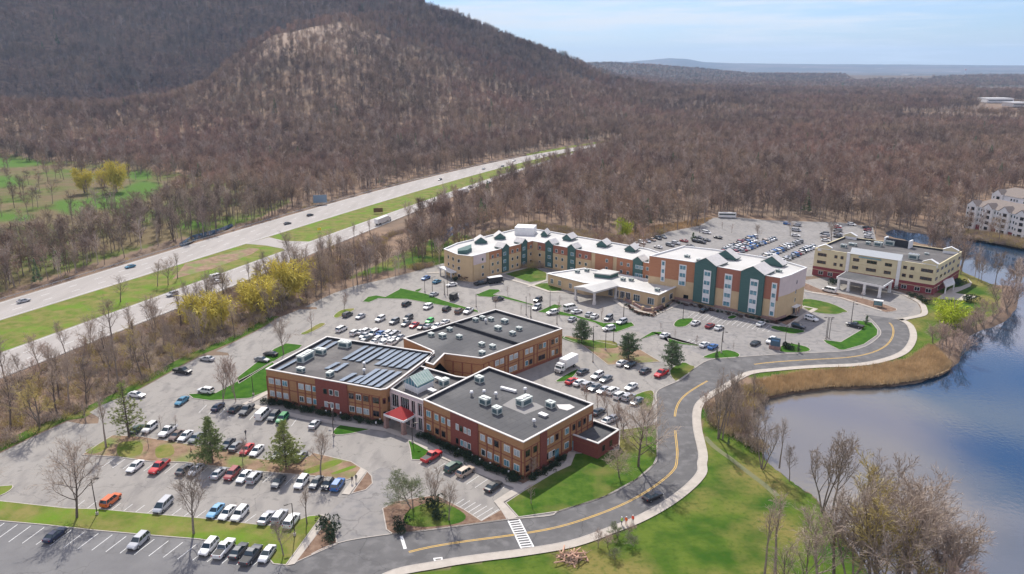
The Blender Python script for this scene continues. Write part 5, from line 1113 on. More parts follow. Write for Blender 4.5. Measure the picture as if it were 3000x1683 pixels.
# ================================================================ STREET FURNITURE
def lamp(fk,x,y,ty,lb,group='tall lamp posts in the parking lots'):
    p=Z(fk,x,y); h=min(max(height_of(fk,x,y,ty),5),11)
    r=empty('lamp_post',(*p,.05),rng.uniform(0,6.28)); tag(r,lb,'lamp post',group)
    k=MB(); k.tube((0,0,0),(0,0,.6),.28,.28,8,cap=True); k.build('base',M_kerb,r)
    k=MB(); k.tube((0,0,.5),(0,0,h),.11,.075,6); k.build('pole',M_dmet,r)
    k=MB(); k.tube((0,0,h),(.9,0,h+.1),.05,.05,4); k.box((1.1,0,h+.1),(.75,.4,.16)); k.build('lamp_head',M_dmet,r)
for fk,x,y,ty,w_ in (('A',735,840,570,'on the grass bank left of the orange SUV'),('A',2225,1000,755,'on the grass bank near the planted triangle'),('C',155,1080,880,'on the bright lawn left of the office building'),('C',1005,1372,1245,'on the front walkway before the brick section'),('B',715,245,60,'at the tip of small front lawn'),('B',1310,300,190,'right of the red canopy'),
 ('E',68,840,650,'left of the pair before the left apartment wing'),('E',243,855,590,'before the left apartment wing porch'),('E',208,845,740,'shorter, beside another before the left wing'),('E',575,990,862,'at tip of thin lawn behind rear wing'),('E',1155,1085,890,'behind the left part of rear wing roof'),('E',1432,990,812,'before the canopy drive'),('E',1210,1110,1045,'low, just behind the rear wing'),('E',1512,1190,1075,'behind the right corner of rear wing'),('E',2287,1112,985,'between two dark cars on the long island'),('E',1932,1385,1245,'right of the first dark pine'),
 ('S',95,1212,1080,'at the bend of the pavilion bed'),('S',725,1212,1035,'behind small lawn oval'),('S',1145,1450,1345,'among lower rows before the four storey block'),('S',2250,1410,1195,'in the right part of the front lot'),('L',290,350,190,'beside the blue sedan'),('L',1080,243,80,'left of a pair on the big green island'),('L',1104,243,85,'right of a pair on the big green island'),('L',1272,105,-40,'at the upper tip of big green island'),('L',770,295,140,'behind the monument sign'),
 ('D',1385,520,300,'beside the first dark pine trunk'),('D',1540,370,200,'behind the second dark pine'),('D',915,200,100,'behind the back corner of rear roof'),('D',1480,430,280,'on the brown bank between the pines'),('S',900,300,230,'in the far lot near the marsh'),('H',700,1245,1055,'beside the loop island'),('I',1480,30,-40,'on the bright lawn before the apartments'),('I',1725,60,-60,'second on the bright lawn before the apartments')):
    lamp(fk,x,y,ty,'tall dark lamp post '+w_)
for i,(x,y) in enumerate([(475,32),(548,44),(657,64),(768,78),(1065,128),(1035,152),(1567,312),(1658,354),(1760,400),(1820,430),(1897,460),(2035,522)]):
    p=Z('B',x,y,.6); r=empty('bollard_light',(*p,.12)); tag(r,'white-topped bollard light, %s from left beside the front walkway'%nth([475,548,657,768,1035,1065,1567,1658,1760,1820,1897,2035].index(x)),'bollard light','bollard lights along the front walkway')
    k=MB(); k.tube((0,0,0),(0,0,.6),.09,.09,6); k.build('post',M_dmet,r); k=MB(); k.tube((0,0,.6),(0,0,1.0),.2,.2,8,cap=True); k.build('lantern',M_white,r)
def sign(fk,x,y,w_,h,zb,m_,lb,face=None,posts=2):
    p=Z(fk,x,y); q=math.atan2(-p[1],-p[0])+math.pi/2 if face is None else face
    r=empty('road_sign',(*p,0),q); tag(r,lb,'road sign'); k=MB(); k.box((0,0,zb+h/2),(w_,.12,h)); k.build('sign_board',m_,r)
    for s in((-1,1) if posts==2 else (0,)): k=MB(); k.tube((s*w_*.35,.12,0),(s*w_*.35,.12,zb+h*.9),.1,.1,5); k.build('post',M_metal,r)
sign('J',2418,515,8.5,5.0,1.2,mat('sign_back',(.20,.27,.34),.5),'large blue-grey road sign above the far highway edge')
sign('K',537,712,5.5,2.6,.8,mat('brown_sign',(.14,.08,.03),.6),'brown guide sign on the grassy median')
sign('K',92,850,2.0,1.2,1.0,mat('yellow_sign',(.75,.6,.05),.6),'small yellow sign on the median near the crossing',posts=1)
p=Z('L',695,318); r=empty('monument_sign',(*p,.1),R(-30)); tag(r,'dark blue-grey monument sign in the mulch bed beside the road','monument sign')
k=MB(); k.box((0,0,.5),(3.4,1.2,1.0)); k.build('plinth',M_stone,r); k=MB(); k.box((0,0,2.3),(2.9,.6,2.7)); k.build('sign_board',mat('slate_sign',(.07,.12,.16),.5),r); k=MB(); k.box((0,-.02,2.9),(2.3,.68,.5)); k.build('sign_band',mat('blue_band',(.12,.25,.42),.5),r)
p=Z('H',980,1085); r=empty('bus_shelter',(*p,.15),R(-30)); tag(r,'small glass shelter with pale roof on the clinic island','shelter')
k=MB(); k.box((0,0,2.4),(3.2,1.8,.25)); k.build('roof',M_white,r); k=MB(); k.box((0,.75,1.25),(2.8,.08,2.0)); k.build('glass_panel',M_paneb,r)
for sx in(-1,1):
    for sy in(-1,1): k=MB(); k.box((sx*1.4,sy*.75,1.15),(.12,.12,2.3)); k.build('post',M_dmet,r)
# guard rails
def guard(P,lb):
    r=empty('guard_rail'); tag(r,lb,'guard rail'); k=MB()
    for i in range(len(P)-1): a,b=P[i],P[i+1]; n_,d_,l_=nrm_of(a,b); slab(k,a,b,0,1,.45,.75,.04,.06)
    k.build('rail',M_metal,r); k=MB()
    for i in range(len(P)-1):
        a,b=P[i],P[i+1]; m_=max(1,int(math.dist(a,b)/4))
        for j in range(m_): q=lerp(a,b,j/m_); k.box((*q,.35),(.15,.15,.7))
    k.build('posts'[:-1],M_litter if False else M_cop,r)
def off(P,d):
    out=[]
    for i in range(len(P)):
        a=P[max(i-1,0)];b=P[min(i+1,len(P)-1)];n_,_,_=nrm_of(a,b); out.append(shift(P[i],n_,d))
    return out
guard(off(UT,-2.2)[:44],'long steel guard rail along the wooded far side of the highway'); guard(off(LB,1.6)[:30],'steel guard rail between near carriageway and wooded belt')
k=MB(); ribbon_mb(k,catmull(ZP('M 1712,250 1790,330 1900,410 1990,480 2080,550 2160,610 2260,700'),5),1.3,.02); S(k.build('footpath',mat('worn_grass',(.13,.15,.07),.95,(.18,.17,.09),.5,5)))
# brush pile, manhole, people
p=Z('M',705,1175); r=empty('brush_pile',(*p,0)); tag(r,'heap of cut pinkish branches and logs on the lawn','brush pile'); q=random.Random(3)
for nm,n_,rr,m_ in(('log',26,.16,mat('cut_wood',(.55,.34,.24),.9)),('branch',60,.05,mat('twig_bark',(.30,.21,.16),.9))):
    k=MB()
    for i in range(n_):
        a=q.uniform(0,6.28);c_=Vector((q.gauss(0,1.3),q.gauss(0,.9),q.uniform(.1,1.0))); d=Vector((math.cos(a),math.sin(a),q.uniform(-.15,.4)))*q.uniform(.6,1.3); k.tube(c_-d,c_+d,rr,rr*.7,6,cap=True)
    k.build(nm+'_heap',m_,r)
P=ZP("B 1465,1168 1535,1160 1540,1185 1475,1197"); k=MB(); k.ring(P,.3,.0,.07); o=k.build('manhole_frame',M_conw); tag(o,'pale square manhole frame set in the road edge','manhole'); o.name='manhole'
k=MB(); k.sheet([lerp(q_,cen(P),.3) for q_ in P],.062); k.build('cover',M_dmet,o)
def person(fk,x,y,top,legs,vest,lb,rz=0,pose=0,vest_m=None):
    s=1.0; p=Z(fk,x,y); sw=.22 if pose else .08
    V=[(0,0,.95),(0,0,1.15),(0,0,1.40),(0,0,1.52),(0,.02,1.62),(0,.02,1.74)]
    rad=[.15,.14,.17,.06,.10,.085]; E=[(0,1),(1,2),(2,3),(3,4),(4,5)]
    for sx in(-1,1):
        b=len(V); V+=[(sx*.1,0,.88),(sx*.11,sx*sw*.5,.48),(sx*.11,sx*sw,.09),(sx*.11,sx*sw+.17,.05)]; rad+=[.11,.075,.05,.045]; E+=[(0,b),(b,b+1),(b+1,b+2),(b+2,b+3)]
        b=len(V); V+=[(sx*.2,0,1.40),(sx*.27,-sx*sw*.4,1.13),(sx*.25,-sx*sw*.4+.12,.92),(sx*.25,-sx*sw*.4+.15,.85)]; rad+=[.07,.05,.035,.035]; E+=[(2,b),(b,b+1),(b+1,b+2),(b+2,b+3)]
        for f in range(5):
            c=len(V); oy=(f-2)*.022; V.append((sx*(.25+(.03 if f==4 else 0)),-sx*sw*.4+.15+oy,.79-(.01*(2-abs(f-1))) if f<4 else .83)); rad.append(.009); E.append((b+3,c))
    me=bpy.data.meshes.new('person'); me.from_pydata(V,E,[]); o=bpy.data.objects.new('person',me); C.objects.link(o)
    m=o.modifiers.new('skin','SKIN'); sk_=me.skin_vertices[0].data if me.skin_vertices else None
    if sk_ is None:
        bpy.context.view_layer.objects.active=o
        with bpy.context.temp_override(object=o,active_object=o): bpy.ops.mesh.customdata_skin_add()
        sk_=me.skin_vertices[0].data
    for i,rr in enumerate(rad): sk_[i].radius=(rr,rr*.8)
    sk_[0].use_root=True; ss=o.modifiers.new('sub','SUBSURF'); ss.levels=1; ss.render_levels=1
    # clothing colours by height
    mm=bpy.data.materials.new('clothed_figure'); mm.use_nodes=True; nt=mm.node_tree; N=nt.nodes; L=nt.links; tc=N.new('ShaderNodeTexCoord'); sp=N.new('ShaderNodeSeparateXYZ'); L.new(tc.outputs['Object'],sp.inputs[0])
    cr=N.new('ShaderNodeValToRGB'); cr.color_ramp.interpolation='CONSTANT'; mr=N.new('ShaderNodeMapRange'); mr.inputs[2].default_value=1.9; L.new(sp.outputs[2],mr.inputs[0]); L.new(mr.outputs[0],cr.inputs[0])
    el_=cr.color_ramp.elements; el_[0].position=0; el_[0].color=(.03,.02,.02,1); el_[1].position=.05; el_[1].color=col(legs)
    for po,c_ in((.50,top),(.80,(.45,.28,.2)),(.885,(.05,.03,.02))): e=el_.new(po); e.color=col(c_)
    L.new(cr.outputs[0],N['Principled BSDF'].inputs['Base Color']); me.materials.append(mm)
    o.location=(*p,.16); o.rotation_euler=(0,0,rz); tag(o,lb,'person')
    if vest:
        k=MB(); rg=[]
        for z,a_,b_ in((.93,.21,.17),(1.12,.20,.165),(1.32,.22,.17),(1.46,.16,.13)): rg.append([(a_*math.cos(t*math.pi/6),b_*math.sin(t*math.pi/6),z) for t in range(12)])
        k.add([v for g_ in rg for v in g_],[(i*12+j,i*12+(j+1)%12,(i+1)*12+(j+1)%12,(i+1)*12+j) for i in range(3) for j in range(12)]); v=k.build('safety_vest',vest_m or mat('vest_'+str(vest[:1]),vest,.7),o)
        k=MB(); k.add([(.07*math.cos(t*math.pi/4),.09*math.sin(t*math.pi/4)+.02,1.70) for t in range(8)]+[(0,.02,1.84)]+[(.13*math.cos(t*math.pi/4),.15*math.sin(t*math.pi/4)+.03,1.72) for t in range(8)],[(i,(i+1)%8,8) for i in range(8)]+[(9+i,9+(i+1)%8,(i+1)%8,i) for i in range(8)]); k.build('hard_hat',M_white,o)
    return o
person('M',1085,920,(.5,.6,.15),(.06,.07,.1),(.45,.75,.12),'person in yellow-green vest, leftmost worker on the lakeside path',R(40))
person('M',1118,918,(.8,.12,.03),(.5,.12,.05),(.95,.16,.03),'person in orange vest between two other workers on the path',R(-30))
person('M',1168,905,(.8,.1,.03),(.08,.06,.06),(.9,.09,.03),'person in red-orange vest, rightmost worker on the lakeside path',R(150))
person('B',856,605,(.10,.07,.06),(.05,.05,.06),None,'person in brown clothes walking on the short path, left of two',R(0),1)
person('B',886,592,(.02,.02,.025),(.02,.02,.03),None,'person in black clothes walking on the short path, right of two',R(10),1)
person('A',1856,250,(.03,.03,.05),(.03,.03,.04),None,'person in dark clothes crossing the lot above the red sedan',R(60),1)
person('A',1445,385,(.4,.15,.1),(.05,.05,.08),None,'person in reddish top walking on the planted island',R(-60),1)
person('E',890,725,(.02,.02,.02),(.02,.02,.02),None,'person in black standing alone before the left apartment wing',R(0))
# ================================================================ VEGETATION
M_bark=mat('grey_bark',(.19,.15,.12),.95,(.28,.235,.20),3,4,coords='obj',rnd=.25)
M_barkd=mat('dark_bark',(.11,.085,.07),.95,(.17,.135,.11),3,4,coords='obj',rnd=.2)
M_twig=mat('bare_twigs',(.44,.35,.275),.95,(.34,.27,.21),.02,3,rnd=.28)
M_twigp=mat('pinkish_twigs',(.47,.35,.28),.95,(.37,.27,.215),.05,3,rnd=.2)
M_twigo=mat('budding_twigs',(.52,.42,.14),.95,(.40,.31,.13),.05,3,rnd=.2)
M_wood=mat('woodland_twigs',(.34,.245,.17),.95,(.185,.135,.105),.009,7,lo=.4,hi=.6,c3=(.33,.21,.155),scale3=.0045,rnd=.42,rnd_hue=.012)
M_woodt=mat('woodland_trunks',(.26,.21,.175),.95,(.17,.135,.12),.02,3,rnd=.35)
M_will=mat('willow_sprays',(.70,.58,.10),.9,(.56,.47,.10),.15,4,rnd=.1)
M_lime=mat('lime_sprays',(.50,.58,.035),.9,(.40,.48,.04),.15,4,rnd=.1)
M_need=mat('pine_needles',(.25,.30,.10),.9,(.15,.20,.07),.5,3,rnd=.1)
M_needy=mat('sunlit_pine_needles',(.38,.41,.12),.9,(.25,.30,.085),.5,3,rnd=.1)
M_needd=mat('dark_needles',(.11,.17,.08),.9,(.14,.20,.09),.5,3,rnd=.15)
M_leaf=mat('young_leaves',(.20,.22,.11),.9,(.15,.17,.09),.5,3,rnd=.15)
M_shrub=mat('evergreen_shrub',(.025,.045,.02),.9,(.04,.06,.03),.6,3,rnd=.3)
M_reed=mat('dry_reeds',(.66,.49,.28),.95,(.50,.36,.2),.12,5,rnd=.2)
def V3(a): return Vector(a)
def limb(k,p,d,L_,r0,r1,q,n=4,up=.25,wob=.14,sides=4,mi=0):
    pts=[Vector(p)];d=Vector(d).normalized()
    for i in range(n):
        d=(d+Vector((q.gauss(0,wob),q.gauss(0,wob),q.gauss(0,wob)+up/n))).normalized(); pts.append(pts[-1]+d*(L_/n))
    for i in range(n): k.tube(pts[i],pts[i+1],r0+(r1-r0)*i/n,r0+(r1-r0)*(i+1)/n,sides,mi)
    return pts
def along(pts,t):
    f=t*(len(pts)-1);i=min(int(f),len(pts)-2);a,b=pts[i],pts[i+1]; return a+(b-a)*(f-i),(b-a).normalized()
def twig(k,p,d,L_,w_,q,mi=0):
    s=d.cross(Vector((q.gauss(0,1),q.gauss(0,1),q.gauss(0,1)))).normalized()*w_; k.add([p-s,p+s,p+d*L_],[(0,1,2)],mi)
def dev(d,a,q):
    o=d.orthogonal().normalized(); o.rotate(Matrix.Rotation(q.uniform(0,6.28),3,d)); return (d*math.cos(a)+o*math.sin(a)).normalized()
def bare(seed,h=12.0,spread=1.0,stems=1,n1=14,n2=6,n3=5,n4=4,low=.28,tw=.045,leaf=0,rise=38):
    q=random.Random(seed);T=MB();K=MB()
    for s in range(stems):
        az=q.uniform(0,6.28); lean=0 if stems==1 else q.uniform(.12,.35)
        p0=(0,0,-.2) if stems==1 else (math.cos(az)*.25,math.sin(az)*.25,-.2)
        tr=limb(T,p0,(math.cos(az)*lean,math.sin(az)*lean,1),h*(.9 if s==0 else q.uniform(.7,.9)),.019*h/(1 if stems==1 else 1.5),.03,q,8,0,.05,6)
        for i in range(n1 if stems==1 else max(5,int(n1*.6))):
            t=low+(.93-low)*((i+.5)/(n1 if stems==1 else max(5,int(n1*.6))))+q.uniform(-.02,.02); p,d=along(tr,min(t,.97)); a=i*2.4+q.uniform(-.4,.4)+s
            el_=R(rise+32*t+q.uniform(-8,8)); L1=spread*h*.42*(1.08-.72*max(t-low,0))*q.uniform(.8,1.15)
            dd=Vector((math.cos(a)*math.cos(el_),math.sin(a)*math.cos(el_),math.sin(el_)))
            b1=limb(T,p,dd,L1,.0085*h*(1.15-t),.022,q,4,.35,.13,4)
            for j in range(n2):
                p2,d2=along(b1,.25+.73*(j+q.random()*.6)/n2); b2=limb(T if j<2 else K,p2,dev(d2,R(q.uniform(25,52)),q),L1*q.uniform(.3,.5),.03,.014,q,3,.3,.14,3)
                for l in range(n3):
                    p3,d3=along(b2,.2+.8*(l+q.random()*.5)/n3); d3=dev(d3,R(q.uniform(18,48)),q); L3=L1*q.uniform(.14,.26); K.tube(p3,p3+d3*L3,.013,.006,3)
                    for m_ in range(n4):
                        pp=p3+d3*L3*q.uniform(.2,1); d4=dev(d3,R(q.uniform(10,48)),q); twig(K,pp,d4,L3*q.uniform(.5,1.0),tw*.5,q)
                        if leaf:
                            for _ in range(leaf): c_=pp+d4*q.uniform(0,L3); e=Vector((q.gauss(0,1),q.gauss(0,1),q.gauss(0,1))).normalized()*.11; f_=e.orthogonal().normalized()*.11; K.add([c_-e,c_+f_,c_+e],[(0,1,2)],1)
    return T,K
def tree_proto(name,seed,mt,mk_,**kw):
    T,K=bare(seed,**kw); return T.mesh(name+'_trunk',[mt]),K.mesh(name+'_crown',mk_ if isinstance(mk_,list) else [mk_])
TP={}
TP['a']=tree_proto('t',11,M_bark,M_twig,spread=1.0); TP['b']=tree_proto('t',12,M_bark,M_twig,spread=.85,low=.35,n1=12)
TP['c']=tree_proto('t',13,M_barkd,M_twig,spread=.7,low=.45,n1=10,rise=50); TP['d']=tree_proto('t',14,M_bark,M_twig,spread=.75,stems=3,n1=10,low=.35,rise=48)
TP['p']=tree_proto('t',15,M_bark,M_twigp,spread=.9,stems=2,low=.2,rise=42); TP['o']=tree_proto('t',16,M_bark,M_twigo,spread=.9,stems=2,low=.18,rise=45)
TP['w']=tree_proto('t',17,M_barkd,M_twig,spread=1.15,low=.22,n1=18,n2=7,rise=20)
TP['l']=tree_proto('t',18,M_bark,[M_leaf,M_leaf],spread=1.0,stems=3,low=.15,leaf=2,rise=30,n1=12)
TP['s']=tree_proto('t',19,M_bark,M_twigp,spread=.75,low=.3,n1=10,n2=4,n3=4,n4=2,rise=45)
TP['q']=tree_proto('t',20,M_barkd,M_twig,spread=.95,low=.3,n1=12,n2=5,n3=4,n4=3)
TP['v']=tree_proto('t',21,M_bark,M_twig,spread=.6,low=.5,n1=9,n2=5,n3=4,n4=3,rise=55)
def willow(seed,mk_,h=10,low=.12):
    q=random.Random(seed);T=MB();K=MB()
    tr=limb(T,(0,0,-.2),(0,0,1),h*.35,.35,.28,q,3,0,.05,6)
    for i in range(16):
        a=i*2.4; e=R(q.uniform(25,75)); b=limb(T,tr[-1]+Vector((0,0,-q.random()*h*.12)),(math.cos(a)*math.cos(e),math.sin(a)*math.cos(e),math.sin(e)),h*q.uniform(.38,.6),.13,.03,q,4,.1,.15,4)
        for j in range(85):
            p,d=along(b,q.uniform(.15,1)); p=p+Vector((q.gauss(0,.6),q.gauss(0,.6),-abs(q.gauss(0,h*low))+.4))
            for m_ in range(3):
                d4=Vector((math.cos(a)*.4+q.gauss(0,.4),math.sin(a)*.4+q.gauss(0,.4),q.uniform(-.9,.9))).normalized(); twig(K,p,d4,q.uniform(.6,1.5),.07,q)
    return T.mesh('w_trunk',[M_bark]),K.mesh('w_crown',[mk_])
TP['y']=willow(31,M_will); TP['y2']=willow(33,M_will); TP['g']=willow(32,M_lime,low=.26)
def pine(seed,mn,h=12,w_=.30,round_=False,dens=1.0):
    q=random.Random(seed);T=MB();K=MB(); tr=limb(T,(0,0,-.2),(0,0,1),h,.02*h,.03,q,8,0,.02,6); z=h*.12
    while z<h*.97:
        f=z/h; rr=(w_*h*math.sqrt(max(0,1-((f-.42)/.6)**2)) if round_ else w_*h*min(1,(1.02-f)*1.35))*q.uniform(.75,1.15)
        for i in range(6):
            a=q.uniform(0,6.28); el_=q.uniform(.0,.35); L1=rr*q.uniform(.6,1.1); b=limb(T,(0,0,z),(math.cos(a),math.sin(a),el_),L1,.05,.02,q,3,.12,.08,3)
            for j in range(int(max(2,L1*1.6)*dens)):
                p,_=along(b,q.uniform(.3,1)); p=p+Vector((q.gauss(0,.32),q.gauss(0,.32),q.gauss(.0,.3)))
                for m_ in range(15):
                    d=Vector((q.gauss(0,1),q.gauss(0,1),q.gauss(.35,.8))).normalized(); twig(K,p,d,q.uniform(.25,.6),.055,q)
        z+=h*.042
    return T.mesh('pine_trunk',[M_barkd]),K.mesh('pine_crown',[mn])
TP['P']=pine(41,M_needy,w_=.34,dens=2.3); TP['P2']=pine(42,M_need,w_=.32,dens=2.3); TP['R']=pine(43,M_needd,w_=.40,round_=True,dens=2.8); TP['F']=pine(44,M_needd,w_=.22,dens=1.8); TP['PT']=pine(45,M_needy,w_=.33,dens=.75)
BASEH={'y':8.6,'y2':8.6,'g':8.6}
def place_tree(kind,p,h,lb,cat='tree',group=None,wf=1.0,name=None,z=None):
    T_,K_=TP[kind]; nm=name or {'y':'willow_tree','y2':'willow_tree','g':'willow_tree','P':'pine_tree','P2':'pine_tree','R':'pine_tree','F':'conifer_tree','PT':'pine_tree','s':'sapling'}.get(kind,'bare_tree')
    r=empty(nm,(p[0],p[1],0 if z is None else z),rng.uniform(0,6.28)); s=h/BASEH.get(kind,12.0); r.scale=(s*wf,s*wf,s); tag(r,lb,cat,group)
    a=bpy.data.objects.new('trunk',T_); a.parent=r; C.objects.link(a); b=bpy.data.objects.new('crown',K_); b.parent=r; C.objects.link(b); return r
def T(kind,fk,x,y,ty,lb,wf=1.0,group=None,hm=1.0,**kw):
    p=Z(fk,x,y); h=max(2.0,height_of(fk,x,y,ty))*hm; return place_tree(kind,p,h,lb,group=group,wf=wf,**kw)
T('w','A',580,865,350,'big spreading bare tree on the grass bank left of the tall lamp post',.95)
T('a','A',1462,985,500,'large bare tree in the middle of the grass bank',.95)
T('c','A',2318,910,640,'slim bare tree by the pointed end of the grass bank')
T('b','A',2140,1150,880,'small bare tree at the rounded tip of the grass bank',1.1)
T('v','A',800,335,-60,'slim double-trunk bare tree at the left end of the planted island')
T('PT','A',975,255,-170,'thin see-through pine at the upper left of the planted island',1.0)
T('s','A',1122,342,205,'thin bare sapling on the planted island below the brown-roofed SUV')
T('s','A',1600,455,300,'small bare sapling hidden behind the first pine') 
T('P2','A',1605,450,105,'bushy green pine in the middle of the planted island',1.15)
T('P','A',2160,480,130,'yellow-green conical pine at the right of the planted island',1.15)
T('p','A',1825,445,270,'small reddish bare tree between the two island pines',.8)
T('b','A',2420,545,200,'bare tree on the right end of the planted island')
T('w','A',-70,640,380,'bare tree cut by the left frame edge')
T('s','A',650,150,-40,'sapling on the short grass spit by the belt')
T('s','A',1215,200,90,'pinkish sapling behind the parked rows left'); T('s','A',1330,200,85,'pinkish sapling behind the parked rows right')
T('p','O',1960,945,545,'pale pink bare tree on the lawn tip left of the office building',.8)
T('p','O',2085,955,580,'pale bare tree second from the lawn tip beside the office building',.7)
T('a','C',475,645,270,'fan-shaped bare tree on the bright lawn behind the office building',1.0)
T('s','C',770,390,185,'pinkish sapling on a small yellow island behind the office',1.0); T('p','C',1108,175,-10,'pinkish bare tree on the small island before the upper lot',.8)
T('l','B',1310,790,500,'pale budding multi-stem tree on the mulch island',1.35); T('d','B',1470,770,490,'fan-shaped bare tree behind the budding tree',1.1)
T('a','B',1585,885,600,'small bare tree on the grassy part of the mulch island',.9); T('p','B',2215,560,415,'pinkish small tree at the office building near corner',1.2); T('s','B',2205,760,600,'sapling on the lawn below the office corner')
T('w','M',1212,478,-40,'large bare tree on the lawn inside the road bend',.95); T('w','M',1068,560,340,'low spreading pale bare tree beside the large one',1.2)
for i,(x,y,ty,kd) in enumerate([(1500,925,740,'p'),(1345,830,690,'p'),(1570,1010,800,'d'),(1420,900,760,'s'),(1620,1110,870,'p'),(1660,930,820,'s'),(1790,1150,850,'p'),(1230,130+760,760,'s')][:7]): T(kd,'D',x,y,ty,'pinkish bare tree, %s planted in the clump between annex and road'%nth(i),1.0,'bare trees behind the annex')
for i,(x,y,ty,kd,lb) in enumerate([(265,990,470,'d','tall bare multi-stem tree nearest the path on the lake bank'),(600,1222,770,'d','tall double bare tree on the bank opposite the open water'),(730,1212,845,'v','thin single bare tree at the waterline'),(805,1312,1060,'b','small bare tree at the waterline with reddish foot'),(540,725,510,'b','bare tree beside the reed bed'),(330,930,520,'b','bare tree in the lakeside clump, left'),(400,880,560,'p','pinkish bare tree in the lakeside clump, middle'),(470,940,650,'d','bare tree in the lakeside clump, right'),(300,1000,600,'v','slender tree crowding the tall multi-stem tree'),(200,850,640,'p','low pale tree leaning over the path'),(560,1000,740,'q','bare tree between clump and double tree')]): T(kd,'L',x,y,ty,lb,.85)
T('F','L',345,1045,990,'small dark evergreen shrub on the lake bank',1.2,name='conifer_tree')
for i,(x,y,ty,kd,wf) in enumerate([(600,900,270,'d',.9),(690,930,270,'b',.8),(115,1445,880,'v',.9),(205,1450,800,'v',1.0),(950,1330,420,'o',1.0),(860,1450,720,'o',1.1),(1010,1560,560,'w',.9),(1080,1180,340,'d',.9),(1230,1500,620,'a',1.0),(1250,1380,600,'w',1.0),(1440,1700,860,'a',1.0),(700,1480,820,'q',1.0),(560,1600,950,'a',1.0),(1600,1800,1130,'p',1.1),(1150,1700,900,'o',1.1),(860,1650,900,'d',1.0),(450,1750,1180,'q',.9),(1700,1950,1300,'p',1.0),(1330,1800,1050,'o',1.0),(300,1800,1250,'q',1.0),(1350,1560,760,'w',1.0),(1530,1650,900,'d',1.1),(1180,1800,980,'a',1.1),(1620,1850,1200,'a',1.2)]):
    lb=['tall bare tree by the water, left of a close pair','tall bare tree by the water, right of a close pair','slim trunk tree low on the lawn, left of two','slim trunk tree low on the lawn, right of two'][i] if i<4 else 'bare brown tree, %s planted in the tangled lakeside thicket at lower right'%nth(i-4)
    p=Z('N',x,y); sh=bool(pip(SHORE,[p[0]],[p[1]])[0])
    h=max(3.0,height_of('N',x,y,ty)); place_tree(kd,p,min(h*1.06,19),lb,group=None if i<4 else 'lakeside thicket trees',wf=wf,z=-.8 if sh else 0)
for i,(x,y,ty,kd,wf,lb) in enumerate([(1740,1270,985,'g',1.35,'lime-green willow beside the path near the clinic'),(2330,1120,790,'p',1.3,'pinkish rounded bare tree by the water right of the clinic lawn'),(2100,1230,1010,'p',1.3,'reddish bare shrub tree between willow and water'),(2420,1050,830,'p',1.1,'second pinkish bare tree on the point by the water'),(2200,1180,1010,'p',1.2,'low reddish thicket tree by the water'),(1990,1380,1180,'p',1.2,'greyish bare shrub below the lime willow'),(1700,1420,1290,'o',1.6,'pale budding shrub at the lake edge below the willow')]): T(kd,'H',x,y,ty,lb,wf)
for i,(x,y,ty) in enumerate([(1960,330,130),(2050,300,150),(2010,390,210),(2090,260,90),(1930,280,150)]): T('p','L',x,y,ty,'greyish bare shrub tree overhanging the blue water, %s planted'%nth(i),1.3,'shrubby trees at the lake corner')
for i,(x,y,ty,wf) in enumerate([(2260,1080,840,1.5),(2360,1160,930,1.5),(2440,980,800,1.3),(2300,950,790,1.3),(2060,1250,1060,1.6),(2180,1250,1080,1.6),(2030,1330,1130,1.6),(2120,1340,1150,1.4),(1930,1300,1120,1.4)]): T('p','H',x,y,ty,'pinkish rounded bare shrub, %s in the mass on the water point'%nth(i),wf,'shrub mass on the water point',name='bare_shrub')
for i,(x,y,ty,wf) in enumerate([(1890,270,120,1.6),(2080,380,210,1.5),(2110,330,180,1.5),(2140,260,120,1.4),(1990,300,140,1.5),(2130,180,60,1.4)]): T('p','L',x,y,ty,'brownish bare shrub, %s in the mass at the lake corner'%nth(i),wf,'shrub mass at the lake corner',name='bare_shrub')
T('F','L',1385,130,65,'small dark conifer at the top of the big green island',1.5); T('F','L',870,340,270,'small dark conifer behind the monument sign',1.3); T('F','L',255,388,320,'small dark conifer on the grass near the road junction',1.3)
T('R','D',1300,375,205,'round dark pine behind the rear wing corner',1.15); T('R','D',1655,500,310,'round dark pine above the brown bank',1.15); T('R','F',1690,928,862,'dark pine beside the road bend',1.1)
T('g','K',2390,885,730,'yellow-green tree behind the apartment building',.8); T('F','S',830,385,295,'small dark conifer among far lot cars',1.5); T('F','H',970,240,145,'tiny dark conifer at the edge of the far lot',1.2)
T('q','J',910,1250,1060,'lone bare tree on the highway median',1.25); T('w','J',1270,1122,930,'wide bare tree in the median clump',1.0); T('b','J',1190,1130,950,'left bare tree in the median clump'); T('v','J',1340,1072,880,'slim right bare tree in the median clump')
for x,y,ty,wf,kd,lb in ((1560,1460,1165,1.0,'y','yellow willow nearest the front in the wooded belt'),(1950,1330,1060,1.0,'y2','middle yellow willow of the wooded belt'),(2165,1235,912,.95,'y','farthest yellow willow of the wooded belt'),(1640,1440,1230,1.0,'y2','smaller yellow willow touching the nearest one')): T(kd,'J',x,y,ty,lb,wf*1.15,hm=1.12)
for x,y,ty,lb in ((350,1180,690,'ochre budding tree at the near left of the belt'),(480,1090,900,'low ochre bush-like tree in the belt'),(1170,640,320,'ochre tree half way along the belt'),(1540,600,420,'pale ochre tree touching the belt verge'),(1830,400,200,'pale ochre tree below the front willow')): T('o','O',x,y,ty,lb,1.2)
for x,y,ty,lb in ((990,330,280,'x'),):
    pass
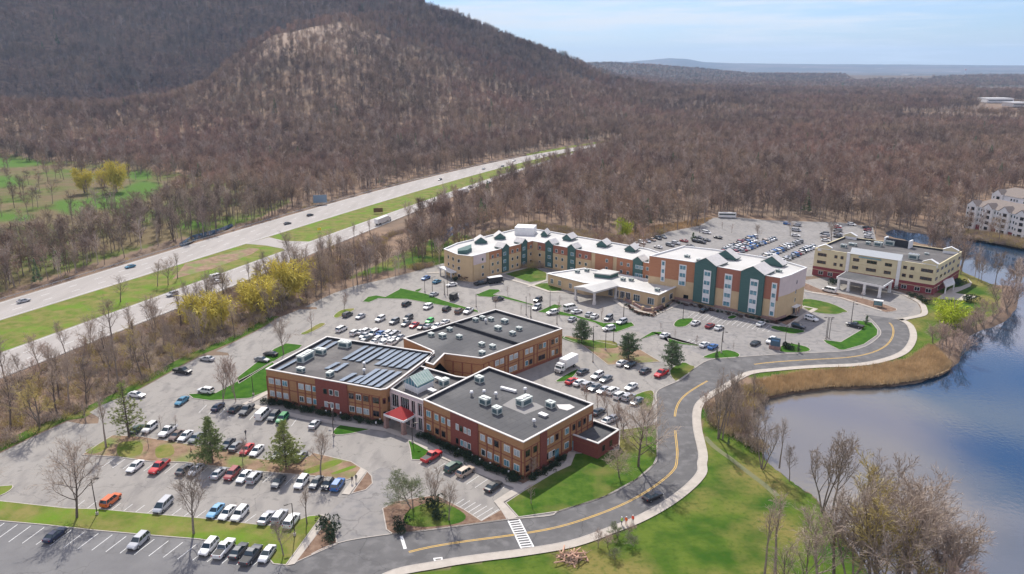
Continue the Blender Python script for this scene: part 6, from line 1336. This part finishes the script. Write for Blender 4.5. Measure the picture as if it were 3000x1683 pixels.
for i,(x,y,h_) in enumerate([(905,1090,3.2),(1060,1010,3.0),(980,1080,3.4),(1175,1075,2.8),(1130,990,2.6),(1030,1160,2.4)]): place_tree('l' if i%2 else 'p',Z('M',x,y),h_,'low leafless shrub on the lawn above the log heap, %s of six'%nth(i),group='shrubs near the log heap',wf=1.5,name='bare_shrub')
# saplings in the lots
for i,(fk,x,y,ty,kd) in enumerate([('E',800,1000,860,'a'),('E',940,855,745,'s'),('E',1200,900,830,'s'),('E',1545,960,850,'s'),('E',1095,1060,960,'s'),('S',790,1200,1150,'s'),('S',490,1320,1250,'s'),('S',640,1420,1320,'s'),('S',870,1440,1380,'s'),('L',105,300,215,'s'),('L',380,325,270,'s'),('H',815,1010,900,'s'),('D',1130,180,60,'s'),('D',1450,200,100,'s'),('S',1520,370,220,'a'),('S',1860,330,130,'b'),('H',490,400,170,'a'),('S',1240,300,200,'s'),('S',1140,260,180,'s')]):
    T(kd,fk,x,y,ty,['spreading bare tree behind the rear wing back corner','pink sapling on the thin lawn, left','pink sapling on the thin lawn, middle','pink sapling on the lawn before the canopy','pink sapling just behind the rear wing','sapling behind the small lawn oval','sapling beside the long front lawn','taller sapling on the long front lawn','sapling between lower parking rows','reddish sapling beside the white sedan','sapling near the road junction lawn','sapling on the clinic loop island','sapling beyond the rear roof corner','sapling in front of the canopy drive','bare tree between packed far rows','tall bare tree at the far lot edge','tall bare tree in the clinic back lot','faint sapling in empty far lot, right','faint sapling in empty far lot, left'][i],1.0)
# shrubs along the buildings
SH=[]
for sd in(51,52,53):
    q=random.Random(sd);k=MB()
    for c_ in range(9):
        cx,cy,cz=q.gauss(0,.45),q.gauss(0,.45),q.uniform(.3,.9)
        for i in range(60):
            d=Vector((q.gauss(0,1),q.gauss(0,1),q.gauss(0,1))).normalized(); p=Vector((cx,cy,cz))+d*.42*q.uniform(.6,1); twig(k,p,(d+Vector((0,0,.4))).normalized(),.22,.07,q)
    SH.append(k)
SHM=[k.mesh('shrub',[M_shrub]) for k in SH]; 
SHM2=[]
for k in SH: me=k.mesh('shrub',[mat('reddish_shrub',(.12,.06,.045),.9,(.08,.05,.04),.7,3,rnd=.3)]); SHM2.append(me)
def shrub(p,s,lb,group,dark=True,name='shrub'):
    o=bpy.data.objects.new(name,rng.choice(SHM if dark else SHM2)); C.objects.link(o); o.location=(p[0],p[1],.08); o.scale=(s,s,s*.9); o.rotation_euler=(0,0,rng.uniform(0,6.28)); tag(o,lb,'shrub',group)
for a,b,n_,d_,lb in ((LW[0],LW[1],26,(1.0,2.2),'dark clipped shrub in the bed along the left wing front'),(RW[0],RW[1],34,(1.0,2.4),'dark clipped shrub in the bed along the right wing front'),(RW[1],RW[2],10,(1.0,2.0),'dark shrub in the bed under the right wing end wall')):
    nn,dd,ll=nrm_of(a,b)
    for i in range(n_): shrub(shift(lerp(a,b,(i+rng.uniform(.2,.8))/n_*(1 if n_!=10 else .5)),nn,rng.uniform(*d_)),rng.uniform(.8,1.35),lb+', %s from left'%nth(i),lb.replace('dark clipped shrub','shrubs').replace('dark shrub','shrubs'))
nn,dd,ll=nrm_of(fr4[0],fr4[5])
for i in range(40): shrub(shift(lerp(fr4[0],fr4[5],.2+.85*(i+rng.random()*.9)/40),nn,rng.uniform(2.2,4.5)),rng.uniform(.5,1.0),'small shrub below the four storey block, %s from left'%nth(i),'shrubs below the four storey block',rng.random()<.4)
for fk,x,y,s,lb in (('B',1465,780,2.0,'dark evergreen bush among the mulch island trees'),('B',1230,960,1.8,'olive bush at the front edge of the mulch island'),('B',1480,870,1.5,'green bush in the middle of the mulch island'),('A',2455,910,1.6,'bush at the top of the mulch triangle'),('A',2495,985,1.8,'dark bush in the middle of the mulch triangle'),('A',2490,1035,1.2,'small bush at the bottom of the mulch triangle'),('H',1220,890,2.2,'dark conical bush at the clinic front pilaster'),('H',510,840,2.0,'dark bush left of the clinic portico'),('H',1830,850,2.2,'dark bush before the clinic side porch'),('H',1950,1030,2.4,'dark bush at the end of the clinic terrace'),('H',1340,980,1.6,'shrub in the clinic bed, left'),('H',1420,1010,1.6,'shrub in the clinic bed, middle'),('H',1490,1050,1.6,'shrub in the clinic bed, right'),('E',430,680,2.0,'dark red bush below the left apartment wing'),('E',340,690,1.6,'dark bush at the left apartment porch'),('L',770,310,1.6,'bush beside the monument sign'),('L',810,320,1.4,'yellowish bush right of the monument sign')): shrub(Z(fk,x,y),s,lb,None,'red' not in lb)
for i in range(16):
    t=i/15; P_=ZP("S 130,1075 240,1160 400,1185 560,1085"); a=lerp(P_[0],P_[1],t*3) if t<1/3 else lerp(P_[1],P_[2],t*3-1) if t<2/3 else lerp(P_[2],P_[3],t*3-2); shrub(a,.8,'small reddish shrub around the pavilion patio, %s from left'%nth(i),'shrubs around the pavilion patio',i%3==0)
# ---- scattered individual trees: wooded belt and golf course
def rank_labels(pts,fmt,per=18,rows=('front','second','third','fourth','fifth','sixth','seventh','eighth','ninth','tenth')):
    o=sorted(range(len(pts)),key=lambda i:math.hypot(*pts[i])); out={}
    for b in range(0,len(o),per):
        g_=sorted(o[b:b+per],key=lambda i:pts[i][0]/pts[i][1])
        for r_,i in enumerate(g_): out[i]=fmt%(nth(r_),rows[b//per])
    return out
def poisson(poly,n,dmin,seed,tries=4000,acc=None):
    q=random.Random(seed); xs=[p[0] for p in poly];ys=[p[1] for p in poly];out=[]
    for _ in range(tries):
        if len(out)>=n: break
        p=(q.uniform(min(xs),max(xs)),q.uniform(min(ys),max(ys)))
        if not pip(poly,[p[0]],[p[1]])[0]: continue
        if acc and not acc(p): continue
        if all((p[0]-o[0])**2+(p[1]-o[1])**2>dmin*dmin for o in out): out.append(p)
    return out
LBo=off(LB,3.5)
LBn=[p for p in LBo if p[1]<330]
KERBL=ZP("p -330,1480 A -100,430 0,355 300,205 500,115 O 740,1030 860,970 1230,810 1530,645 1760,515 2050,405 2330,265 C 430,215 640,135 700,120 p 960,850 1030,810 1150,700 1230,660")
BELT=LBn+KERBL[::-1]
pts=poisson(BELT,122,3.9,5,acc=lambda p:not(1078<1500+2292*p[0]/p[1]<1172 and 335<math.hypot(*p)<412)); RL=rank_labels(pts,'bare tree, %s from left in the %s rank of the wooded roadside belt')
for i,p in enumerate(pts):
    kd=rng.choice('bcadqvqbcpoao'); h=rng.uniform(8.5,15.5) if kd not in 'po' else rng.uniform(5,9); place_tree(kd,p,h,RL[i].replace('bare tree','ochre tree' if kd=='o' else 'pinkish tree' if kd=='p' else 'bare tree'),group='trees of the wooded belt',wf=rng.uniform(.8,1.1))
GOLFP=ZP("J -300,230 300,230 900,330 1500,400 2100,520 1950,640 1300,830 700,980 0,1190 -300,1300")
UTo=off(UT,-5)
gp=poisson(ZP("J -300,1000 0,900 700,700 1300,560 1900,470 2300,520 1900,660 1300,830 700,960 0,1190 -300,1290"),72,7,8)
RL=rank_labels(gp,'bare tree, %s from left in the %s rank across the golf course')
for i,p in enumerate(gp):
    kd=rng.choice('bcvqvqcd'); place_tree(kd,p,rng.uniform(12,19),RL[i],group='golf course trees',wf=rng.uniform(.8,1.05))
for fk,x,y,ty,kd,lb in (('J',640,430,205,'y','yellow willow on the golf course, left'),('J',790,380,235,'y2','yellow-green willow on the golf course, middle'),('J',880,420,140,'y','yellow-topped tree on the golf course, right')): T(kd,fk,x,y,ty,lb,.7)
# ---- masses: instanced woodland
def wood_proto(seed,h=16,tw=.15,n=240,mk_=None,mt=None,rad=.26):
    q=random.Random(seed);k=MB(); tr=limb(k,(0,0,-.5),(0,0,1),h*.85,.24,.06,q,4,0,.05,3,1)
    for i in range(11):
        t=.38+.55*i/11; p,d=along(tr,t); a=i*2.4+q.uniform(-.3,.3); e=R(q.uniform(35,65)); L1=h*rad*q.uniform(.8,1.3)*(1.15-.6*t)
        b=limb(k,p,(math.cos(a)*math.cos(e),math.sin(a)*math.cos(e),math.sin(e)),L1,.09,.03,q,2,.3,.12,3,1)
        for j in range(n//11):
            p2,d2=along(b,q.uniform(.25,1)); p2=p2+Vector((q.gauss(0,.5),q.gauss(0,.5),q.gauss(0,.4))); twig(k,p2,dev(d2,R(q.uniform(10,60)),q),q.uniform(1.2,2.8),tw*.5,q,0)
    return k.mesh('woodland_tree',[mk_ or M_wood,mt or M_woodt])
def obj_only(me,nm): return bpy.data.objects.new(nm,me)
def scatter(name,pts,scl,pick,protos,label=None,kind='stuff',sz=None):
    col_=bpy.data.collections.new(name+'_kinds')
    for i,me in enumerate(protos): col_.objects.link(obj_only(me,'%s_kind_%02d'%(name,i)))
    me=bpy.data.meshes.new(name); n=len(pts); me.vertices.add(n); me.vertices.foreach_set('co',np.asarray(pts,np.float32).ravel())
    r_=np.random.RandomState(len(pts)+3)
    a=me.attributes.new('scl','FLOAT_VECTOR','POINT'); s=np.asarray(scl,np.float32); sv=np.stack([s*(1 if sz is None else r_.uniform(.85,1.15,n)),s,s*(1 if sz is None else sz)],-1).astype(np.float32); a.data.foreach_set('vector',sv.ravel())
    a=me.attributes.new('rot','FLOAT_VECTOR','POINT'); rv=np.zeros((n,3),np.float32); rv[:,2]=r_.uniform(0,6.28,n); a.data.foreach_set('vector',rv.ravel())
    a=me.attributes.new('pick','INT','POINT'); a.data.foreach_set('value',np.asarray(pick,np.int32))
    o=bpy.data.objects.new(name,me); C.objects.link(o)
    ng=bpy.data.node_groups.new(name,'GeometryNodeTree'); ng.interface.new_socket('Geometry',in_out='INPUT',socket_type='NodeSocketGeometry'); ng.interface.new_socket('Geometry',in_out='OUTPUT',socket_type='NodeSocketGeometry')
    N=ng.nodes;L=ng.links; gi=N.new('NodeGroupInput');go=N.new('NodeGroupOutput'); ip=N.new('GeometryNodeInstanceOnPoints'); ci=N.new('GeometryNodeCollectionInfo'); ci.inputs['Collection'].default_value=col_; ci.inputs['Separate Children'].default_value=True; ci.inputs['Reset Children'].default_value=True
    def na(nm,t): x=N.new('GeometryNodeInputNamedAttribute'); x.data_type=t; x.inputs['Name'].default_value=nm; return x.outputs['Attribute']
    L.new(gi.outputs[0],ip.inputs['Points']); L.new(ci.outputs[0],ip.inputs['Instance']); ip.inputs['Pick Instance'].default_value=True
    L.new(na('pick','INT'),ip.inputs['Instance Index']); L.new(na('rot','FLOAT_VECTOR'),ip.inputs['Rotation']); L.new(na('scl','FLOAT_VECTOR'),ip.inputs['Scale']); L.new(ip.outputs[0],go.inputs[0])
    m=o.modifiers.new('scatter','NODES'); m.node_group=ng
    o['kind']=kind
    if label: o['label']=label
    return o
nr=np.random.RandomState(4)
DB=[G(x_,y_,4) for x_,y_ in((2915,300),(2975,312),(2400,222),(2905,232),(2655,236))]
OPEN_=[ZP(s_) for s_ in("p 2640,341 3120,336 3120,354 2640,356","p 2450,232 3000,226 3000,240 2500,246","p 2300,222 2750,217 2750,224 2300,230","p 1700,210 2100,214 2100,223 1720,222","p 2850,262 3050,257 3050,272 2860,274","p 2200,262 2500,256 2500,263 2210,268")]
BRUSHZ=ZP("E -300,560 200,480 560,240 700,150 1250,30 1900,150 2576,250 S 600,250 0,500 E 1400,560")
HWYZ=[p for p in off(UT,-7)]+[p for p in off(LB,17)][::-1]
CLIN=ZP("p 2300,760 2330,690 2690,690 2760,830 3000,900 2900,1500 2000,1500 1900,1150")
CONDO=ZP("P 620,640 860,560 880,480 1180,400 1250,330 1700,300 1900,1100 900,760 620,690")
GRASSY=ZP("K 1650,262 1960,200 2310,148 2310,172 1980,222 1680,292")
def clear(X,Y):
    bad=pip(MAINLOT,X,Y)|pip(FARLOT,X,Y)|pip(SHORE,X,Y)|pip(BRUSHZ,X,Y)|pip(HWYZ,X,Y)|pip(CLIN,X,Y)|pip(BELT,X,Y)|pip(GRASSY,X,Y)|pip(CONDO,X,Y)|pip(RIVER,X,Y)
    bad|=pip(ZP("J -900,160 0,175 330,200 1000,270 1500,330 2000,420 2200,520 1900,660 1300,830 700,970 0,1190 -900,1320"),X,Y)
    PX_=1500+2292*X/np.maximum(Y,1); D0=np.hypot(X,Y); bad|=(PX_>1078)&(PX_<1172)&(D0>330)&(D0<412)
    bad|=(Y<90)|((X<0)&(Y<265)&(X>-200))|((Y<330)&(X>0)&(X<190))
    for P_ in OPEN_: bad|=pip(P_,X,Y)
    for q_ in DB: D_=math.hypot(*q_); u_=(q_[0]/D_,q_[1]/D_); al=X*u_[0]+Y*u_[1]-D_; cr_=np.abs(X*u_[1]-Y*u_[0]); bad|=(al>-.16*D_)&(al<40)&(cr_<.018*D_+25)
    return ~bad
def ring(n,d0,d1,a0=-41,a1=41):
    d=np.sqrt(nr.uniform(d0*d0,d1*d1,n)); a=np.radians(nr.uniform(a0,a1,n)); return d*np.sin(a),d*np.cos(a)
protos=[wood_proto(60+i,h=16,rad=.27+.04*(i%3)) for i in range(7)]+[wood_proto(70,h=16,mk_=mat('pale_woodland_twigs',(.42,.33,.27),.95,(.34,.27,.22),.03,3,rnd=.2),mt=mat('pale_trunks',(.42,.36,.31),.9,rnd=.3))]
KC=MB(); 
for i in range(260):
    z=random.Random(i).uniform(.05,1); a=i*2.4; r_=(1-z)*3.2; twig(KC,Vector((math.cos(a)*r_*.5,math.sin(a)*r_*.5,z*14+1)),Vector((math.cos(a),math.sin(a),.1)).normalized(),r_*.6+.3,.35,random.Random(i+5))
protos.append(KC.mesh('conifer',[M_needd]))
def woods(name,n,d0,d1,label,s0,s1,a0=-41,a1=41,con=.01,vis=None,pale=.08,zs=1.0):
    X,Y=ring(n,d0,d1,a0,a1); ok=clear(X,Y)
    if vis is not None: ok&=vis(X,Y)
    PX=1500+2292*X/np.maximum(Y,1); ok&=nr.random_sample(len(X))>0.72*np.exp(-((PX-880)/190)**2-((np.hypot(X,Y)-1290)/130)**2)
    X,Y=X[ok],Y[ok]; H_=hterr(X,Y); s=nr.uniform(s0,s1,len(X)); pk=nr.randint(0,7,len(X)); u=nr.random_sample(len(X)); pk=np.where(u<pale,7,pk); pk=np.where(u>1-con,8,pk)
    return scatter(name,np.stack([X,Y,H_-.2],-1),s,pk,protos,label,sz=zs*nr.uniform(.85,1.2,len(X)))
woods('woodland',17000,270,900,'bare brown woodland along the highway and behind the lots',.62,1.1,pale=.24)
def gw(name,poly,n,label,s0,s1):
    xs=[p[0] for p in poly];ys=[p[1] for p in poly]; X=nr.uniform(min(xs),max(xs),n);Y=nr.uniform(min(ys),max(ys),n); ok=pip(poly,X,Y)&~pip(HWYZ2,X,Y); X,Y=X[ok],Y[ok]; u=nr.randint(0,8,len(X)); return scatter(name,np.stack([X,Y,np.zeros(len(X))],-1),nr.uniform(s0,s1,len(X)),u,protos,label)
HWYZ2=[p for p in off(UT,-5)]+[p for p in off(LB,12)][::-1]
gw('golf_woods',ZP("J -700,1050 0,860 600,700 1100,560 1500,380 2150,440 2250,520 1900,680 1300,840 700,985 0,1200 -700,1400"),620,'rows of bare trees between golf course and highway',.7,1.15)
gw('golf_woods',ZP("J -900,150 300,190 1000,260 1700,350 2100,450 1500,560 1000,640 300,830 -700,1000"),330,'loose bare trees over the golf course',.7,1.2)
woods('hillside_forest',21000,900,1600,'bare forest on the wooded hill foot and knob',.85,1.2,con=.004)
woods('mountain_forest',26000,1600,2700,'bare forest covering the blue-shadowed mountain',1.1,1.6,con=.004,pale=.04)
woods('valley_forest',22000,2700,5200,'bare forest of the distant valley plain',1.3,2.0,a0=3,a1=41,con=.04,pale=.1,zs=.62)
# brush and reeds
def bushp(seed,m_,h=2.2,n=90,tw=.05):
    q=random.Random(seed);k=MB()
    for i in range(n):
        a=q.uniform(0,6.28); p=Vector((q.gauss(0,.7),q.gauss(0,.7),q.uniform(0,h*.6))); d=Vector((math.cos(a)*.6,math.sin(a)*.6,q.uniform(.3,1.4))).normalized(); twig(k,p,d,q.uniform(.5,1.3),tw,q)
    return k.mesh('brush',[m_])
bp_=[bushp(80+i,m_) for i,m_ in enumerate([M_twig,M_twigp,M_twigo,M_twig,mat('ochre_brush',(.45,.35,.19),.95,rnd=.3)])]
def fill(name,poly,n,protos_,s0,s1,label,acc=None,z=0.0):
    xs=[p[0] for p in poly];ys=[p[1] for p in poly]; X=nr.uniform(min(xs),max(xs),n);Y=nr.uniform(min(ys),max(ys),n); ok=pip(poly,X,Y)
    if acc is not None: ok&=acc(X,Y)
    X,Y=X[ok],Y[ok]; return scatter(name,np.stack([X,Y,np.full(len(X),z)],-1),nr.uniform(s0,s1,len(X)),nr.randint(0,len(protos_),len(X)),protos_,label)
fill('underbrush',BELT,6500,bp_,.6,1.3,'tangled brown brush filling the wooded belt')
fill('underbrush',BRUSHZ,9000,bp_,.8,1.6,'low brown brush around the back of the apartments',lambda X,Y:~(pip(MAINLOT,X,Y)|pip(FARLOT,X,Y)|pip(P3,X,Y)|pip(ZP("E -400,560 190,500 E 210,640 600,250 500,180 300,90 p 1180,740 1010,820"),X,Y)|(Y<300)))
def rp(seed):
    q=random.Random(seed);k=MB()
    for i in range(26):
        a=q.uniform(0,6.28); twig(k,Vector((q.gauss(0,.4),q.gauss(0,.4),0)),Vector((math.cos(a)*.22,math.sin(a)*.22,1)).normalized(),q.uniform(.9,1.9),.05,q)
    return k.mesh('reed',[M_reed])
rps=[rp(90+i) for i in range(4)]
REEDZ=ZP("L 560,560 640,545 900,500 1400,462 1700,405 1850,300 1900,300 2030,440 1900,520 1700,560 1500,585 1100,600 850,630 700,655 600,680")
fill('reed_bed',REEDZ,9500,rps,.7,1.1,'dry tan reed bed along the lake shore',z=-.1)
sheet('reed_ground',catmull(REEDZ,3,True),.02,mat('reed_litter',(.42,.30,.16),.95,(.30,.21,.11),.3,6))
MARSH=ZP("S 0,480 -300,430 -350,380 0,330 300,250 650,200 980,150 1040,140 900,222 560,285 350,365 120,430")
fill('marsh_reeds',MARSH,5000,rps,.7,1.0,'dry orange-tan marsh grass behind the apartments'); 
VERGE=[p for p in off(UT,-3.2)][:48]+[p for p in off(UT,-8.5)][:48][::-1]
fill('verge_brush',VERGE,5200,bp_[1:],.5,.9,'dry brown brush along the far edge of the highway')
BANK=ZP("L 200,760 330,680 480,620 600,650 620,700 520,780 500,900 560,980 620,1120 560,1090 430,1010 300,950 200,880")
fill('bank_brush',BANK,700,bp_,.7,1.3,'brown brush under the lakeside trees')
FARB=ZP("H 1560,330 1640,320 1900,360 2200,410 2529,470 p 3100,755 3100,730 H 2529,380 2200,330 1900,290 1640,270")
fill('far_bank_brush',FARB,3000,bp_,.7,1.4,'brown brush on the far river bank')
# ================================================================ CLOUD OVER THE MOUNTAIN, HAZE
def cloud(name,cx,cy,z,rx,ry,th,seed,lb):
    q=random.Random(seed); NX,NY=40,28; k=MB(); vs=[]
    for side in(1,-1):
        for j in range(NY+1):
            for i in range(NX+1):
                u=-1+2*i/NX;v=-1+2*j/NY; 
                # map square to disc
                a=u*math.sqrt(1-v*v/2);b=v*math.sqrt(1-u*u/2); r_=min(1,math.hypot(a,b)); e=math.sqrt(max(0,1-r_**4))
                bump=(math.sin(a*7+seed)*math.cos(b*9)+.5*math.sin(a*17+b*13+seed)+.3*math.sin(a*31-b*27))*.25+1
                edge=1+.12*math.sin(math.atan2(b,a)*5+seed)+.06*math.sin(math.atan2(b,a)*11)
                vs.append((cx+a*rx*edge,cy+b*ry*edge,z+side*th*e*(bump if side>0 else .35*bump)))
    W_=NX+1;M_=W_*(NY+1); f=[]
    for j in range(NY):
        for i in range(NX): a=j*W_+i; f.append((a,a+1,a+W_+1,a+W_)); f.append((M_+a+W_,M_+a+W_+1,M_+a+1,M_+a))
    k.add(vs,f); m=mat('cloud_white',(.85,.85,.87),1.0); o=k.build(name,m,smooth=True); tag(o,lb,'cloud',kind='structure'); 
    if 'category' in o: del o['category']
    return o
cz=1500; sx=math.sin(SUN_AZ);cy_=math.cos(SUN_AZ); hz=(cz-260)/math.tan(SUN_EL)
cloud('cloud',-950+sx*hz,2180+cy_*hz,cz,1500,680,70,1,'broad low cloud shading the mountain')
hb=MB(); hb.box((1000,8300,224),(26000,17900,460)); hz_=bpy.data.materials.new('haze'); hz_.use_nodes=True; nt=hz_.node_tree; N=nt.nodes; N.clear(); o_=N.new('ShaderNodeOutputMaterial'); v_=N.new('ShaderNodeVolumePrincipled'); v_.inputs['Color'].default_value=(.44,.68,1.0,1); v_.inputs['Density'].default_value=HAZE; v_.inputs['Anisotropy'].default_value=.2; nt.links.new(v_.outputs[0],o_.inputs['Volume'])
o=hb.build('haze',hz_); o['kind']='stuff'
